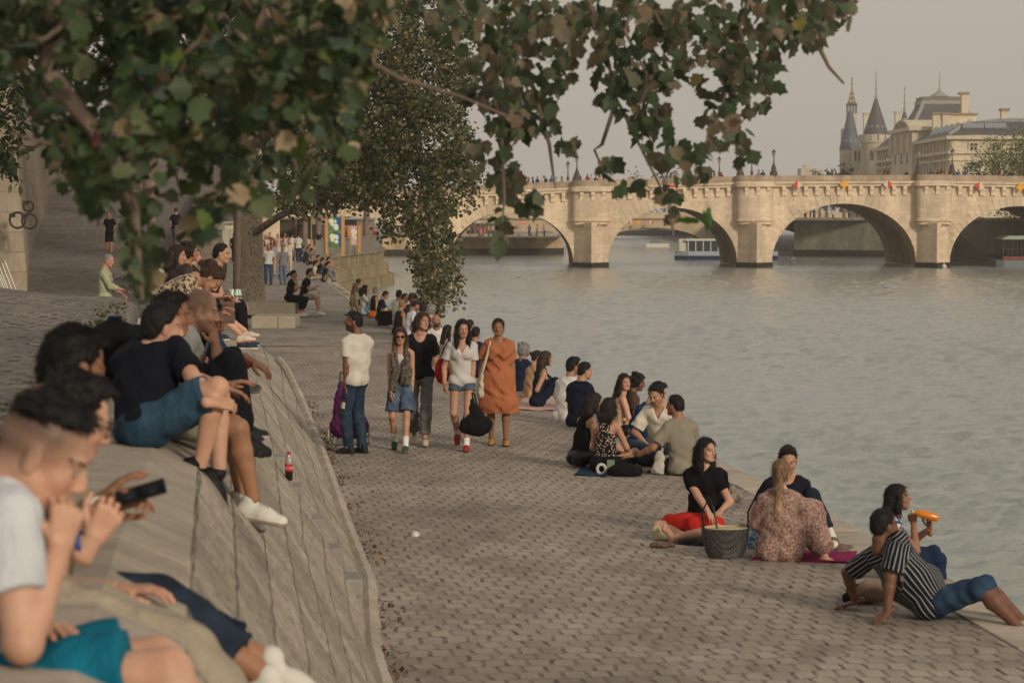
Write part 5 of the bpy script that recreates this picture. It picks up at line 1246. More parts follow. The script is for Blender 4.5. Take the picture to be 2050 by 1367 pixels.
    # orange pole by the cabin, ring post, bin
    p = W(491, 470, 149); m = MB(); m.box((p.x, p.y, 1.6), (.2, .2, 3.2)); o = m.build('orange_post', plain('orange_paint', '#b5682c', .6)); tag(o, 'thin orange post in front of the white cabin', 'post')
    p = G(433, 540, 0.0); d = 130; p = W(434, 505, d); root = empty('ring_sculpture', (p.x, d, 0)); tag(root, 'timber post topped by a loop standing before the white cabin', 'post'); tw = plain('weathered_timber', '#6e5f4d', .9, .3)
    zc = W(434, 492, d).z; m = MB(); m.tube([(0, 0, 0), (0, 0, zc - .35)], [.18, .15], 8); m.build('post', tw, root, True); m = MB(); m.tube([(.32*math.sin(a), 0, zc + .42*math.cos(a)) for a in np.linspace(0, 2*math.pi, 17)], .11, 8); m.build('loop', tw, root, True)
    p = W(441, 520, 122); m = MB(); m.lathe([(.3, 0), (.34, .1), (.34, W(440, 512, 122).z), (.38, W(440, 511, 122).z + .03), (.2, W(440, 510, 122).z + .05)], n=14); o = m.build('litter_bin', plain('bin_green', '#3a3a34', .6), None, True); o.location = (p.x, p.y, 0); tag(o, 'dark round bin beside the looped timber post', 'bin')
    # ramp wall end (parapet between ramp and quay path)
    rw = empty('ramp_wall', (ramp_x(95), 95, 0)); tag(rw, 'rough stone wall dividing the cobbled ramp from the quay path', 'wall'); ow = rw.location; m = MB(); rows = []
    for y in (95, 103, 115, 130, 150, 180, 230): 
        zt = W(0, interp(y, [95, 103, 130, 230], [452, 447, 420, 380]), y).z; zt = max(zt, terr_z(ramp_x(y) - 1, y) + .9); rows.append([(ramp_x(y) - .5 - ow.x, y - ow.y, -.3), (ramp_x(y) - .5 - ow.x, y - ow.y, zt), (ramp_x(y) + .05 - ow.x, y - ow.y, zt), (ramp_x(y) + .05 - ow.x, y - ow.y, -.3)])
    m.grid(rows); m.add(rows[0], [(0, 1, 2, 3)]); m.build('masonry', stone_mat('ramp_wall_stone', '#7c7062', .6, .3, .15, .02, .4, 'xz', .5, 1, .6), rw)
    p = W(412, 470, 100); pz = W(412, 446, 100).z; root = empty('stone_pier', (p.x, 100, 0)); tag(root, 'square stone pier ending the ramp wall', 'pier'); m = MB(); m.span(-.62, .62, -.6, .6, -.2, pz - .3); m.build('shaft', stone_mat('pier_stone', '#8a7e70', .7, .35, .1, .015, .3), root); MB().span(-.72, .72, -.7, .7, pz - .3, pz).build('cap', LEDGEM, root, bevel=.03)
    # tall retaining wall at the left with buttress, mooring rings
    rt = empty('retaining_wall', (-19, 95, 0)); tag(rt, 'tall pale ashlar retaining wall climbing beside the cobbled ramp', 'wall'); orr = rt.location
    wm1 = stone_mat('retaining_stone', '#8f8272', 1.15, .55, .12, .018, .4, 'xz', .5, .6, .6, .02)
    m = MB(); rows = []
    for y, px in ((96, 60), (120, 92), (150, 117), (200, 140), (280, 160)):
        x = W(px, 425, y).x; rows.append([(x - orr.x, y - orr.y, -.5), (x - orr.x - .9, y - orr.y, 9.2 + (y-96)*.045), (x - orr.x - 3, y - orr.y, 9.2 + (y-96)*.045)])
    m.grid(rows); m.build('masonry', wm1, rt)
    m = MB(); rows = []
    for y, px in ((96, 60), (120, 92), (150, 117), (200, 140), (280, 160)):
        x = W(px, 425, y).x - .75; z = 8.0 + (y-96)*.045; rows.append([(x - orr.x, y - orr.y, z), (x + .3 - orr.x, y - orr.y, z), (x + .3 - orr.x, y - orr.y, z + .3), (x - orr.x, y - orr.y, z + .3)])
    m.grid(rows); m.build('string_course', plain('dark_coping', '#4f463c', .9, .2), rt)
    bt = empty('wall_buttress', (-15.5, 76, 0)); tag(bt, 'pale battered stone buttress with iron rings at the left edge', 'wall'); ob = bt.location
    def bx(py, y=76): return W(interp(py, [180, 290, 580], [22, 36, 62]), py, y).x
    V = []
    for z in (-.5, 1.2, 3, 5.5, 8.5, 12):
        py = 425 - (z - 3.1)*4840/76; x = bx(py); s = (12 - z)*.02
        V.append([(-26 - ob.x, -2.5 - s*3, z), (x - ob.x - .9, -1.6 - s*3, z), (x - ob.x, -.2 - s, z), (W(interp(py, [180, 290, 580], [22, 36, 62]), py, 97).x - ob.x, 21, z)])
    m = MB(); m.grid(V); m.build('masonry', stone_mat('buttress_stone', '#a1937f', 1.1, .62, .1, .016, .35, 'xz', .5, .6, .6, .02), bt)
    iron = plain('ring_iron', '#3b2f29', .7, .3)
    for px, py, r, lb in ((35, 441, .235, 'large iron mooring ring at the wall, nearest the picture edge'), (59, 443, .225, 'large iron mooring ring touching its neighbour on the wall'), (57, 413, .15, 'small iron mooring ring above the two large rings')):
        p = W(px, py, 73.2); root = empty('mooring_ring', p); tag(root, lb, 'mooring ring', 'iron rings on the buttress'); m = MB(); m.tube([(r*math.cos(a), 0, r*math.sin(a)) for a in np.linspace(0, 2*math.pi, 25)], .035, 8); m.build('ring', iron, root, True)
        m = MB(); m.box((-r*.8, .15, r*.62), (.09, .5, .12)); m.build('staple', iron, root)
    # crowd control barriers leaning on the buttress
    st = plain('barrier_steel', '#8f8d88', .35, .1, metal=.6)
    for k, (x0, y0, z0, rx, ry, lb) in enumerate(((-14.95, 71.3, .35, 22, 0, 'front galvanised barrier leaning with others on the buttress'), (-15.35, 71.9, .35, 24, 4, 'galvanised barrier half hidden behind the front one'), (-15.6, 72.2, .35, 20, 6, 'rearmost galvanised barrier against the buttress foot'))):
        root = empty('crowd_barrier', (x0, y0, z0 + .1)); root.rotation_euler = (R(-8), R(-rx), R(ry)); tag(root, lb, 'barrier', 'barriers leaning against the wall')
        m = MB(); w, h = .85, 1.15; m.tube([(-w/2, 0, 0), (-w/2, 0, h), (w/2, 0, h), (w/2, 0, 0), (-w/2, 0, .0)], .025, 6); m.build('frame', st, root); m = MB()
        for q in range(7): x = -w/2 + (q+1)*w/8; m.tube([(x, 0, .02), (x, 0, h)], .009, 5)
        m.build('bars', st, root); m = MB(); m.tube([(-w/2 + .1, -.2, -.1), (-w/2 + .1, .2, -.1)], .02, 6); m.build('foot', st, root)
def kerb_xf(y): return kerb_x(y) if y < 111 else interp(y, [111, 135, 150, 170], [-8.7, -10.5, -12.0, -13.3])
near_far_bank()
def benches():
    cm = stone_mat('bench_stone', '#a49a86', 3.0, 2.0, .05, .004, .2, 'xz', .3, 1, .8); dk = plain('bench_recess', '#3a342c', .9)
    d = 70.5; root = empty('stone_bench', (W(530, 640, d).x, d, 0)); tag(root, 'long pale stone bench block before the spotted tree trunk', 'bench')
    x0, x1 = W(380, 600, d).x - root.location.x, W(590.5, 600, d).x - root.location.x
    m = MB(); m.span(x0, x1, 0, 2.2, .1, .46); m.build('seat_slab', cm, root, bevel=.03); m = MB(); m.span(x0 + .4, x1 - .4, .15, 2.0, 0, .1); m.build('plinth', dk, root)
    m = MB(); m.span(x0, x1 - 1.6, 1.1, 2.2, .46, .80); m.build('upper_slab', cm, root, bevel=.03)
    d = 64.5; root = empty('stone_block', (W(545, 650, d).x, d, 0)); tag(root, 'low squared stone block in front of the long bench', 'bench')
    x0, x1 = W(503, 650, d).x - root.location.x, W(591, 650, d).x - root.location.x
    m = MB(); m.span(x0, x1*.3 + x0*.7 + .35, 0, 1.6, 0, .33); m.build('block', cm, root, bevel=.03); m = MB(); m.span(x1*.3 + x0*.7 + .36, x1, 0, 1.6, 0, .33); m.build('block', cm, root, bevel=.03)
benches()
# ------------------------------------------------------------------ trees
def leaf_mat(name, rough=.5, trans=.42):
    t = NT(name); a = t.node('ShaderNodeAttribute', attribute_name='Col'); v = t.coord()
    col = t.mix(a.outputs['Color'], t.ramp(t.noise(v, 25, 3), [(.3, .75), (.7, 1.2)]), .8, 'MULTIPLY')
    t.out(col, rough, None, .3)
    tr = t.node('ShaderNodeBsdfTranslucent'); t.link(col, tr.inputs['Color']); mx = t.node('ShaderNodeMixShader'); mx.inputs[0].default_value = trans
    t.link(t.b.outputs[0], mx.inputs[1]); t.link(tr.outputs[0], mx.inputs[2]); t.link(mx.outputs[0], t.n['Material Output'].inputs['Surface']); return t.m
LEAF = leaf_mat('leaf')
BARK = plain('bark', '#75655a', .9, .3, 3, .6, 14, .02)
def rand_rot(rng, n, droop=0.6):
    """random frames; column 1 (the leaf's length) points mostly down when droop is near 1"""
    d = rng.normal(size=(n, 3)); d[:, 2] = d[:, 2]*.5 - droop*1.6; d /= np.linalg.norm(d, axis=1)[:, None]
    s = rng.normal(size=(n, 3)); s -= d*(s*d).sum(1)[:, None]; s /= np.linalg.norm(s, axis=1)[:, None]
    return s, d, np.cross(s, d)
PLANE_LEAF = np.array([(0, 0), (.2, -.05), (.34, .10), (.5, .26), (.37, .40), (.44, .64), (.25, .70), (.0, 1.0), (-.25, .70), (-.44, .64), (-.37, .40), (-.5, .26), (-.34, .10), (-.2, -.05)])
def leaves_mesh(name, P, size, cols, rng, kind='plane', droop=.6):
    n = len(P); s, d, nn = rand_rot(rng, n, droop); size = np.broadcast_to(size, (n,))
    if kind == 'plane':
        ol = PLANE_LEAF; k = len(ol); c = np.array([[0, .38]]); pts = np.concatenate([c, ol])
        fold = np.concatenate([[0], np.abs(ol[:, 0])*.35 + .12*(ol[:, 1]-.4)**2])
        curl = rng.uniform(-1.6, 2.0, n)[:, None]; pts = np.repeat(pts[None], n, 0)*(1 + rng.uniform(-.16, .16, (n, 1, 2)))
        V = P[:, None] + size[:, None, None]*(pts[:, :, :1]*s[:, None] + pts[:, :, 1:]*d[:, None] + (fold[None]*curl)[:, :, None]*nn[:, None])
        tri = np.array([(0, 1+i, 1+(i+1) % k) for i in range(k)]); Q = (tri[None] + (np.arange(n)*(k+1))[:, None, None]).reshape(-1, 3); m = k+1
    else:
        w = .42 if kind == 'oval' else .2
        pts = np.array([(0, 0), (w, .5), (0, 1), (-w, .5)]); cv = np.array([0, .12, 0, .12])
        V = P[:, None] + size[:, None, None]*(pts[None, :, :1]*s[:, None] + pts[None, :, 1:]*d[:, None] + cv[None, :, None]*nn[:, None])
        Q = (np.array([[0, 1, 2, 3]])[None] + (np.arange(n)*4)[:, None, None]).reshape(-1, 4); m = 4
    C = np.repeat(cols, m, axis=0)
    return mesh_np(name, V.reshape(-1, 3), Q, LEAF, True, {'Col': C})
def leaf_cols(rng, n, pal, bright=1.0):
    """pal: list of (weight, colour)"""
    w = np.array([p[0] for p in pal], float); w /= w.sum(); ix = rng.choice(len(pal), n, p=w)
    c = np.array([lin(p[1]) for p in pal])[ix]; return np.clip(c*bright*rng.uniform(.65, 1.35, (n, 1)), 0, .9)
def Wn(px, py, d):
    px, py, d = np.asarray(px, float), np.asarray(py, float), np.asarray(d, float)
    r = _fw[None] + np.array([[1., 0, 0]])*((px-CX)/F)[:, None] + _up[None]*(-(py-CY)/F)[:, None]; r = r*(d/r[:, 1])[:, None]; r[:, 2] += CAMZ; return r

def near_plane_trees():
    rng = np.random.default_rng(4); rnd = random.Random(4)
    pal = [(26, '#3b4a2e'), (24, '#46533a'), (14, '#3c4b3d'), (14, '#545a40'), (6, '#74684f'), (4, '#50602f'), (2.5, '#8f7e66'), (.1, '#7a4632')]  # tan and brown entries put sunlit and backlit leaves into the colour
    # --- first tree: trunk outside the frame on the terrace, dense hanging crown
    root = empty('plane_tree', (-3.6, 7.2, terr_z(-3.6, 7.2))); tag(root, 'plane tree with dense dark crown hanging over the people on the ledge', 'tree'); o = np.array(root.location)
    m = MB(); m.tube([(0, 0, -.2), (.05, 0, 1.2), (.1, .1, 2.8), (.3, .3, 4.2), (.7, .6, 5.4)], [.36, .3, .27, .24, .18], 12); m.build('trunk', BARK, root, True)
    def limb(pts, r0, r1, name='limb'):
        pts = [np.array(p) - o for p in pts]; n = len(pts); m = MB(); m.tube(pts, [r0 + (r1-r0)*i/(n-1) for i in range(n)], 7); return m.build(name, BARK, root, True)
    top = o + np.array([.7, .6, 5.2])
    limb([top, W(60, -160, 7.4), W(250, -150, 7.6), W(420, -90, 7.8), W(432, 20, 7.9), W(425, 60, 7.9), W(445, 110, 8)], .09, .012)
    limb([W(250, -150, 7.6), W(520, -120, 8.4), W(560, 100, 8.6), W(480, 150, 8.5), W(400, 260, 8.4)], .05, .008)
    limb([W(60, -160, 7.4), W(120, 0, 7.2), W(100, 150, 7.1), W(220, 300, 7.0), W(270, 420, 7), W(285, 600, 7)], .05, .005)
    limb([W(520, -120, 8.4), W(640, 60, 9), W(700, 200, 9), W(690, 280, 9)], .04, .005)
    limb([W(430, -90, 7.8), W(560, 110, 8.3), W(500, 160, 8.2), W(620, 170, 8.4), W(520, 330, 8.3)], .03, .006)
    limb([W(560, 100, 8.6), W(660, 290, 8.9), W(600, 310, 8.9)], .02, .005)
    yb = lambda x: np.interp(x, [-80, 0, 60, 90, 140, 200, 250, 275, 300, 330, 380, 430, 500, 560, 620, 680, 715, 740, 765, 800], [110, 140, 170, 330, 400, 420, 450, 590, 590, 470, 470, 440, 410, 400, 380, 350, 270, 150, 60, 10])
    n = 13500; px = rng.uniform(-80, 845, n); py = rng.uniform(-120, 600, n); lim = yb(px)
    edge = (lim - py)/np.maximum(lim, 60); keep = (py < lim) & (rng.random(n) < np.clip(.42 + edge*1.3, .4, 1)) & (rng.random(n) < np.where(py < 200, .85, .6))
    # clumps: keep leaves near the hanging twigs
    cl = np.sin(px*.021 + 2*np.sin(py*.013)) + np.sin(py*.019 + px*.007 + 1); keep &= (cl > -.45) | (rng.random(n) < .25)
    for hx, hy, hrx, hry in ((352, 448, 26, 52), (219, 470, 20, 40), (215, 560, 40, 50), (62, 430, 40, 45), (620, 450, 60, 40)): keep &= ((px-hx)/hrx)**2 + ((py+22-hy)/hry)**2 > 1
    ex = rng.uniform(252, 322, 60); ey = rng.uniform(400, 575, 60); px = np.r_[px[keep], ex]; py = np.r_[py[keep], ey]; d = rng.uniform(6.6, 9.4, len(px)); P = Wn(px, py, d)
    lm = leaves_mesh('crown', P - o, rng.uniform(.036, .08, len(px)), leaf_cols(rng, len(px), pal, 1.4), rng, 'plane', .35); link('crown', lm, root)
    # unseen upper crown above the picture, added to shade the foreground
    n = 700; P = np.c_[rng.uniform(-5, 1.0, n), rng.uniform(3.5, 12, n), rng.uniform(5.0, 7.8, n)]; link('shade_crown', leaves_mesh('shade_crown', P - o, rng.uniform(.12, .2, n), leaf_cols(rng, n, pal), rng, 'plane', .3), root)
    for k in range(46):
        x = rng.uniform(20, 700); y0 = rng.uniform(-40, float(yb(x))*.6); dd = rng.uniform(6.8, 8.8); pts = []; vx, vy = rng.normal()*22, rng.uniform(14, 40)
        for q in range(6): pts.append(W(x, y0, dd)); x += vx; y0 += vy; vx += rng.normal()*14; vy += rng.normal()*9
        limb(pts, .011, .003, 'twig')
    # --- second tree: hanging sprays against the sky
    root = empty('plane_tree', (-5.4, 15.5, terr_z(-5.4, 15.5))); tag(root, 'plane tree whose long sprays of lobed leaves hang against the sky', 'tree'); o = np.array(root.location)
    m = MB(); m.tube([(0, 0, -.2), (.0, 0, 1.2), (.2, -.1, 3), (.5, -.4, 4.6), (1.1, -.8, 5.6)], [.4, .33, .28, .22, .15], 12); m.build('trunk', BARK, root, True)
    base = o + np.array([1.1, -.8, 5.5])
    limb([base, (-2.4, 13.6, 5.9), (-.6, 12.6, 5.6), (.5, 12.2, 5.3), (1.6, 12, 5.0), W(1720, -60, 12)], .1, .02)
    tw = [[(905, -80), (915, 0), (950, 55), (1010, 80), (1030, 130), (1015, 160)], [(1000, -80), (1060, 100), (1040, 100), (1080, 200)], [(1150, -60), (1185, 20), (1215, 110), (1235, 200), (1290, 310), (1330, 390), (1345, 430)], [(1235, 200), (1205, 290), (1190, 300), (1215, 360)], [(1300, -60), (1250, 60), (1300, 160), (1270, 240)],
          [(1450, -60), (1448, 40), (1470, 130), (1440, 230), (1400, 310)], [(1520, -60), (1480, 60), (1520, 170), (1540, 205)], [(1610, -60), (1625, 50), (1645, 100), (1655, 130), (1690, 168)], [(1000, 160), (1005, 290), (1010, 400), (1000, 490)], [(1060, 150), (1100, 290), (1107, 345), (1112, 378)], [(1560, -60), (1590, 60), (1640, 30), (1700, 40)], [(1345, 430), (1348, 480)]]
    for k, pts in enumerate(tw): limb([W(x, y, 11.6 + .25*(k % 4)) for x, y in pts], .013, .0035, 'twig')
    limb([W(1620, 40, 11.8), W(1640, 95, 11.8), W(1660, 135, 11.8), W(1690, 168, 11.8)], .016, .006, 'twig')
    cl = [(960, 40, 110, 70, 70), (1070, 120, 95, 85, 75), (990, 170, 70, 60, 40), (1050, 240, 75, 50, 44), (1110, 50, 60, 60, 24), (1190, 50, 40, 60, 16), (1260, 50, 80, 60, 46), (1310, 130, 70, 70, 44), (1280, 205, 60, 65, 34), (1225, 150, 40, 70, 18), (1320, 280, 40, 60, 22), (1140, 300, 22, 22, 4), (1005, 345, 36, 45, 15), (1045, 395, 30, 28, 8), (1000, 460, 14, 38, 7), (1070, 415, 18, 22, 4), (960, 330, 40, 40, 6),
          (1400, 50, 65, 60, 32), (1490, 70, 75, 70, 44), (1445, 165, 55, 60, 30), (1500, 190, 48, 50, 20), (1440, 265, 44, 46, 20), (1385, 315, 34, 22, 8), (1490, 300, 20, 36, 6), (1640, 25, 75, 42, 44), (1600, 75, 46, 30, 16), (1340, 390, 24, 28, 6), (1270, 382, 22, 16, 4), (1215, 340, 20, 30, 5), (1540, 130, 25, 60, 8), (1560, 40, 40, 50, 14), (1400, 355, 30, 16, 5), (1345, 430, 12, 20, 2)]
    PX = []; PY = []; 
    for cx, cy, rx, ry, k in cl:
        k = int(k*2.0)
        a = rng.uniform(0, 2*math.pi, k); r = np.sqrt(rng.random(k)); PX.append(cx + rx*r*np.cos(a)); PY.append(cy + ry*r*np.sin(a) - 12)
    px, py = np.concatenate(PX), np.concatenate(PY); d = rng.uniform(10.8, 13.4, len(px)); P = Wn(px, py, d)
    pal2 = [(30, '#414d38'), (22, '#535644'), (12, '#645d4b'), (7, '#6e5f4e'), (8, '#45553b'), (.5, '#7a7140')]  # the browns carry the look of backlit leaves in their colour
    link('crown', leaves_mesh('crown', P - o, rng.uniform(.05, .098, len(px)), leaf_cols(rng, len(px), pal2, 1.25), rng, 'plane', .75), root)
    P = Wn(np.array([1405., 1396, 1412]), np.array([425., 440, 432]), np.array([9.5]*3)); link('crown', leaves_mesh('crown', P - o, .09, np.array([lin('#3f6a28')]*3), rng, 'plane', .4), root)
    n = 700; P = np.c_[rng.uniform(-5, 2.2, n), rng.uniform(10, 15, n), rng.uniform(5.0, 7.0, n)]; P = P[(P[:, 2] > 3.4 + .112*P[:, 1])]; link('shade_crown', leaves_mesh('shade_crown', P - o, rng.uniform(.12, .2, len(P)), leaf_cols(rng, len(P), pal2), rng, 'plane', .3), root)  # unseen upper leaves of this tree, added for foreground shade
near_plane_trees()

def far_trees():
    rng = np.random.default_rng(9); rnd = random.Random(9)
    # big drooping tree with spotted trunk beside the bench
    d0 = 76; p = W(504, 600, d0); root = empty('poplar_tree', (p.x, d0, 0)); tag(root, 'drooping small leaved tree whose branch hangs over the river, spotted pale trunk', 'tree'); o = np.array(root.location)
    t = NT('spotted_bark'); v = t.coord('Object', (1, 1, .55)); vo = t.node('ShaderNodeTexVoronoi', feature='F1'); vo.inputs['Scale'].default_value = 17; t.link(v, vo.inputs['Vector'])
    col = t.mix(t.ramp(t.noise(v, 20, 4), [(.3, lin('#b5a68e')), (.7, lin('#8f8069'))]), lin('#2e2620'), t.ramp(vo.outputs['Distance'], [(.2, 1.), (.33, 0.)])); SB = t.out(col, .9, t.bump(t.noise(v, 20, 4), .5, .02))
    m = MB(); m.tube([(0, 0, -.2), (.02, 0, 1.5), (.0, 0, 4), (-.2, 0, 7), (.4, 0, 10), (1.0, 0, 14)], [.46, .37, .34, .3, .24, .1], 14); m.build('trunk', SB, root, True)
    def limb(pts, r0, r1):
        pts = [np.array(q) - o for q in pts]; n = len(pts); m = MB(); m.tube(pts, [r0 + (r1-r0)*i/(n-1) for i in range(n)], 7); m.build('limb', BARK, root, True)
    limb([W(505, 470, d0), W(560, 432, 74), W(620, 408, 72), W(690, 400, 70), W(740, 372, 68), W(800, 330, 66)], .13, .04)
    limb([W(502, 300, d0), W(620, 180, 72), W(740, 140, 70), W(830, 250, 67), W(860, 400, 66), W(872, 560, 65)], .22, .02)
    limb([W(505, 100, d0), W(700, -20, 72), W(850, 30, 68), W(900, 200, 67)], .2, .03); limb([W(740, 140, 70), W(790, 300, 69), W(820, 420, 68), W(850, 480, 67)], .08, .02)
    limb([W(640, 405, 72), W(600, 400, 72), W(570, 420, 72)], .05, .02); limb([W(830, 250, 67), W(930, 300, 66), W(958, 380, 66)], .05, .01)
    cl = [(850, 40, 110, 80, 2500), (760, 100, 120, 110, 2700), (860, 160, 85, 90, 2600), (720, 240, 150, 90, 2800), (850, 280, 95, 70, 2900), (790, 350, 100, 60, 2400), (900, 370, 62, 55, 1400), (640, 300, 90, 90, 1600), (600, 390, 60, 35, 700), (690, 370, 60, 40, 800), (860, 440, 55, 50, 1500), (760, 400, 40, 26, 380), (872, 520, 46, 50, 1250), (880, 575, 44, 36, 760), (862, 610, 26, 22, 200), (900, 600, 30, 18, 90), (560, 200, 90, 160, 1500), (930, 330, 36, 40, 420), (905, 250, 40, 60, 480), (950, 380, 20, 40, 120), (640, 80, 120, 110, 2400), (720, 330, 110, 70, 2400), (640, 380, 90, 40, 1500), (780, 220, 80, 120, 2600), (740, 60, 120, 90, 2400), (905, 130, 50, 70, 900), (800, 440, 50, 40, 600)]
    PX, PY, PD = [], [], []
    for cx, cy, rx, ry, k in cl:
        c = max(3, k//22)      # sprays: sub-clumps with gaps between
        a = rng.uniform(0, 2*math.pi, c); r = np.sqrt(rng.random(c)); sx, sy = cx + rx*r*np.cos(a), cy + ry*r*np.sin(a); sd = rng.uniform(63, 72, c)
        ix = rng.integers(0, c, k); PX.append(sx[ix] + rng.normal(size=k)*7.5); PY.append(sy[ix] + rng.normal(size=k)*11); PD.append(sd[ix] + rng.normal(size=k)*.25)
    px, py, d = map(np.concatenate, (PX, PY, PD)); P = Wn(px, py, d)
    pal = [(30, '#4a5238'), (24, '#5a5f40'), (16, '#363f2b'), (16, '#736d49'), (9, '#867a56'), (6, '#988f6e')]
    link('crown', leaves_mesh('crown', P - o, rng.uniform(.085, .15, len(px)), leaf_cols(rng, len(px), pal), rng, 'oval', .45), root)
    # dark trunks and crowns along the ramp
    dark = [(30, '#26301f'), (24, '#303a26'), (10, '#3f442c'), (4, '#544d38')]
    def tree(px, d, zb, h, r, n, label, lean=0, trunk=.3, cx=0, pal=dark, kind='oval', leaf=(.16, .3), cz=.62, group='trees along the far quay'):
        x = W(px, 425, d).x; root = empty('leafy_tree', (x, d, zb)); tag(root, label, 'tree', group); m = MB()
        m.tube([(0, 0, -.3), (.1*lean, 0, h*.2), (.4*lean, .1, h*.45), (.8*lean + cx*.5, .2, h*.7), (cx, 0, h*.9)], [trunk, trunk*.85, trunk*.7, trunk*.5, .05], 10); m.build('trunk', BARK, root, True)
        for k in range(5):
            a = rnd.uniform(0, 6.28); z0 = h*rnd.uniform(.4, .6); m = MB(); q = Vector((cx*.4 + .5*lean, 0, z0)); e = Vector((cx + r*.75*math.cos(a), r*.75*math.sin(a), h*rnd.uniform(.6, .9))); m.tube([q, q.lerp(e, .5) + Vector((0, 0, .5)), e], [trunk*.4, trunk*.25, .03], 6); m.build('limb', BARK, root, True)
        c = max(6, n//26); u = rng.normal(size=(c, 3)); u /= np.linalg.norm(u, axis=1)[:, None]; u *= (rng.random((c, 1))**.45); cen = np.array([cx, 0, h*cz]); sp = cen + u*np.array([r, r, h*(1-cz)*1.02])
        P = sp[rng.integers(0, c, n)] + rng.normal(size=(n, 3))*r*.085; link('crown', leaves_mesh('crown', P, rng.uniform(*leaf, n), leaf_cols(rng, n, pal), rng, kind, .3), root)
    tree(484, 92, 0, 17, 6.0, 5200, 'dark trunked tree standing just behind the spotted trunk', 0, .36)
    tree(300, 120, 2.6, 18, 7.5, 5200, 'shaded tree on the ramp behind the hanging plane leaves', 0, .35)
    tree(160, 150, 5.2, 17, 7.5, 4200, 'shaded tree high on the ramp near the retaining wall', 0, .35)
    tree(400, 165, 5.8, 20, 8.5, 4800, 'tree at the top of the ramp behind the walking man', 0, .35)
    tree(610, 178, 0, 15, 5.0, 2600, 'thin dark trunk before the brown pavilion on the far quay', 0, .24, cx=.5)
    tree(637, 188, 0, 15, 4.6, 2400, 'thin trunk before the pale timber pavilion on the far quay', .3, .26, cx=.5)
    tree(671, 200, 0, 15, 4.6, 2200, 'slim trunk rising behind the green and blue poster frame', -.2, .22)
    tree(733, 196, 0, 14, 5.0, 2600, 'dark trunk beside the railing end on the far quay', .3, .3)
    gpal = [(30, '#6b7034'), (24, '#59632f'), (18, '#454f2a'), (12, '#86803f')]
    tree(2050, 292, -1, 14.5, 6.6, 15000, 'green willow crown beside the sunlit palace front at the right', 0, .35, pal=gpal, leaf=(.14, .3), cz=.58, group='trees beyond the bridge')
    tree(1668, 600, -2, 15.5, 3.2, 900, 'brownish tree left of the blunt round tower', 0, .35, pal=[(1, '#5d5340'), (1, '#4a4a30')], leaf=(.3, .55), cz=.6, group='trees beyond the bridge')
    tree(1655, 360, 1.6, 9, 3.2, 900, 'dark tree on the island seen under the middle arch', 0, .3, leaf=(.25, .45), group='trees beyond the bridge')
    tree(1690, 362, 1.6, 9, 3.0, 900, 'second dark tree on the island under the middle arch', 0, .3, leaf=(.25, .45), group='trees beyond the bridge')
    tree(1330, 690, 0, 16, 12, 1500, 'grey green trees far upstream under the second arch', 0, .4, leaf=(.5, .9), cz=.5, pal=[(1, '#5d6450'), (1, '#4f5746')], group='trees beyond the bridge')
    tree(1960, 330, 1.5, 9, 3.5, 900, 'dark tree above the island wall under the right arch', 0, .3, leaf=(.25, .45), group='trees beyond the bridge')
    # overhanging shrub at the left wall
    p = W(-30, 190, 46); root = empty('wall_shrub', p); tag(root, 'long leaved shrub drooping in front of the pale wall at the left edge', 'shrub'); PX, PY, PD = [], [], []; o = np.array(p)
    for bx, by, ex, ey in ((-40, 160, 45, 215), (-40, 190, 60, 250), (-40, 200, 30, 300), (-40, 240, 55, 300), (-30, 280, 28, 350), (-30, 300, 14, 345), (-40, 150, 50, 180), (-40, 310, 32, 365)):
        pts = [W(bx + (ex-bx)*t_, by + (ey-by)*t_**1.6 - 18*math.sin(math.pi*t_), 46) for t_ in np.linspace(0, 1, 7)]; m = MB(); m.tube([np.array(q) - o for q in pts], [.03, .025, .02, .016, .012, .008, .004], 6); m.build('stem', BARK, root, True)
        for q in range(60):
            t_ = rng.uniform(.25, 1.02); PX.append(bx + (ex-bx)*t_ + rng.normal()*7); PY.append(by + (ey-by)*t_**1.6 - 18*math.sin(math.pi*min(1, t_)) + rng.normal()*5); PD.append(46 + rng.normal()*.4)
    P = Wn(np.array(PX), np.array(PY), np.array(PD)); link('foliage', leaves_mesh('foliage', P - o, rng.uniform(.16, .28, len(P)), leaf_cols(rng, len(P), [(2, '#2c3a24'), (1, '#3a4a2a'), (.4, '#566036')]), rng, 'lance', .5), root)
far_trees()
# ------------------------------------------------------------------ the people
navy, black, white, cream = cloth('#161b2c'), cloth('#15151a'), cloth('#cfccc6'), cloth('#d9d0bb')
CROSS = dict(lf=(.14, .30, -.03), rf=(-.12, .36, -.03), lkp=(-1, .5, .25), rkp=(1, .5, .25), lfd=(1, .3, -.2), rfd=(-1, .3, -.2), lfu=(-.3, 0, 1), rfu=(.3, 0, 1))
UP = dict(lf=(-.11, .40, -.03), rf=(.11, .43, -.03), lh=(-.06, .42, .22), rh=(.05, .40, .20))
EDGE = dict(lf=(-.1, .47, -.36), rf=(.1, .46, -.38), lh=(-.14, .32, .12), rh=(.14, .33, .12))
def P(base=None, **k): d = dict(base or {}); d.setdefault('pel', (0, 0, 0)); d.update(k); return d
def foot_root(px, py): return G(px, py, 0)
I = {}
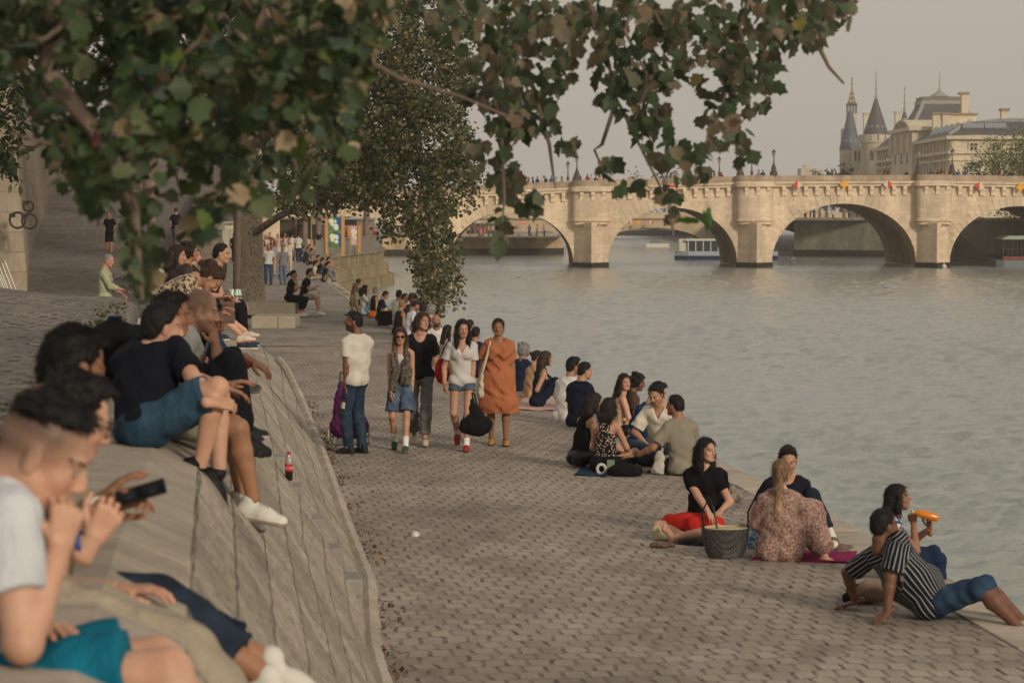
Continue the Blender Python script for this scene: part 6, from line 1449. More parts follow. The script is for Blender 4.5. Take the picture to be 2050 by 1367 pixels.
# ---- five walkers in the middle
I['polo'] = person('man in cream polo shirt and blue jeans seen from behind with a purple trolley', foot_root(712, 908), 302, 1.80, .008, .005, dict(skin=SKIN['brown'], beard=.85, belly=.3),
    dict(lean=-3, twist=22, head=(-34, -3, 0), lh=('p', 692, 792, -.12), rh=(.26, .16, .86), rep=(.9, -.6, -.1), lf=(-.08, .05, .09), rf=(.08, -.05, .09), lfd=(-.2, 1, 0), rfd=(.2, 1, 0), lc=.9),
    dict(m=cloth('#b9b4a8'), hem=-.07, sl=.6, neck=.0, fit=.02, fold=.0012), dict(m=cloth('#1f2c3d', pat=('denim', '#46586c')), flare=.014), shoes=dict(c='#16161a', sole='#1a1a1c', kind='boot'), hair=dict(kind='crop', c='black'), socks=dict(c='#8fa0b0', ln=.07))
I['shades'] = person('girl in sunglasses with white tank top, printed scarf and long denim shorts walking', foot_root(803, 903), 180, 1.60, .008, .005, dict(skin=SKIN['light'], fem=1),
    dict(lean=3, head=(0, 6, 0), lh=('p', 824, 826, -.05), rh=('p', 782, 806, -.15), lf=(-.07, .19, .085), rf=(.10, -.16, .15), rfd=(.1, 1, -.5), lfd=(0, 1, .06), curl=.3),
    dict(m=cloth('#b9b6b2'), sl=0, strap=.095, neck=.09, nw=.08, hem=.07, name='tank_top', fit=.01), dict(m=cloth('#35465a', pat=('denim', '#77889a')), ln=.86, flare=.05, name='denim_shorts', rise=.06), shoes=dict(c='#1d4a3c', sole='#5b4a38'), hair=dict(kind='long', c='brown', ln=.27, front=.8, tips='light'), socks=dict(c='#cfccc4', ln=.13))
I['button'] = person('smiling woman in black buttoned shirt and grey trousers walking behind the girl in sunglasses', foot_root(842, 891), 180, 1.76, .008, .005, dict(skin=SKIN['light'], fem=1, sw=1.06),
    dict(lean=2, head=(-34, 0, -4), lh=('p', 855, 742, .0), rh=(.28, -.02, .84), lf=(-.06, .18, .09), rf=(.09, -.2, .13), rfd=(.1, 1, -.4), curl=.35),
    dict(m=cloth('#131319', wr=.6), neck=.10, nw=.085, sl=.72, hem=-.10, fit=.022, flare=.016), dict(m=cloth('#62605f'), ln=1.88, flare=.018, fit=.012), shoes=dict(c='#b9ab92', sole='#a09078', kind='slip'), hair=dict(kind='long', c='brown', line=.072, ln=.07, front=.35))
I['vneck'] = person('girl with long black hair in white v-neck top, denim hot pants and red trainers', foot_root(925, 901), 180, 1.70, .008, .005, dict(skin=SKIN['light'], fem=1),
    dict(lean=2, head=(-14, 10, 3), lh=('p', 944, 776, -.05), rh=('p', 890, 768, -.1), lf=(-.06, .12, .085), rf=(.07, -.26, .22), rfd=(.1, .75, -.75), lfd=(0, 1, 0), curl=.45, lc=1.1),
    dict(m=cloth('#b2aea8'), v=1, neck=.15, nw=.085, sl=.62, hem=-.07, fit=.02, flare=.02), dict(m=cloth('#36444f', pat=('denim', '#6d7d8c')), ln=.3, flare=.02, name='denim_shorts'), shoes=dict(c='#9c1f28', sole='#7d2a28'), hair=dict(kind='long', c='black', ln=.44, front=1.1, w=1.12), socks=dict(c='#d5d2ca', ln=.09))
I['dress'] = person('woman in loose orange knee length dress walking at the right of the group', foot_root(998, 892), 180, 1.68, .008, .005, dict(skin=SKIN['olive'], fem=1, build=1.12, bust=1.15, shut=1),
    dict(lean=1, head=(4, 2, 0), lh=('p', 1028, 770, .05), rh=('p', 958, 775, .0), lf=(-.10, .06, .09), rf=(.10, -.10, .10), curl=.4, lfd=(-.1, 1, 0), rfd=(.1, 1, -.1)),
    dict(m=cloth('#9c5f40', wr=.9, var=.1), neck=.045, nw=.08, sl=.7, dress=1, name='dress', fit=.03, flare=.02, fold=.004), skirt=dict(ln=.86, w=.165, one=1, z=-.47), shoes=dict(c='#a9773a', sole='#1c1a18'), hair=dict(kind='pony', c='dark', ln=.2, pz=-.03))
# ---- right bank, near group
def S(px, py, d): return W(px, py, d)
I['redskirt'] = person('barefoot woman in black top and red skirt sitting by the woven basket', S(1402, 1046, 23.0), 205, 1.70, .009, .005, dict(skin=SKIN['fair'], fem=1),
    P(lean=-6, head=(-66, 0, 0), lh=('p', 1443, 1022, -.2), rh=('p', 1422, 1032, -.32), lf=('p', 1352, 1075, -.45), lkp=(-1, .4, .1), rf=('p', 1398, 1085, -.30), rkp=(1, .5, .3), lfd=('w', -.45, -.1, .9), lfu=('w', .8, -.5, 0), lep=('w', .5, .1, -1), rep=('w', -.5, .1, -1)),
    dict(m=cloth('#101013'), neck=.045, sl=.5, hem=-.02, fit=.012), None, dict(m=cloth('#b32a20', wr=.7), ln=.6, w=.11), None, dict(kind='long', c='black', ln=.30, front=.9, w=1.2))
I['pony'] = person('woman with long blond ponytail in brown patterned dress sitting with her back turned', S(1560, 1103, 21.4), 12, 1.70, .009, .005, dict(skin=SKIN['fair'], fem=1),
    P(lean=6, head=(0, 6, 0), lf=(.10, .46, -.03), rf=(.40, .14, -.05), rh=(.26, .46, .2), lh=(-.1, .34, .16), rep=(.8, 0, -.6), lkp=(-.1, .5, 1), rkp=(.6, .6, .9), rfd=(1, .1, -.1)),
    dict(m=cloth('#a58c80', wr=.6, pat=('mottle', '#6e4c44', 48)), sl=.9, flare=.05, neck=.02, dress=1, name='dress', fit=.028, fold=.003), skirt=dict(ln=1.72, w=.13, one=1), hair=dict(kind='pony', c='light', tips='blond', ln=.62, pz=.05))
I['navyman'] = person('man in navy t-shirt facing the woman with the ponytail, one knee raised', S(1572, 1068, 22.9), 178, 1.78, .009, .005, dict(skin=SKIN['light'], beard=.35),
    P(lean=8, head=(3, 14, 0), lf=('p', 1664, 1072, -.35), lkp=(-.25, .3, 1), rf=('p', 1668, 1090, -.75), rkp=(.2, 1, .3), lh=('p', 1612, 1030, -.35), rh=('p', 1530, 1052, -.3), rfd=('w', .9, -.3, .25), lfd=('w', .3, -1, 0)),
    dict(m=cloth('#141722'), neck=.05, sl=.6, hem=-.06), dict(m=cloth('#1b2430'), ln=1.86), shoes=dict(c='#6f5a50', sole='#8a7768'), hair=dict(kind='quiff', c='dark'), socks=dict(c='#c9c4b8', ln=.16))
I['drinker'] = person('dark haired woman drinking from an orange bottle behind the striped shirt man', S(1778, 1122, 20.4), 92, 1.66, .009, .005, dict(skin=SKIN['olive'], fem=1),
    P(EDGE, chest=('p', 1786, 1050, .0), head=(4, -8, 0), rh=('p', 1829, 1050, -.06), lh=('p', 1862, 1058, .06), rep=(.5, .3, -1), lep=(-.6, .5, -1), rhd=('w', .0, .15, 1), lhd=('w', -.1, -.1, 1), rhn=('w', -.6, -.8, .1), lhn=('w', .8, .5, .1), rc=.9, lc=.9),
    dict(m=cloth('#25406e', pat=('spots', '#b9bcc2', 11, .36)), sl=.12, neck=.06, hem=-.03), dict(m=cloth('#1c2a44')), shoes=dict(c='#222222'), hair=dict(kind='long', c='black', ln=.26, front=.5))
I['striped'] = person('man in dark striped shirt and denim shorts leaning back on his arms at the kerb', S(1866, 1208, 18.4), 98, 1.80, .009, .005, dict(skin=SKIN['brown'], belly=.8, build=1.06),
    P(chest=('p', 1768, 1082, .05), twist=-46, head=(-34, -2, 0), headpos=('p', 1771, 1052, .02), lh=('p', 1712, 1204, .42), rh=('p', 1774, 1232, -.18), lep=(-.4, -1, .0), rep=(.2, -1, .0), lhd=('w', -.8, .1, -.25), rhd=('w', -.5, -.5, -.25), lhn=('w', 0, 0, 1), rhn=('w', 0, 0, 1), curl=.12, rf=('p', 2046, 1262, -.5), lf=('p', 2056, 1252, -.25), rkp=(.2, .2, 1), lkp=(-.2, .2, 1), rfd=('w', .8, -.3, .5), lfd=('w', .8, -.3, .5), shrug=1.0, slouch=.05),
    dict(m=cloth('#181b24', wr=.4, pat=('stripe', '#8d8c8c', .027)), neck=.02, sl=.82, flare=.03, hem=-.07, fit=.024), dict(m=cloth('#25394f', pat=('denim', '#53708c')), ln=1.02, flare=.025), shoes=dict(c='#cbc8c0'), hair=dict(kind='crop', c='black'))
I['sage'] = person('man in sage green t-shirt reaching out his arm, seen from behind', S(1366, 935, 28.6), 330, 1.78, .010, .006, dict(skin=SKIN['olive']),
    P(CROSS, lean=8, head=(-25, 0, 0), lh=('p', 1272, 912, .05), rh=(.2, .35, .1), lhd=('w', -1, 0, -.1), lep=(-.5, -.6, -.8), curl=.2), dict(m=cloth('#7d7668'), neck=.02, sl=.75, hem=-.08, fit=.024, flare=.02), dict(m=black), shoes=dict(c='#202022'), hair=dict(kind='crop', c='black'))
I['whiteshirt'] = person('young man in open white shirt looking down between two friends', S(1326, 897, 29.8), 200, 1.76, .010, .006, dict(skin=SKIN['light'], beard=.3),
    P(CROSS, lean=14, head=(12, 26, 0), rh=('p', 1292, 887, -.25), lh=('p', 1312, 893, -.3), rep=(1, -.4, -.1), lep=(-1, -.4, 0)), dict(m=cloth('#c9c0b0'), v=1, neck=.12, sl=.8, flare=.03, hem=-.06, fit=.026), dict(m=cloth('#3a4656')), shoes=dict(c='#b5b0a5'), hair=dict(kind='thick', c='black'))
I['blueshirt'] = person('bearded man in blue patterned shirt bending towards his friends', S(1277, 893, 30.4), 55, 1.78, .010, .006, dict(skin=SKIN['light'], beard=.9),
    P(EDGE, lean=22, head=(30, 20, 0)), dict(m=cloth('#16324f', pat=('spots', '#3a6a90', 26, .2)), sl=.9, flare=.02, neck=.01, hem=-.08), dict(m=cloth('#5d6a72')), shoes=dict(c='#333333'), hair=dict(kind='thick', c='black'))
I['curlyblack'] = person('curly haired woman in black top and black leather trousers sitting beside the floral camisole', S(1160, 915, 29.3), 62, 1.68, .010, .006, dict(skin=SKIN['light'], fem=1),
    P(CROSS, lean=14, head=(10, 12, 0), lh=(-.1, .3, .1), rh=(.1, .35, .12)), dict(m=cloth('#121214'), sl=0, strap=.1, neck=.06, hem=.06, fit=.01), dict(m=plain('black_leather', '#141416', .35, .2, bump=.3), fit=.012), shoes=dict(c='#18181a'), hair=dict(kind='long', c='dark', ln=.3, w=1.4, front=.5))
I['floral'] = person('woman in black floral camisole with bare shoulders, back to the viewer', S(1212, 928, 28.7), 20, 1.64, .010, .006, dict(skin=SKIN['light'], fem=1),
    P(lean=4, head=(12, 12, 0), lf=(.25, .42, -.03), rf=(.62, .2, -.05), rkp=(.7, .6, .1), lkp=(.3, .7, .3), lh=(-.1, .32, .1), rh=(.2, .35, .1)), dict(m=cloth('#17161a', pat=('spots', '#b5a08f', 42, .3)), sl=0, strap=.075, neck=.05, nw=.09, hem=-.1, fit=.014, name='camisole'), None, dict(m=cloth('#121317'), ln=1.55, w=.11), shoes=dict(c='#222222'), hair=dict(kind='long', c='dark', ln=.22, front=.4))
I['lookback'] = person('woman with long dark hair in beige strapless top looking back over her shoulder', S(1232, 862, 33.4), 62, 1.68, .010, .006, dict(skin=SKIN['fair'], fem=1),
    P(EDGE, lean=12, twist=18, head=(88, 2, 4)), dict(m=cloth('#a08468'), sl=0, strap=.13, strapless=1, neck=.05, hem=-.05, fit=.01), dict(m=black, ln=.5), shoes=dict(c='#333030'), hair=dict(kind='long', c='dark', ln=.42, front=1.1))
I['hidden'] = person('dark haired man almost hidden behind the woman looking back', S(1247, 858, 34.4), 70, 1.68, .012, .007, dict(skin=SKIN['brown']), P(EDGE, lean=16, head=(20, 15, 0)), dict(m=cloth('#4a3a30')), dict(m=black), shoes=dict(c='#222222'), hair=dict(kind='curly', c='black'))
I['whitetee'] = person('man with glasses in loose white t-shirt sitting at the kerb, looking over the water', S(1131, 834, 35.8), 48, 1.84, .010, .006, dict(skin=SKIN['tan'], beard=.3), P(EDGE, lean=10, head=(22, 4, 0)), dict(m=cloth('#cbc7c0'), sl=.75, flare=.02, neck=.01, hem=-.12, fit=.028), dict(m=cloth('#3d3a38')), shoes=dict(c='#2a2a2a'), hair=dict(kind='thick', c='black'))
I['navytee'] = person('man in dark navy t-shirt sitting close to the man in loose white t-shirt', S(1158, 842, 34.8), 40, 1.76, .010, .006, dict(skin=SKIN['light']), P(EDGE, lean=6, head=(32, 8, 0)), dict(m=cloth('#141b2c'), sl=.7, neck=.01, hem=-.1, fit=.022), dict(m=cloth('#8d98a5')), shoes=dict(c='#2a2a2a'), hair=dict(kind='short', c='black'))
I['longhair'] = person('woman with very long brown hair and navy trousers sitting on the pink blanket', S(1077, 803, 38.4), 72, 1.68, .010, .006, dict(skin=SKIN['light'], fem=1), P(UP, lean=8, head=(0, 5, 0), rh=(.1, .05, .42), rep=(.6, -.5, -.8)), dict(m=cloth('#1a1f2e'), sl=0, strap=.1, neck=.05, hem=-.03), dict(m=cloth('#161e31'), ln=1.6, flare=.03), None, None, dict(kind='long', c='brown', ln=.56, front=.3, w=1.25))
I['bun'] = person('woman with hair tied up in tan top behind the very long haired woman', S(1060, 795, 40.5), 58, 1.66, .012, .007, dict(skin=SKIN['light'], fem=1), P(EDGE, lean=10, head=(25, 8, 0)), dict(m=cloth('#a07f60'), sl=.1, neck=.04), dict(m=black), shoes=dict(c='#333333'), hair=dict(kind='bun', c='dark'))
I['curlygrey'] = person('person with greying curls in navy shirt partly hidden by the orange dress', S(1040, 783, 42.0), 40, 1.74, .012, .007, dict(skin=SKIN['olive']), P(EDGE, lean=8), dict(m=cloth('#182238')), dict(m=black), shoes=dict(c='#333333'), hair=dict(kind='curly', c='grey'))
# ---- foreground ledge
I['fade'] = person('young man with faded haircut and teal shorts, nearest on the ledge', S(-55, 1385, 5.5), 72, 1.78, .008, .0045, dict(skin=SKIN['fair'], buzz=.85, hs=1.05),
    P(chest=('p', 10, 985, .10), head=(12, 27, 0), headpos=('p', 84, 912, .05), rh=('p', 118, 1098, -.03), rep=('w', .45, -.2, -.9), rhd=('w', .22, .15, 1), rhn=('w', .6, -1, 0), rc=[1.3, 1.4, 1.5, 1.5], lh=('p', 70, 1262, .12), lep=(-.6, -.2, -1), rf=('p', 480, 1700, -.15), lf=('p', 520, 1620, .15), rkp=(.1, .6, 1), lkp=(-.1, .6, 1)),
    dict(m=cloth('#bcbec2', wr=.7), sl=.62, neck=.02, hem=-.1, fit=.022), dict(m=cloth('#0e6076', wr=.8), ln=.82, flare=.03, fit=.018, name='shorts'), shoes=dict(c='#c9c5bc'), hair=dict(kind='fade', c='black'))
I['glasses'] = person('man with round glasses, beige t-shirt and khaki trousers on the ledge', S(45, 1212, 6.6), 72, 1.76, .008, .0045, dict(skin=SKIN['fair'], beard=.15, hs=.97),
    P(chest=('p', 98, 948, .1), head=(-4, 22, 0), headpos=('p', 150, 838, .1), rh=('p', 186, 1080, -.1), rep=('w', .4, -.1, -1), rhd=('w', .5, .1, .8), rhn=('w', .3, -.9, 0), rc=1.2, lh=('p', 240, 1180, .25), rf=('p', 545, 1560, -.15), lf=('p', 560, 1530, .1), rkp=(.1, .6, 1), lkp=(-.1, .6, 1)),
    dict(m=cloth('#958873', wr=.7), sl=.7, neck=.02, hem=-.1, fit=.022, flare=.02), dict(m=cloth('#958b79', wr=1.0), fit=.022, flare=.03), shoes=dict(c='#c9c5bc'), hair=dict(kind='thick', c='black', line=.06))
I['phoneboy'] = person('man in black top and rolled dark jeans holding a phone', S(14, 1176, 7.3), 72, 1.80, .008, .005, dict(skin=SKIN['tan'], hs=.98),
    P(chest=('p', 88, 850, .3), head=(-20, 18, 0), headpos=('p', 148, 738, .3), rh=('p', 205, 1018, -.25), rep=(.6, -.6, -1), rhd=('w', .8, .1, .3), rhn=('w', .2, .6, .8), rc=[.5, .9, 1.0, 1.0], lh=('p', 200, 1000, .3), rf=('p', 548, 1366, -.2), lf=('p', 560, 1330, .1), rkp=(.1, .3, 1), lkp=(-.1, .3, 1), rfd=('w', .95, -.15, -.2), lfd=('w', .95, -.1, -.2)),
    dict(m=cloth('#111114'), sl=.7, neck=.02, hem=-.08), dict(m=cloth('#1c2430', pat=('denim', '#3d4c5f')), ln=1.72, flare=.02, fit=.014), shoes=dict(c='#cfcbc2'), hair=dict(kind='thick', c='black'))
I['navyfront'] = person('man in navy t-shirt and denim shorts clasping his crossed knee on the ledge', S(290, 852, 12.5), 66, 1.76, .008, .005, dict(skin=SKIN['fair'], beard=.25, buzz=.5, belly=.3),
    P(chest=('p', 300, 690, .26), twist=-40, head=(-4, 6, 0), headpos=('p', 326, 656, .2), rh=('p', 446, 828, -.34), rep=('w', .2, -1, -.6), lh=('p', 455, 822, .1), rhd=('w', .75, .45, -.1), rhn=('w', .3, -.7, .7), lhd=('w', .5, -.7, -.25), lhn=('w', .7, .3, .7), rc=.7, lc=.8, rf=('p', 400, 935, -.15), rkp=('w', .7, -.2, .9), lf=('p', 438, 955, .05), lkp=('w', .8, .1, .8), rfd=('w', .55, -.2, -.75), lfd=('w', .5, -.1, -.75), rfu=('w', .7, -.1, .5), lfu=('w', .7, 0, .5)),
    dict(m=cloth('#11131d', wr=.7), sl=.78, neck=.01, hem=-.1, fit=.02, flare=.012), dict(m=cloth('#263e50', wr=.9, pat=('denim', '#48647a')), ln=.86, flare=.03, fit=.016, name='denim_shorts'), shoes=dict(c='#121214', sole='#121214'), hair=dict(kind='short', c='black'))
I['cap'] = person('person with bare legs and white trainers sitting just behind the man clasping his knee', S(318, 842, 13.2), 70, 1.74, .008, .006, dict(skin=SKIN['tan']),
    P(chest=('p', 305, 685, .3), head=(10, 6, 0), headpos=('p', 345, 632, .3), rh=(.1, .35, .18), lh=(-.1, .4, .18), rf=('p', 508, 1006, -.1), lf=('p', 484, 1000, .1), rkp=('w', .4, -.2, 1), lkp=('w', .4, 0, 1), rfd=('w', .9, -.25, -.15), lfd=('w', .85, -.3, -.45)),
    dict(m=cloth('#b3a892', wr=.7), sl=.8, hem=-.08, fit=.024), dict(m=cloth('#8d8674'), ln=.8, flare=.03, name='shorts'), shoes=dict(c='#cfccc4', sole='#8d7f72', s=1.12), hair=dict(kind='thick', c='black'))
I['buzz'] = person('man with shaved head in light grey t-shirt looking at his phone on the ledge', S(348, 822, 14.1), 78, 1.78, .008, .005, dict(skin=SKIN['fair'], buzz=.8, beard=.55),
    P(chest=('p', 374, 668, .1), head=(6, 14, 0), headpos=('p', 402, 622, .1), rh=('p', 385, 752, -.25), rep=('w', -.6, -.5, -.8), rhd=('w', .35, .0, .95), rhn=('w', -.6, -.6, .3), rc=.8, lh=('p', 380, 772, -.12), lhd=('w', .9, -.2, -.1), lhn=('w', 0, 0, 1), lc=.15, rf=('p', 476, 872, -.1), lf=('p', 492, 868, .12), rkp=('w', .4, -.1, 1), lkp=('w', .4, 0, 1), rfd=('w', .9, -.2, -.2), lfd=('w', .9, -.2, -.25)),
    dict(m=cloth('#a3a39e', wr=.7), sl=.62, hem=-.08, fit=.02, neck=.01), dict(m=cloth('#191b22'), fit=.012), shoes=dict(c='#141417', sole='#1d1d20'), hair=dict(kind='buzz', c='brown'))
I['cheek'] = person('bearded man in black t-shirt resting his cheek on his fist', S(360, 812, 15.0), 84, 1.76, .008, .005, dict(skin=SKIN['tan'], beard=.8, buzz=.8),
    P(chest=('p', 392, 672, .05), head=(16, 20, 8), headpos=('p', 416, 640, .02), rh=('p', 432, 688, -.14), rep=('w', .9, -.3, -1), rhd=('w', -.25, 0, 1), rhn=('w', .8, -.6, .2), rc=1.25, lh=('p', 504, 722, .05), lep=('w', .1, .2, -1), lhd=('w', .8, -.1, -.45), lhn=('w', .3, -.3, .8), lc=.35, rf=('p', 470, 860, -.05), lf=('p', 480, 850, .15), rkp=('w', .4, -.1, 1), lkp=('w', .4, 0, 1)),
    dict(m=cloth('#121317'), sl=.6, hem=-.08, neck=.05, v=1, nw=.05), dict(m=cloth('#0f1013')), shoes=dict(c='#26282c'), hair=dict(kind='crop', c='black'))
I['leopard'] = person('woman in leopard print top bending forward over her bag on the ledge', S(345, 644, 20.5), 88, 1.70, .010, .006, dict(skin=SKIN['light'], fem=1),
    P(EDGE, chest=('p', 388, 560, .0), slouch=.13, rf=('p', 480, 768, -.3), lf=('p', 486, 762, -.1), rfd=('w', .95, -.2, .0), lfd=('w', .95, -.2, .0), head=(0, 62, 0), headpos=('p', 424, 558, .0), rh=('p', 430, 628, -.1), lh=('p', 440, 620, .1), rep=('w', .2, -.3, -1)), dict(m=cloth('#b7a288', pat=('leopard', '#241d18', 27)), sl=1.6, flare=.012, hem=-.1, fit=.024, neck=.01), dict(m=cloth('#1d3346')), shoes=dict(c='#3a3534', sole='#5a524c'), hair=dict(kind='bun', c='brown'))
I['tattoo'] = person('woman with bare tattooed legs and pale trainers sitting past the leopard print', S(366, 650, 27.6), 86, 1.70, .010, .006, dict(skin=SKIN['fair'], fem=1), P(EDGE, lean=26, head=(10, 15, 0), rf=('p', 484, 672, .0), lf=('p', 492, 664, .3), rfd=('w', .9, -.2, .1), lfd=('w', .9, -.2, .1), rkp=('w', 0, -.1, 1)), dict(m=cloth('#c4beb2'), sl=0, strap=.1), dict(m=cloth('#39414c'), ln=.4, name='shorts'), shoes=dict(c='#cbb9a8', sole='#a07860'), hair=dict(kind='bun', c='brown'))
I['armdown'] = person('person in black sleeveless top with arm hanging by the wire basket', S(412, 622, 29.5), 84, 1.74, .012, .007, dict(skin=SKIN['light']), P(EDGE, lean=14, head=(10, 6, 0), rh=('p', 448, 592, -.1), lh=(.0, .4, .1)), dict(m=black, sl=.3), dict(m=black), shoes=dict(c='#23283a'), hair=dict(kind='short', c='black'))
I['darkback'] = person('woman with loose dark hair and red spotted skirt behind the leopard print', S(352, 628, 27.8), 84, 1.66, .012, .007, dict(skin=SKIN['light'], fem=1), P(EDGE, lean=-4, head=(0, 10, 0), rf=('p', 476, 716, -.05), lf=('p', 470, 722, .2), rfd=('w', .9, -.2, .2), lfd=('w', .9, -.2, .2)), dict(m=cloth('#2b2422')), None, dict(m=cloth('#a02f3a', pat=('spots', '#d5c8c0', 40, .25)), ln=.7), None, dict(kind='long', c='dark', ln=.25, w=1.2))
I['darkback2'] = person('dark curly haired person between the leopard print and the ramp', S(362, 612, 31), 70, 1.68, .012, .007, dict(skin=SKIN['tan']), P(EDGE, lean=8), dict(m=cloth('#3a3430')), dict(m=black), shoes=dict(c='#23283a'), hair=dict(kind='curly', c='dark'))
# ---- smaller figures: (label, root, face, H, kind, colours)
def mini(label, root, face, H, skin, topc, botc, hair, pose=None, sl=.6, ln=2.0, fem=0, vox=.016, shoes='#2a2828', group=None, skirt=None, **k):
    tm = topc if not isinstance(topc, str) else cloth(topc); bm = botc if not isinstance(botc, (str, type(None))) else (cloth(botc) if botc else None)
    return person(label, root, face, H, vox, .009, dict(skin=SKIN[skin], fem=fem, beard=k.pop('beard', 0), shut=k.pop('shut', 0)), pose or {}, dict(m=tm, sl=sl, neck=k.pop('neck', .03), hem=k.pop('hem', -.08)), dict(m=bm, ln=ln) if bm and not skirt else None, dict(m=bm, ln=skirt, w=.12) if skirt else None, dict(c=shoes) if shoes else None, hair, group, hands=k.pop('hands', True))
def seat(px, d, z=.115, x=0): p = W(px, 425, d); return Vector((p.x, p.y, z))
def stand(px, d, z=0.0): p = W(px, 425, d); return Vector((p.x, p.y, z))
HB, HD, HBr = dict(kind='short', c='black'), dict(kind='short', c='dark'), dict(kind='short', c='brown')
L = dict(kind='long', c='dark', ln=.3); LB = dict(kind='long', c='light', ln=.32); LK = dict(kind='long', c='black', ln=.38)
mini('bald man with black beard and white shirt facing the camera among the seated group', seat(874, 50.5), 185, 1.76, 'tan', '#c4bfb6', '#3a2a2a', dict(kind='bald', c='black'), P(CROSS), beard=1)
mini('woman with long black hair sitting just left of the white v-neck girl', seat(892, 46.5), 70, 1.70, 'light', '#8d8a86', '#2c1f20', LK, P(CROSS), fem=1)
mini('person with black hair in navy behind the white v-neck girl, at her right shoulder', seat(951, 45.5), 20, 1.72, 'tan', '#1a2032', '#222222', HB, P(EDGE))
mini('person with dark hair peeking between the white v-neck girl and the orange dress', seat(938, 48.5), 40, 1.72, 'tan', '#23262e', '#222222', HD, P(EDGE))
mini('grey haired person in floral shirt sitting right of the smiling woman', seat(861, 55.5), 20, 1.78, 'light', cloth('#4f4650', pat=('spots', '#a08a80', 22, .35)), '#33302e', dict(kind='curly', c='grey'), P(EDGE))
mini('dark haired person beside the grey haired one, half behind the smiling woman', seat(846, 57.5), 30, 1.74, 'tan', '#3a2a30', '#33302e', dict(kind='curly', c='dark'), P(EDGE))
mini('red haired man in the seated cluster by the river', seat(835, 60.5), 200, 1.76, 'pink', '#7d7a78', '#33302e', HBr, P(CROSS))
mini('man in white t-shirt bowing his head left of the smiling woman', seat(818, 59), 70, 1.80, 'tan', '#b9bcc2', '#55616e', dict(kind='short', c='dark'), P(CROSS, head=(10, 25, 0), lean=10), beard=.5)
mini('curly black haired person in the seated cluster by the river', seat(825, 63.5), 170, 1.74, 'brown', '#2c2c33', '#33302e', dict(kind='curly', c='black'), P(CROSS))
mini('woman with light brown hair and bare back in black strapless top', seat(796, 60.5), 50, 1.68, 'tan', '#18161a', cloth('#4a2a2c', pat=('mottle', '#4f6a4a', 12)), dict(kind='short', c='light'), P(CROSS, lean=10), fem=1, sl=0, neck=.12)
mini('dark haired man seated behind the woman with the bare back', seat(797, 66.5), 30, 1.76, 'tan', '#b5b2aa', '#33302e', HB, P(CROSS))
mini('person in yellow top hidden in the middle of the seated cluster', seat(808, 64.5), 120, 1.70, 'tan', '#a08a4a', '#33302e', HD, P(CROSS))
mini('woman with long reddish hair at the far end of the seated row', seat(710, 74.5), 60, 1.70, 'light', '#a39a7c', '#6d7f78', LB, P(CROSS), fem=1)
mini('person in black sitting behind the woman with long reddish hair', seat(716, 78), 40, 1.74, 'tan', '#1a1a1c', '#1a1a1c', HD, P(EDGE))
mini('woman with dark curls in white top and blue jeans', seat(728, 72.5), 80, 1.68, 'tan', '#b9b4ac', '#6d86a0', dict(kind='long', c='black', ln=.25, w=1.3), P(UP), fem=1)
mini('woman in pale blue cap with bare shoulders', seat(750, 71), 60, 1.68, 'light', '#1a1a1c', '#c07a40', dict(kind='cap', c='grey'), P(CROSS), fem=1, sl=0)
mini('girl in navy top reading beside the orange bag', seat(759, 68.5), 75, 1.64, 'light', '#1a2032', '#8a3a34', dict(kind='short', c='brown'), P(CROSS, head=(0, 28, 0), lean=10), fem=1)
# bench couple
b = W(580, 603, 71.3)
mini('woman in black dress eating on the end of the stone bench', Vector((b.x + .02, 71.0, .60)), 96, 1.70, 'light', '#121214', '#121214', dict(kind='pony', c='dark', ln=.15), dict(pel=(0, 0, 0), lean=8, lf=(-.1, .40, -.46), rf=(.1, .36, -.48), rh=(.05, .22, .5), lh=(-.05, .3, .3), rep=(.5, .2, -1), head=(0, 8, 0)), fem=1, skirt=1.5, shoes='#c9c5bc')
mini('dark haired man in black top holding an ice cream on the bench', Vector((b.x + .34, 72.0, .60)), 96, 1.76, 'light', '#1a1a20', '#8d8a80', dict(kind='thick', c='black'), dict(pel=(0, 0, 0), lean=14, lf=(-.1, .46, -.46), rf=(.1, .48, -.45), rh=(.1, .42, .3), lh=(-.1, .3, .2), head=(0, 8, 0)), shoes='#c9c5bc', ln=.7)
# terrace and ramp
mini('bald man in pale green shirt standing on the ramp looking at his phone', stand(210, 47.5, terr_z(W(210, 425, 47.5).x, 47.5)), 95, 1.78, 'pink', '#98997f', '#1c2230', dict(kind='crop', c='grey'), dict(rh=(.12, .38, 1.08), rep=(.5, -.8, -.8), lh=(-.08, .3, 1.0), head=(10, 14, 0)), sl=1.6)
for lab, px, d, face, tc, bc, ln, hr, kw in (('man in dark blue t-shirt and denim shorts walking up the ramp', 352, 103, 0, '#181c28', '#5b7188', .9, dict(kind='crop', c='brown'), {}), ('man in black with white socks on the ramp behind hanging leaves', 219, 99, 185, '#15151a', '#121214', .95, HD, {}), ('person in black printed t-shirt beside the man with white socks', 262, 100, 170, cloth('#1c1a1c', pat=('spots', '#8a4a48', 9, .25)), '#121214', .6, L, {})):
    x = W(px, 425, d).x; mini(lab, Vector((x, d, terr_z(x, d))), face, 1.77, 'light', tc, bc, hr, dict(lf=(-.1, .12, .09), rf=(.1, -.1, .1)), ln=ln)
x = W(311, 425, 56).x; mini('dark haired woman in white top standing behind the hanging leaves', Vector((x, 56, terr_z(x, 56))), 20, 1.70, 'tan', '#c4beb6', '#2a2a2e', L, {}, fem=1)
x = W(385, 425, 45).x; mini('dark haired man in profile beyond the leopard print woman', Vector((x, 45, .62)), 80, 1.76, 'light', '#2d2926', '#2a2a2e', HB, {})
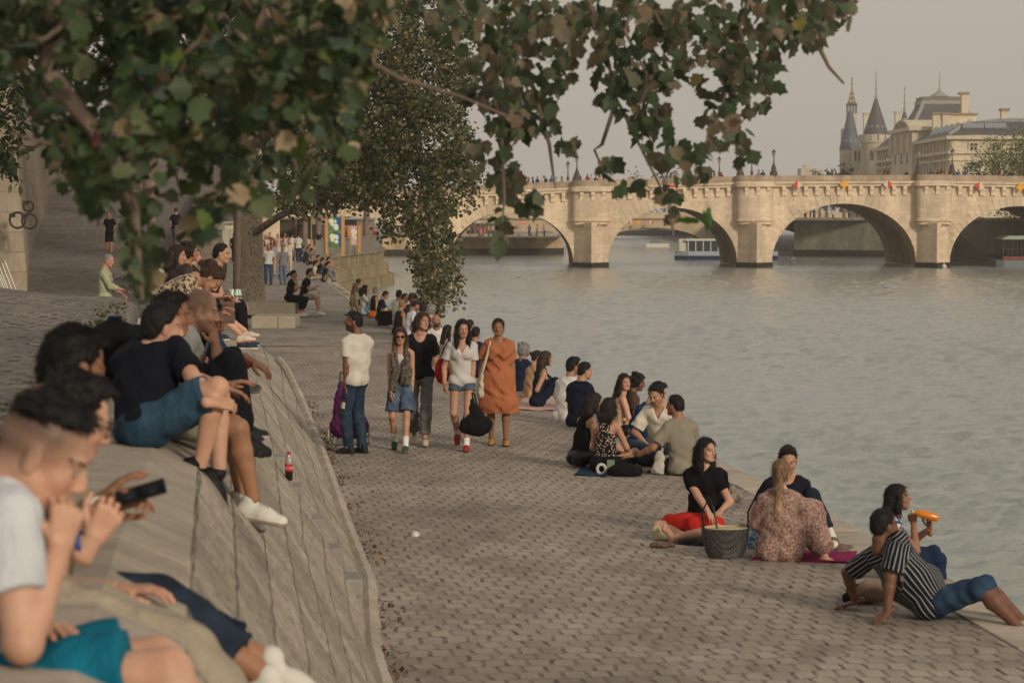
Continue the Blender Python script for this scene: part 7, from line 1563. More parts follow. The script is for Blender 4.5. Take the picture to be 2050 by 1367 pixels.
# far standing crowd
crowd = [(537, 102, 175, 1.76, 'tan', '#b5b2ac', '#31435c', dict(kind='crop', c='grey'), 'man in white t-shirt and jeans with shoulder bag on the far quay'), (566, 102, 178, 1.66, 'tan', '#6f7078', '#59657a', HD, 'woman in grey top and blue trousers standing hands down on the far quay'),
    (527, 119, 190, 1.70, 'light', '#a08078', '#3a2a2a', L, 'woman in pink with dark hair by the spotted trunk'), (546, 124, 200, 1.72, 'light', '#8a5a55', '#3d4c5f', L, 'woman in dusty red top behind the man with shoulder bag'), (553, 116, 170, 1.70, 'light', '#8d8f98', '#9a9a98', dict(kind='short', c='brown'), 'person in pale striped trousers behind the man with shoulder bag'),
    (565, 113, 180, 1.76, 'tan', '#b5b5ae', '#1d3a35', dict(kind='cap', c='dark'), 'person in dark green cap with raised arm'), (578, 124, 185, 1.70, 'tan', '#b9ab9a', '#b9ab9a', HD, 'woman in long cream dress carrying a tan bag'), (556, 150, 180, 1.76, 'light', '#b09a8a', '#3a3a44', dict(kind='cap', c='grey'), 'person in white hat in the far crowd'),
    (570, 158, 170, 1.74, 'tan', '#8d5a48', '#3a3a44', HD, 'person in rust coloured shirt in the far crowd'), (575, 148, 0, 1.74, 'tan', '#b5b2ac', '#3a3a44', HD, 'person in white shirt in the far crowd'), (584, 152, 20, 1.74, 'light', '#c0bdb6', '#23325a', HB, 'person in white shirt with blue bag in the far crowd'), (597, 148, 10, 1.80, 'tan', '#b8bab0', '#2c2f38', HB, 'tall man in white shirt with dark backpack in the far crowd'),
    (638, 182, 180, 1.72, 'light', '#1c1f26', '#1c2436', HBr, 'man in black with clasped hands by the poster frame'), (468, 150, 10, 1.78, 'brown', '#17171b', '#1f2f48', HB, 'man in black with yellow bag before the white cabin'), (704, 205, 200, 1.76, 'tan', '#b5b5ae', '#4a4a44', HD, 'man in white shirt behind the railing'), (694, 203, 170, 1.70, 'light', '#7a3a34', '#3a3a44', L, 'woman in dark red behind the railing'), (734, 207, 90, 1.74, 'tan', '#1d2230', '#2a2a30', HB, 'person in navy behind the railing near the drooping tree'), (748, 208, 200, 1.74, 'tan', '#8a4038', '#2a2a30', HD, 'person in red behind the railing near the drooping tree'), (540, 160, 190, 1.74, 'light', '#6a5048', '#2a2a30', HD, 'person in brown at the back of the far crowd'), (532, 150, 170, 1.68, 'light', '#c0a79a', '#2a2a30', LB, 'fair haired person in pale pink at the back of the far crowd')]
for i, (px, d, face, H, sk, tc, bc, hr, lab) in enumerate(crowd):
    mini(lab, stand(px, d), face, H, sk, tc, bc, hr, dict(lf=(-.1, .06*(i % 3), .09), rf=(.1, -.05*(i % 2), .09), rh=(.25, .15*(i % 3), .88 + .1*(i % 4 == 2))), vox=.02, group='people standing on the far quay', hands=d < 120)
far_sit = [(648, 107, 'dark navy shirt, bent forward with white bag beside', '#1a1e2a', '#6f6658'), (625, 110, 'white shirt sitting at the quay edge, dark hair', '#a9a39a', '#8d8a80'), (637, 116, 'black top in the middle of the far seated row', '#17171b', '#3a3a40'), (649, 118, 'blue top and dark cap on the far quay edge', '#1f3350', '#2c4a70'), (629, 124, 'black top and cap hunched on the far edge', '#1c1c20', '#3a3a40'), (616, 132, 'patterned top farther along the seated row', '#5d4a44', '#2a2a30'), (609, 138, 'dark top leaning back on the seated row', '#2a2a2e', '#2a2a30'), (602, 143, 'bright blue shirt at the end of the seated row', '#1f4a70', '#24303f')]
for i, (px, d, lab, tc, bc) in enumerate(far_sit):
    mini('person in ' + lab, Vector((W(px, 425, d).x, d, .33 if i > 4 else .115)), 92, 1.74, 'tan', tc, bc, (HB, HD, dict(kind='cap', c='black'))[i % 3], P(EDGE if i % 2 else UP, lean=14, head=(0, 12, 0)), vox=.02, group='people sitting along the far quay edge', hands=False)
# people along the bridge parapet: a few figures copied with other clothes
def bridge_people():
    rng = random.Random(12); protos = []
    for k, (sk, tc, bc, hr, fm) in enumerate((('light', '#b5b0a6', '#333a48', HD, 0), ('tan', '#23262e', '#2a2a30', HB, 0), ('light', '#8a3f38', '#39414c', L, 1), ('brown', '#3c5a78', '#2a2a30', HB, 0), ('light', '#a98a4a', '#4a4a48', LB, 1))):
        protos.append(mini(('person in white top', 'person in dark top', 'person in red top', 'person in blue top', 'person in yellow top')[k] + ' leaning at the bridge parapet', Vector((0, 0, 0)), 180, 1.75, sk, tc, bc, hr, dict(lean=6, rh=(.2, .3, 1.1), lh=(-.2, .3, 1.1)), vox=.028, fem=fm, hands=False, group='people on the bridge')['ob'])
    xs = [1046, 1053, 1060, 1068, 1075, 1087, 1092, 1104, 1113, 1126, 1150, 1163, 1176, 1184, 1192, 1201, 1209, 1326, 1334, 1342, 1350, 1357, 1366, 1374, 1404, 1412, 1422, 1431, 1444, 1518, 1528, 1664, 1669, 1673, 1766, 1772, 1779, 1815, 1864, 1876, 1885, 1893, 1903, 1918, 1932, 1992, 2001, 2026]
    used = set()
    for i, px in enumerate(xs):
        k = rng.randrange(5); o = protos[k] if k not in used else copy_tree(protos[k]); used.add(k)
        d = BD + rng.choice([1.3, 1.5, 1.8, 2.2]); o.location = (W(px, 350, d).x, d, W(px, BTOP(px), d).z - 1.08 + rng.uniform(-.12, .06)); s = rng.uniform(.94, 1.04); o.scale = (s, s, s); o.rotation_euler = (0, 0, R(rng.uniform(-120, 120)))
    for k in range(5):
        if k not in used: bpy.data.objects.remove(protos[k])
    # people strolling on the lower quay under the bridge, seen through the arches
    used = set()
    for i, px in enumerate([938, 946, 958, 967, 979, 986, 1003, 1012, 1060, 1075, 1090]):
        o = copy_tree(protos[i % 5]); d = 336 + rng.uniform(0, 6); o.location = (W(px, 470, d).x, d, W(px, 474, 337).z - .05); o['label'] = ['person in white', 'person in dark clothes', 'person in red', 'person in blue', 'person in yellow'][i % 5] + ' on the quay seen through the left arch'; o['group'] = 'people on the quay beyond the bridge'; o.rotation_euler = (0, 0, R(rng.uniform(0, 360)))
    for i, px in enumerate([1612, 1622, 1630, 1641, 1668, 1700, 1716]):
        o = copy_tree(protos[(i + 1) % 5]); d = 331; o.location = (W(px, 440, d).x, d, W(px, 442, 326).z - .1); o['label'] = ['person in white', 'person in dark clothes', 'person in red', 'person in blue', 'person in yellow'][(i+1) % 5] + ' on the island seen under the middle arch'; o['group'] = 'people on the island beyond the bridge'; o.rotation_euler = (0, 0, R(rng.uniform(0, 360)))
bridge_people()
# ------------------------------------------------------------------ belongings
def soft(name, ops, mt, h=.012, parent=None, loc=(0, 0, 0), planes=(), amp=.004, col=None):
    S = SDF()
    for o in ops:
        if o[0] == 'c': S.cone(*o[1:])
        else: S.ell(*o[1:])
    def post(f, X, Y, Z): return f + amp*np.sin(X*38 + 2*np.sin(Z*21))*np.sin(Z*33 + 2*np.sin(Y*25)) + amp*.6*np.sin(Y*50 + X*31)
    V, Q = S.mesh(h, planes=planes, post=post); return link(name, mesh_np(name, V, Q, mt, True, {'Col': np.tile(col, (len(V), 1))} if col is not None else None), parent, loc)
FLOOR = [((0, 0, 0), (0, 0, -1))]
def hand_pt(k, q, fwd=.09, off=.0):
    j = I[k]['J'][q]; return I[k]['world'](np.array(j['w']) + nv(j['hd'])*fwd - nv(frame(j['hd'], j['hn'])[:, 2])*off)
def phone(p, axis, up, label, sx=.074, sy=.15):
    f = frame(axis, up); M = Matrix([list(r) for r in f]); root = empty('phone', p); tag(root, label, 'phone')
    MB().box((0, 0, 0), (sx, sy, .010), M=M).build('case', plain('phone_case', '#15161a', .35, bump=0), root, bevel=.003)
    MB().box(M @ Vector((0, 0, .0065)), (sx*.9, sy*.94, .002), M=M).build('screen', plain('phone_screen', '#0b0d12', .08, bump=0), root)
    return root
def props():
    metal = plain('steel_tube', '#7d7a76', .35, metal=.7, bump=0); rub = plain('rubber', '#1c1b1a', .8); blk = cloth('#111114'); lea = plain('brown_leather', '#6b4a3a', .5, .15)
    # --- trolley
    p = G(699, 890, 0); root = empty('shopping_trolley', p); tag(root, 'purple two wheeled shopping trolley behind the man in cream polo shirt', 'trolley')
    pur = cloth('#5a2450', wr=.8); soft('bag', [('c', (-.0, 0, .26), (.0, 0, .60), .18, .165, .06, (1, 0, 0), 1.2), ('e', (0, .02, .68), (.16, .15, .16), .06), ('c', (-.12, 0, .24), (.13, 0, .24), .14, .14, .05)], pur, .014, root, amp=.008)
    soft('flap', [('c', (-.08, .02, .78), (.06, .02, .82), .075, .05, .05)], pur, .014, root)
    m = MB(); 
    for sx in (-1, 1): m.tube([(sx*.16, .14, .06), (sx*.16, .18, .5), (sx*.13, .22, .95)], .016, 6); m.tube([(sx*.20, .05, .26), (sx*.20, -.02, .11), (sx*.19, -.2, .10), (sx*.19, -.21, .02)], .016, 6)
    m.tube([(-.13, .22, .95), (.13, .22, .95)], .014, 6); m.tube([(-.27, .0, .115), (.27, .0, .115)], .01, 6); m.tube([(-.19, -.21, .03), (.19, -.21, .03)], .016, 6); m.build('frame', metal, root, True)
    for sx in (-1, 1):
        wl = empty('wheel', (sx*.27, .0, .115)); wl.parent = root; Rm = Matrix.Rotation(R(90), 3, 'Y')
        MB().tube([(0, .1*math.cos(a), .1*math.sin(a)) for a in np.linspace(0, 2*math.pi, 19)], .016, 6).build('tyre', plain('pale_tyre', '#8f8a80', .7), wl, True)
        m = MB(); m.lathe([(.02, -.02), (.02, .02)], n=8, M=Rm)
        for k in range(5): a = k*1.257; m.tube([(0, 0, 0), (0, .095*math.cos(a), .095*math.sin(a))], .007, 5)
        m.build('rim', metal, wl)
    # --- bottle in the polo man's hand
    p = hand_pt('polo', -1, .075, .02); root = empty('glass_bottle', p); root.rotation_euler = (R(6), R(12), 0); tag(root, 'dark green glass bottle hanging from the hand of the man in cream polo', 'bottle')
    gg = plain('green_glass', '#1d2a1a', .08, .1, bump=0, spec=.6); m = MB(); m.lathe([(.012, .06), (.014, .0), (.016, -.04), (.036, -.10), (.037, -.24), (.03, -.25)], n=14); m.build('glass', gg, root, True); m = MB(); m.lathe([(.0375, -.13), (.0378, -.21)], n=14); m.build('label', plain('bottle_label', '#b8b09a', .7, bump=0), root, True)
    # --- scarf, belt, sunglasses
    inf = I['shades']; nb, fw, rt, ax = inf['nb'], inf['fw'], inf['rt'], inf['axis']
    S_ = SDF()
    for q in (-1, 1):
        a0 = nb + rt*q*.05 + ax*.03 - fw*.02; a1 = nb + rt*q*.085 - ax*.08 + fw*.09; a2 = nb + rt*q*(.07 if q > 0 else .085) - ax*.3 + fw*.15; a3 = nb + rt*(q*.10 + .02) - ax*(.60 if q > 0 else .52) + fw*.13
        S_.cone(a0, a1, .03, .035, .02); S_.cone(a1, a2, .035, .04, .03, rt, 1.5); S_.cone(a2, a3, .038, .034, .03, rt, 1.9, [(a3, nv(a3-a2))])
    S_.cone(nb - fw*.055 + rt*.04 + ax*.03, nb - fw*.055 - rt*.04 + ax*.03, .032, .032, .02)
    V, Q = S_.mesh(.008, post=lambda f, X, Y, Z: f + .006*np.sin(X*95 + 2*np.sin(Z*12))); link('scarf', mesh_np('scarf', V @ np.array(inf['Rz']).T*inf['sc'], Q, cloth('#6b6257', pat=('mottle', '#3a342e', 34)), True), inf['ob'])
    S_ = SDF(); c = inf['pel'] + ax*.075; S_.cone(c - ax*.018, c + ax*.018, .098, .098, .004, rt, 1.4); V, Q = S_.mesh(.006); link('belt', mesh_np('belt', V @ np.array(inf['Rz']).T*inf['sc'], Q, plain('belt_leather', '#3a2018', .5), True), inf['ob'])
    def glasses(k, lens, frm, r=.024, sun=False):
        i = I[k]; Rh, h = i['Rh'], i['head']; m = MB()
        for q in (-1, 1):
            c = Vector(h + Rh @ np.array([q*.033, .096, .004])); X, Zz = Vector(Rh[:, 0]), Vector(Rh[:, 2]); ry = r*.62 if sun else r
            m.tube([c + X*math.cos(a)*r + Zz*math.sin(a)*ry for a in np.linspace(0, 2*math.pi, 17)], .0024, 6); m.tube([c + X*q*r, Vector(h + Rh @ np.array([q*.078, -.01, .012]))], .0022, 5)
        m.tube([Vector(h + Rh @ np.array([-.01, .1, .008])), Vector(h + Rh @ np.array([.01, .1, .008]))], .0022, 5); g = attach(i, 'glasses', m, frm)
        m = MB()
        for q in (-1, 1):
            c = Vector(h + Rh @ np.array([q*.033, .0965, .004])); ry = r*.62 if sun else r; pts = [c + Vector(Rh[:, 0])*math.cos(a)*r*.95 + Vector(Rh[:, 2])*math.sin(a)*ry*.95 for a in np.linspace(0, 2*math.pi, 16, False)]
            if lens: m.add(pts + [p_ + Vector(Rh[:, 1])*.002 for p_ in pts], [tuple(range(16)), tuple(range(31, 15, -1))])
        if lens: me = m.mesh('lens', lens); me.transform(i['Rz'].to_4x4() @ Matrix.Scale(i['sc'], 4)); link('lens', me, g)
    glasses('shades', plain('dark_lens', '#1a120e', .1, bump=0, spec=.6), plain('brown_frame', '#3a2416', .4, bump=0), .029, True); glasses('glasses', None, plain('wire_frame', '#2a2622', .3, bump=0), .024); glasses('whitetee', None, plain('wire_frame', '#2a2622', .3, bump=0), .022)
    # worn bands
    def band(k, q, col, off=.02, r=.031, w=.008, name='bracelet', rough=.5):
        i = I[k]; j = i['J'][q]; d = nv(np.array(j['w']) - j['e']); c = np.array(j['w']) - d*off; f = frame(d, (0.3, .2, 1)); m = MB(); m.tube([Vector(c + f[:, 0]*r*1.08*math.cos(a) + f[:, 2]*r*math.sin(a)) for a in np.linspace(0, 2*math.pi, 17)], w, 6); attach(i, name, m, plain('band_' + name, col, rough, bump=0))
    band('glasses', 1, '#2a4a8a', .03, .031, .009); band('phoneboy', 1, '#b8b4ac', .02, .03, .006); band('navyfront', -1, '#2b2a28', .04, .033, .007); band('buzz', 1, '#17171a', .05, .034, .011, 'watch'); band('cheek', -1, '#8c2a24', .02, .03, .009); band('sage', -1, '#17171a', .03, .032, .013, 'watch'); band('shades', 1, '#a8884a', .0, .028, .004); band('vneck', 1, '#b09a5a', .02, .028, .005)
    # --- bags of the walkers
    i = I['vneck']; s = Vector(i['world'](i['sc_'] + i['rt']*.17 + np.array([0, 0, .02]))); b = W(884, 742, s.y + .14)
    root = empty('shoulder_bag', b); tag(root, 'red shoulder bag behind the arm of the girl in white v-neck top', 'bag'); red = cloth('#8f1a1c', wr=.5)
    soft('pouch', [('e', (0, 0, 0), (.085, .06, .16), .03), ('e', (.02, 0, -.06), (.09, .06, .11), .03)], red, .01, root); m = MB(); o = Vector(root.location); m.tube([Vector((-.0, 0, .13)), (s - o)*.55 + Vector((-.03, -.02, .08)), s - o + Vector((-.01, 0, .05)), s - o + Vector((.0, .10, -.1)), Vector((.05, .05, .1))], .012, 6); m.build('strap', red, root, True)
    hp = hand_pt('vneck', -1, .07, .02); root = empty('holdall', hp); tag(root, 'large soft black holdall carried in the hand of the girl in v-neck top', 'bag')
    soft('body', [('c', (.0, 0, -.12), (.07, 0, -.42), .05, .16, .05, (1, 0, 0), 1.12), ('c', (-.02, 0, -.45), (.2, 0, -.42), .12, .10, .06), ('e', (.0, -.09, -.42), (.12, .05, .1), .03)], blk, .011, root, planes=[((0, 0, -.55), nv((-.28, 0, -1)))], amp=.007)
    m = MB(); m.tube([(-.05, .03, -.2), (-.03, .01, .0), (.0, 0, .015), (.06, -.01, -.02), (.10, .02, -.22)], .012, 6); m.tube([(-.03, -.04, -.2), (-.01, -.02, -.02), (.02, -.02, .0), (.07, -.03, -.2)], .012, 6); m.build('handles', blk, root, True)
    i = I['dress']; s = Vector(i['world'](i['sc_'] + i['rt']*.11 + np.array([0, 0, .07]))); root = empty('tote_bag', s); tag(root, 'cream cotton tote bag on the shoulder of the woman in orange dress', 'bag'); cr = cloth('#b8ab93')
    m = MB(); m.tube([(.0, -.07, -.04), (-.01, -.02, .02), (-.02, .08, -.05), (-.10, .1, -.4)], .016, 6); m.tube([(.0, -.075, -.04), (-.04, -.14, -.2), (-.10, -.12, -.42)], .017, 6); m.build('straps', cr, root, True); soft('pouch', [('c', (-.12, -.02, -.44), (-.13, -.02, -.74), .03, .055, .03, (0, 1, 0), 2.6)], cr, .012, root, amp=.007)
    # --- by the red skirt
    p = G(1452, 1118, 0); root = empty('woven_basket', p); tag(root, 'black and grey woven basket with two long handles on the cobbles', 'basket')
    t = NT('woven_plastic'); v = t.coord('Object', (1, 1, 1), (0, 0, R(20))); ck = t.node('ShaderNodeTexChecker'); mp = t.node('ShaderNodeMapping'); mp.inputs['Rotation'].default_value = (R(40), R(35), R(45)); mp.inputs['Scale'].default_value = (60, 60, 60); t.link(v, mp.inputs['Vector']); t.link(mp.outputs['Vector'], ck.inputs['Vector']); ck.inputs['Scale'].default_value = 1
    wv = t.out(t.mix(t.mix(lin('#17171a'), lin('#5f5b58'), t.math('MULTIPLY', ck.outputs['Fac'], .6)), lin('#8a807c'), t.math('MULTIPLY', ck.outputs['Fac'], t.ramp(t.noise(v, 6, 2), [(.55, 0.), (.7, .8)]))), .6, t.bump(ck.outputs['Fac'], .6, .005))
    m = MB(); n = 28; prof = [(.14, 0), (.175, .06), (.2, .16), (.215, .28), (.205, .28), (.19, .2), (.15, .04)]
    m.lathe(prof, n=n, sx=1.02, sy=.72); m.build('body', wv, root, True); m = MB(); m.lathe([(.204, .272), (.20, .285), (.18, .25)], n=24, sx=.98, sy=.70); m.build('lining', cloth('#b3a583'), root, True)
    hm = plain('black_handle', '#141416', .5); m = MB(); m.tube([(-.19, -.04, .2), (-.215, -.03, .42), (-.15, -.05, .56), (-.11, -.06, .45), (-.07, -.12, .2)], .009, 6); m.build('handle', hm, root, True); m = MB(); m.tube([(.2, .02, .2), (.21, .06, .42), (.27, .09, .53), (.33, .10, .5)], .009, 6); m.build('handle', hm, root, True)
    p = G(1395, 1092, 0)
    for dx, dy, rz, lb in ((-.02, 0, 60, 'black shoe lying beside the crossed legs of the woman in red skirt'), (.13, -.06, 80, 'second black shoe, nearer the woven basket')):
        v, q_, c = shoe_mesh(.007, .95, '#14161a', '#1d2024', 'slip'); v = v*np.array([1, 1, .8]); v[:, 2] += .075; f = np.array(Matrix.Rotation(R(rz), 3, 'Z')); o = link('shoe_pair_piece', mesh_np('black_shoe', v @ f.T, q_, SHOEM, True, {'Col': c}), None, (p.x + dx, p.y + dy, 0)); o.name = 'black_shoe'; tag(o, lb, 'shoe')
    p = G(1327, 1082, 0); o = soft('canvas_shoe', [('c', (-.05, 0, .04), (.08, 0, .035), .045, .035, .02, (0, 1, 0), 1.1), ('c', (-.05, 0, .05), (-.06, 0, .1), .04, .045, .02)], cloth('#b5ac8e'), .01, None, p, FLOOR); tag(o, 'cream canvas shoe beside the bare foot of the woman in red skirt', 'shoe')
    p = G(1322, 1096, 0); o = soft('crumpled_scarf', [('e', (0, 0, .02), (.1, .06, .03), .03), ('e', (.08, .03, .02), (.06, .05, .025), .03)], cloth('#7d6658', pat=('mottle', '#3f332c', 50)), .01, None, p, FLOOR, .006); tag(o, 'small crumpled brown patterned cloth by the cream canvas shoe', 'cloth')
    p = W(1440, 975, 23.45); root = empty('backpack', p); tag(root, 'black backpack on the back of the woman in red skirt', 'backpack'); soft('body', [('c', (-.03, .06, -.16), (-.02, .06, .1), .11, .09, .05, (1, 0, 0), 1.25)], blk, .012, root); m = MB(); m.tube([(-.05, -.02, .16), (-.10, -.14, .12), (-.12, -.14, -.05)], .014, 6); m.build('strap', blk, root, True)
    p = G(1470, 1004, .015); root = empty('paper_bag', p); tag(root, 'small crumpled grey paper bag standing on the kerb', 'paper bag'); soft('paper', [('c', (-.02, 0, .0), (-.03, 0, .14), .04, .045, .02), ('c', (.04, 0, .02), (.06, .0, .05), .03, .035, .02)], cloth('#8a8178', pat=('mottle', '#5a5048', 18)), .01, root, FLOOR, .008) if False else soft('paper', [('c', (-.02, 0, .0), (-.03, 0, .14), .04, .045, .02), ('c', (.04, 0, .02), (.06, .0, .05), .03, .035, .02)], cloth('#8a8178', pat=('mottle', '#5a5048', 18)), .01, root)
    # pink blanket, orange bottle, things round the striped man
    def blanket(pts, label, col, z=.012):
        c = Vector((sum(p_[0] for p_ in pts)/len(pts), sum(p_[1] for p_ in pts)/len(pts), 0)); q = [G(x, y, 0) for x, y in pts]; c = sum(q, Vector())/len(q); n = 14; P_ = []
        for a in range(n+1):
            r = []
            for b in range(n+1):
                u, w = a/n, b/n; p_ = q[0].lerp(q[1], u).lerp(q[3].lerp(q[2], u), w) - c; p_.z = z + .01*math.sin(9*u + 4*w)*math.sin(11*w + 3*u) + .004; r.append(p_)
            P_.append(r)
        o = MB().grid(P_).build('picnic_blanket', cloth(col, wr=.8), None, 'all', loc=c); md = o.modifiers.new('thick', 'SOLIDIFY'); md.thickness = .008; tag(o, label, 'blanket'); return o
    blanket([(1502, 1124), (1710, 1128), (1716, 1106), (1545, 1100)], 'magenta picnic blanket under the woman with the blond ponytail', '#7d1f4a'); blanket([(1028, 820), (1122, 822), (1128, 800), (1045, 798)], 'pale pink blanket under the woman with very long brown hair', '#b5958a'); blanket([(690, 632), (752, 634), (758, 626), (700, 624)], 'dark blue mat under the far seated women', '#1d2a55')
    p = W(1852, 1030, 20.25); root = empty('drink_bottle', p); f = Matrix.Rotation(R(104), 3, 'Y'); tag(root, 'orange juice bottle tipped to the lips of the dark haired woman', 'bottle')
    m = MB(); m.lathe([(.03, .11), (.034, .10), (.034, -.04), (.022, -.075), (.014, -.09), (.014, -.115)], n=16, M=f); m.build('juice', plain('orange_juice', '#c9720e', .2, .05, bump=0, spec=.5), root, True); m = MB(); m.lathe([(.0165, -.118), (.0165, -.098)], n=12, M=f); m.build('neck_ring', plain('bottle_neck', '#b8a98a', .4, bump=0), root)
    p = G(1718, 1205, 0); root = empty('shoulder_bag', p); tag(root, 'flat black bag on the cobbles behind the striped shirt man', 'bag'); soft('pouch', [('c', (-.08, 0, .03), (.1, .02, .03), .05, .045, .03, (0, 1, 0), 1.6), ('e', (.02, .12, .08), (.1, .05, .05), .03)], blk, .012, root, planes=FLOOR); m = MB(); m.tube([(-.08, -.03, .07), (.0, -.06, .085), (.1, -.03, .07)], .008, 6); m.build('strap', plain('grey_strap', '#4a4f52', .6), root, True)
    p = G(1752, 1208, 0); o = soft('tan_bag', [('c', (-.06, 0, .1), (.08, .0, .09), .09, .085, .03, (0, 1, 0), .7)], plain('tan_leather', '#7a6450', .6, .15), .012, None, p, FLOOR); tag(o, 'tan leather bag between the arms of the striped shirt man', 'bag')
    p = G(1506, 1098, 0); root = empty('cool_bag', p); tag(root, 'blue and white packet between the basket and the patterned dress', 'packet'); soft('pack', [('c', (0, 0, .05), (.02, 0, .2), .05, .045, .02)], cloth('#2a6a9a', pat=('mottle', '#c4c8c4', 14)), .01, root, planes=FLOOR); soft('packet_top', [('e', (-.06, .05, .22), (.06, .03, .03), .02)], cloth('#b09a94'), .01, root)
    # group in the middle
    pk = cloth('#c0bab0', pat=('mottle', '#9c9a86', 11)); p = G(1318, 948, 0); root = empty('carrier_bag', p); tag(root, 'tall white patterned carrier bag beside the sage green t-shirt', 'bag'); soft('plastic', [('c', (-.0, 0, .03), (.02, 0, .2), .08, .06, .03), ('c', (.02, 0, .2), (.05, 0, .3), .05, .015, .03)], pk, .01, root, planes=FLOOR, amp=.012)
    p = G(1256, 934, 0); o = soft('carrier_bag', [('e', (0, 0, .06), (.11, .08, .08), .03)], cloth('#c0bab0', pat=('mottle', '#94877c', 22)), .01, None, p, FLOOR, .012); tag(o, 'crumpled low white plastic bag by the floral camisole', 'bag')
    p = G(1214, 950, 0); root = empty('paper_box', p); tag(root, 'small green and white boxes at the back of the floral camisole woman', 'box'); MB().box((.05, 0, .09), (.09, .06, .17)).build('green_box', plain('box_green', '#6f7d66', .7, bump=0), root, bevel=.004); m = MB(); m.tube([(-.06 + .05*math.cos(a), -.02, .07 + .055*math.sin(a)) for a in np.linspace(0, 2*math.pi, 13)], .018, 6); m.build('white_handle', plain('box_white', '#bdb8ae', .6, bump=0), root, True)
    p = G(1258, 953, 0); o = soft('black_jacket', [('e', (0, 0, .06), (.17, .11, .09), .04), ('e', (-.12, .02, .06), (.12, .1, .08), .04)], blk, .012, None, p, FLOOR, .007); tag(o, 'black jacket heaped beside the floral camisole woman', 'jacket')
    p = G(1180, 946, 0); blanket([(1150, 952), (1215, 955), (1225, 940), (1165, 936)], 'small dark blue cloth under the floral camisole woman', '#1d3a4a')
    p = G(771, 652, 0); root = empty('tote_bag', p); tag(root, 'upright black tote bag behind the seated women', 'bag'); MB().box((0, 0, .2), (.42, .2, .4), taper=.86).build('pouch', blk, root, bevel=.03); m = MB(); m.tube([(-.1, 0, .4), (-.06, 0, .52), (.06, 0, .52), (.1, 0, .4)], .012, 6); m.build('handle', blk, root, True)
    p = G(748, 637, 0); o = soft('orange_bag', [('e', (0, 0, .1), (.17, .12, .12), .03)], cloth('#b5652c'), .014, None, p, FLOOR); tag(o, 'orange bag on the ground beside the reading girl', 'bag')
    p = G(797, 668, 0); o = soft('black_bag', [('c', (0, 0, .1), (0, 0, .32), .13, .11, .04)], blk, .014, None, p, FLOOR); tag(o, 'round black bag behind the girl in sunglasses', 'bag')
    # ledge
    p = W(228, 690, 13.3); root = empty('backpack', p); tag(root, 'black backpack with blue loop on the person with cream shirt on the ledge', 'backpack'); soft('body', [('e', (0, .0, -.06), (.18, .17, .2), .05), ('e', (.13, 0, .02), (.14, .12, .08), .05)], cloth('#0f0f12'), .012, root, amp=.008); m = MB(); m.tube([(-.03, -.02, .11), (-.015, -.03, .15), (.04, -.03, .15), (.05, -.02, .1)], .014, 8); m.build('handle_loop', cloth('#182530'), root, True)
    m = MB(); m.tube([(.22, -.05, .06), (.3, -.1, .02), (.33, -.12, -.12)], .028, 8); m.build('strap', cloth('#1a1a1c'), root, True)
    z = lambda x, y: terr_z(x, y)
    p = W(292, 640, 22); root = empty('white_bag', (p.x, p.y, p.z - .05)); tag(root, 'white paper bag standing on the terrace behind the navy t-shirt man', 'bag'); MB().box((0, 0, .0), (.14, .1, .13), taper=.9).build('paper', plain('white_paper', '#c0bdb0', .8, bump=.2), root, bevel=.01); MB().box((-.02, -.02, -.09), (.2, .14, .03)).build('base_pack', plain('blue_pack', '#6f8a96', .7), root)
    p = W(278, 655, 20.5); o = MB().box((0, 0, 0), (.26, .2, .03), rz=R(15)).build('patterned_box', cloth('#b5a8a0', pat=('spots', '#5a4a4a', 26, .3)), None, bevel=.006, loc=(p.x, p.y, p.z)); tag(o, 'flat patterned box lying left of the navy t-shirt man', 'box')
    p = W(454, 622, 25.5); root = empty('handbag', p); tag(root, 'brown leather handbag on the knee of the leopard print woman', 'handbag'); MB().box((0, 0, -.02), (.17, .09, .23), rz=R(6), taper=.92).build('pouch', plain('taupe_leather', '#5d463d', .5, .12), root, bevel=.012); MB().box((.02, -.05, .07), (.05, .012, .03), rz=R(6)).build('clasp', lea, root); m = MB(); m.tube([(-.05, 0, .09), (-.03, 0, .17), (.04, 0, .17), (.06, 0, .09)], .008, 6); m.build('handle', lea, root, True)
    p = W(470, 592, 30.5); root = empty('wire_basket', p); tag(root, 'wire basket of small pale bottles at the end of the ledge', 'basket'); m = MB()
    for k in range(14): a = k*2*math.pi/14; m.tube([(.11*math.cos(a), .11*math.sin(a), .0), (.09*math.cos(a), .09*math.sin(a), -.3)], .006, 5)
    for z_ in (0, -.15, -.3): m.tube([(.11*math.cos(a), .11*math.sin(a), z_) for a in np.linspace(0, 2*math.pi, 15)], .007, 5)
    m.build('wire', plain('reddish_wire', '#6f5348', .6), root)
    for k in range(6): 
        m = MB(); m.lathe([(.025, -.1), (.028, .02), (.018, .05), (.012, .08)], n=8, c=(.06*math.cos(k*1.05), .06*math.sin(k*1.05), 0)); m.build('bottle', plain('pale_bottle', '#a3b3a2', .3, bump=0), root, True)
    # phones
    phone(W(282, 986, I['phoneboy']['ob'].location.y - .28), ('w', 0, 0) if False else nv((.9, .12, .26)), (-.2, -.5, 1), 'black phone in the hand of the man in black top, nearest phone')
    p = W(411, 708, I['buzz']['ob'].location.y - .28); phone(p, nv((.35, .0, .95)), (-.9, -.3, .3), 'black phone held upright by the man with shaved head')
    p = W(236, 557, 47.5); phone(p, nv((.9, -.1, .4)), (-.3, -.5, 1), 'dark phone in the hand of the man in pale green shirt')
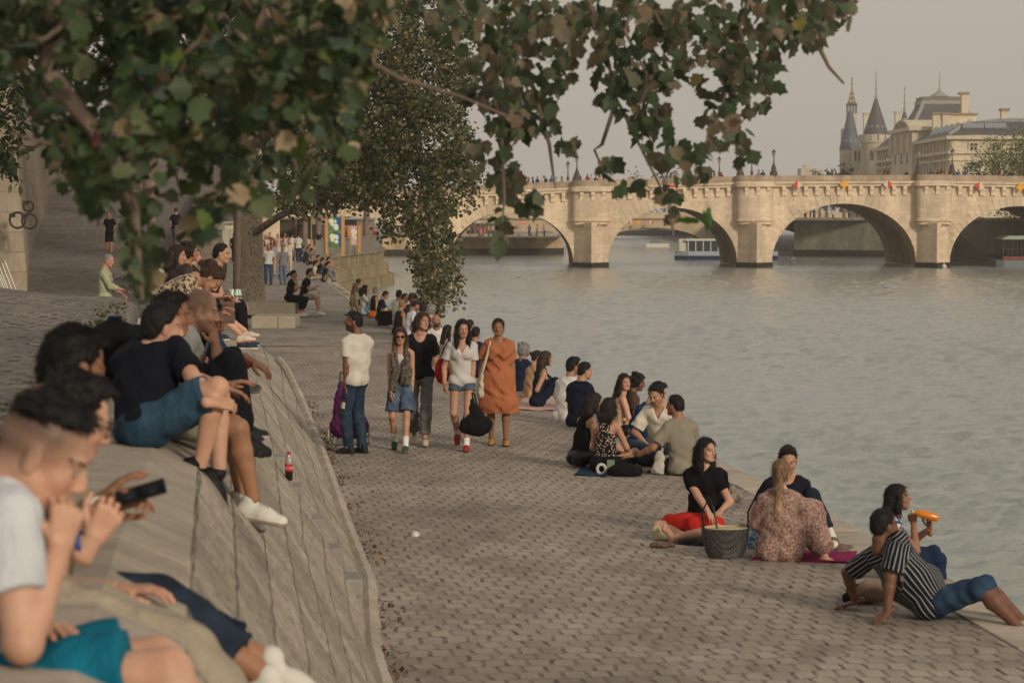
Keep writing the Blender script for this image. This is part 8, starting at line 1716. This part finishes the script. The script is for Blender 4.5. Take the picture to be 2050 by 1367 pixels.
    # cola bottle on the step
    yy, s = 19.6, .50; a = Vector((ledge_x(yy) + .23, yy, ledge_z(yy) - .1)); b = Vector((toe_x(yy), yy, 0)); q = a.lerp(b, s); root = empty('cola_bottle', (q.x + .02, q.y - .04, q.z + .05)); tag(root, 'half full cola bottle with red cap and label on a step of the slope', 'bottle')
    m = MB(); m.lathe([(.028, 0), (.032, .01), (.032, .075)], n=16); m.build('cola', plain('dark_cola', '#160b08', .1, .1, bump=0, spec=.6), root, True); m = MB(); m.lathe([(.0325, .075), (.0325, .135)], n=16); lb = m.build('label', plain('red_label', '#b3121c', .4, .05, bump=0), root, True)
    m = MB(); m.lathe([(.032, .135), (.033, .15), (.024, .185), (.013, .205), (.013, .212)], n=16); m.build('clear_neck', plain('clear_plastic', '#8f8f86', .12, .1, bump=0, spec=.6), root, True); m = MB(); m.lathe([(.015, .212), (.016, .216), (.016, .232), (.006, .235)], n=14); m.build('cap', plain('red_cap', '#b51420', .4, bump=0), root, True)
    cu = bpy.data.curves.new('lettering', 'FONT'); cu.body = 'Cola'; cu.size = .034; cu.shear = .35; cu.extrude = .0008; tx = bpy.data.objects.new('lettering_curve', cu); COL.objects.link(tx); bpy.context.view_layer.update()
    me = bpy.data.meshes.new_from_object(tx.evaluated_get(bpy.context.evaluated_depsgraph_get())); bpy.data.objects.remove(tx); me.materials.clear(); me.materials.append(plain('white_ink', '#d8d2c8', .5, bump=0)); tx = link('lettering', me, lb, (-.026, -.0345, .095)); tx.rotation_euler = (R(90), 0, 0)
    # litter
    p = G(831, 1074, 0); o = MB().lathe([(.045, 0), (.043, .03), (.03, .05), (.01, .056)], n=16).build('plastic_lid', plain('milky_plastic', '#b5b5ad', .3, .05, bump=0), None, True, loc=p); tag(o, 'small domed translucent lid lying on the cobbles', 'lid')
    rng = np.random.default_rng(3); n = 520; y = rng.uniform(11, 40, n)**1.0; x = np.array([toe_x(v) for v in y]) + np.abs(rng.normal(size=n))*.09 + .05; P_ = np.c_[x, y, rng.uniform(.012, .03, n)]
    keep = np.sin(y*2.1) + np.sin(y*.83 + 1) > -.5; P_ = P_[keep]; o = link('dry_leaf_litter', leaves_mesh('dry_leaf_litter', P_, rng.uniform(.02, .06, len(P_)), leaf_cols(rng, len(P_), [(3, '#6b4f38'), (2, '#8a6a4a'), (1, '#4a3a2a'), (.5, '#5a6038')]), rng, 'oval', 0.0)); o['kind'] = 'stuff'; o['label'] = 'dry brown leaves and weeds along the foot of the embankment'
    n = 420; y = rng.uniform(8, 26, n); x = np.array([ledge_x(v) - .66 for v in y]) + rng.normal(size=n)*.06; P_ = np.c_[x, y, np.array([terr_z(a_, b_) for a_, b_ in zip(x, y)]) + .05]; o = link('weeds', leaves_mesh('weeds', P_, rng.uniform(.02, .045, n), leaf_cols(rng, n, [(2, '#4f5530'), (1, '#6b5b40'), (1, '#3a4424')]), rng, 'oval', -.4)); o['kind'] = 'stuff'; o['label'] = 'weeds in the joint behind the ledge'
    # ice cream and the curved pipe on the far wall, its true kind unclear
    p = W(638, 586, 71.5); root = empty('ice_cream', p); tag(root, 'white ice cream held by the man on the stone bench', 'ice cream'); m = MB(); m.lathe([(.005, -.08), (.03, .02)], n=10); m.build('cone', plain('wafer', '#a8844f', .8), root); m = MB(); m.lathe([(.03, .02), (.042, .05), (.03, .09), (.008, .12)], n=10); m.build('scoop', plain('vanilla', '#c9c4b2', .6, bump=0), root, True)
    pts = [W(x_, y_, 203) for x_, y_ in ((744, 523), (749, 522), (754, 527), (758, 533), (761, 541), (762, 545))]; o_ = pts[0].copy(); m = MB(); m.tube([q_ - o_ for q_ in pts], [.1, .13, .17, .13, .07, .05], 8); ob = m.build('curved_pipe', plain('form_dark', '#2a2a30', .6), None, True, loc=o_); tag(ob, 'dark curved pipe of unclear kind jutting from the curved quay wall over the water', 'form')
props()
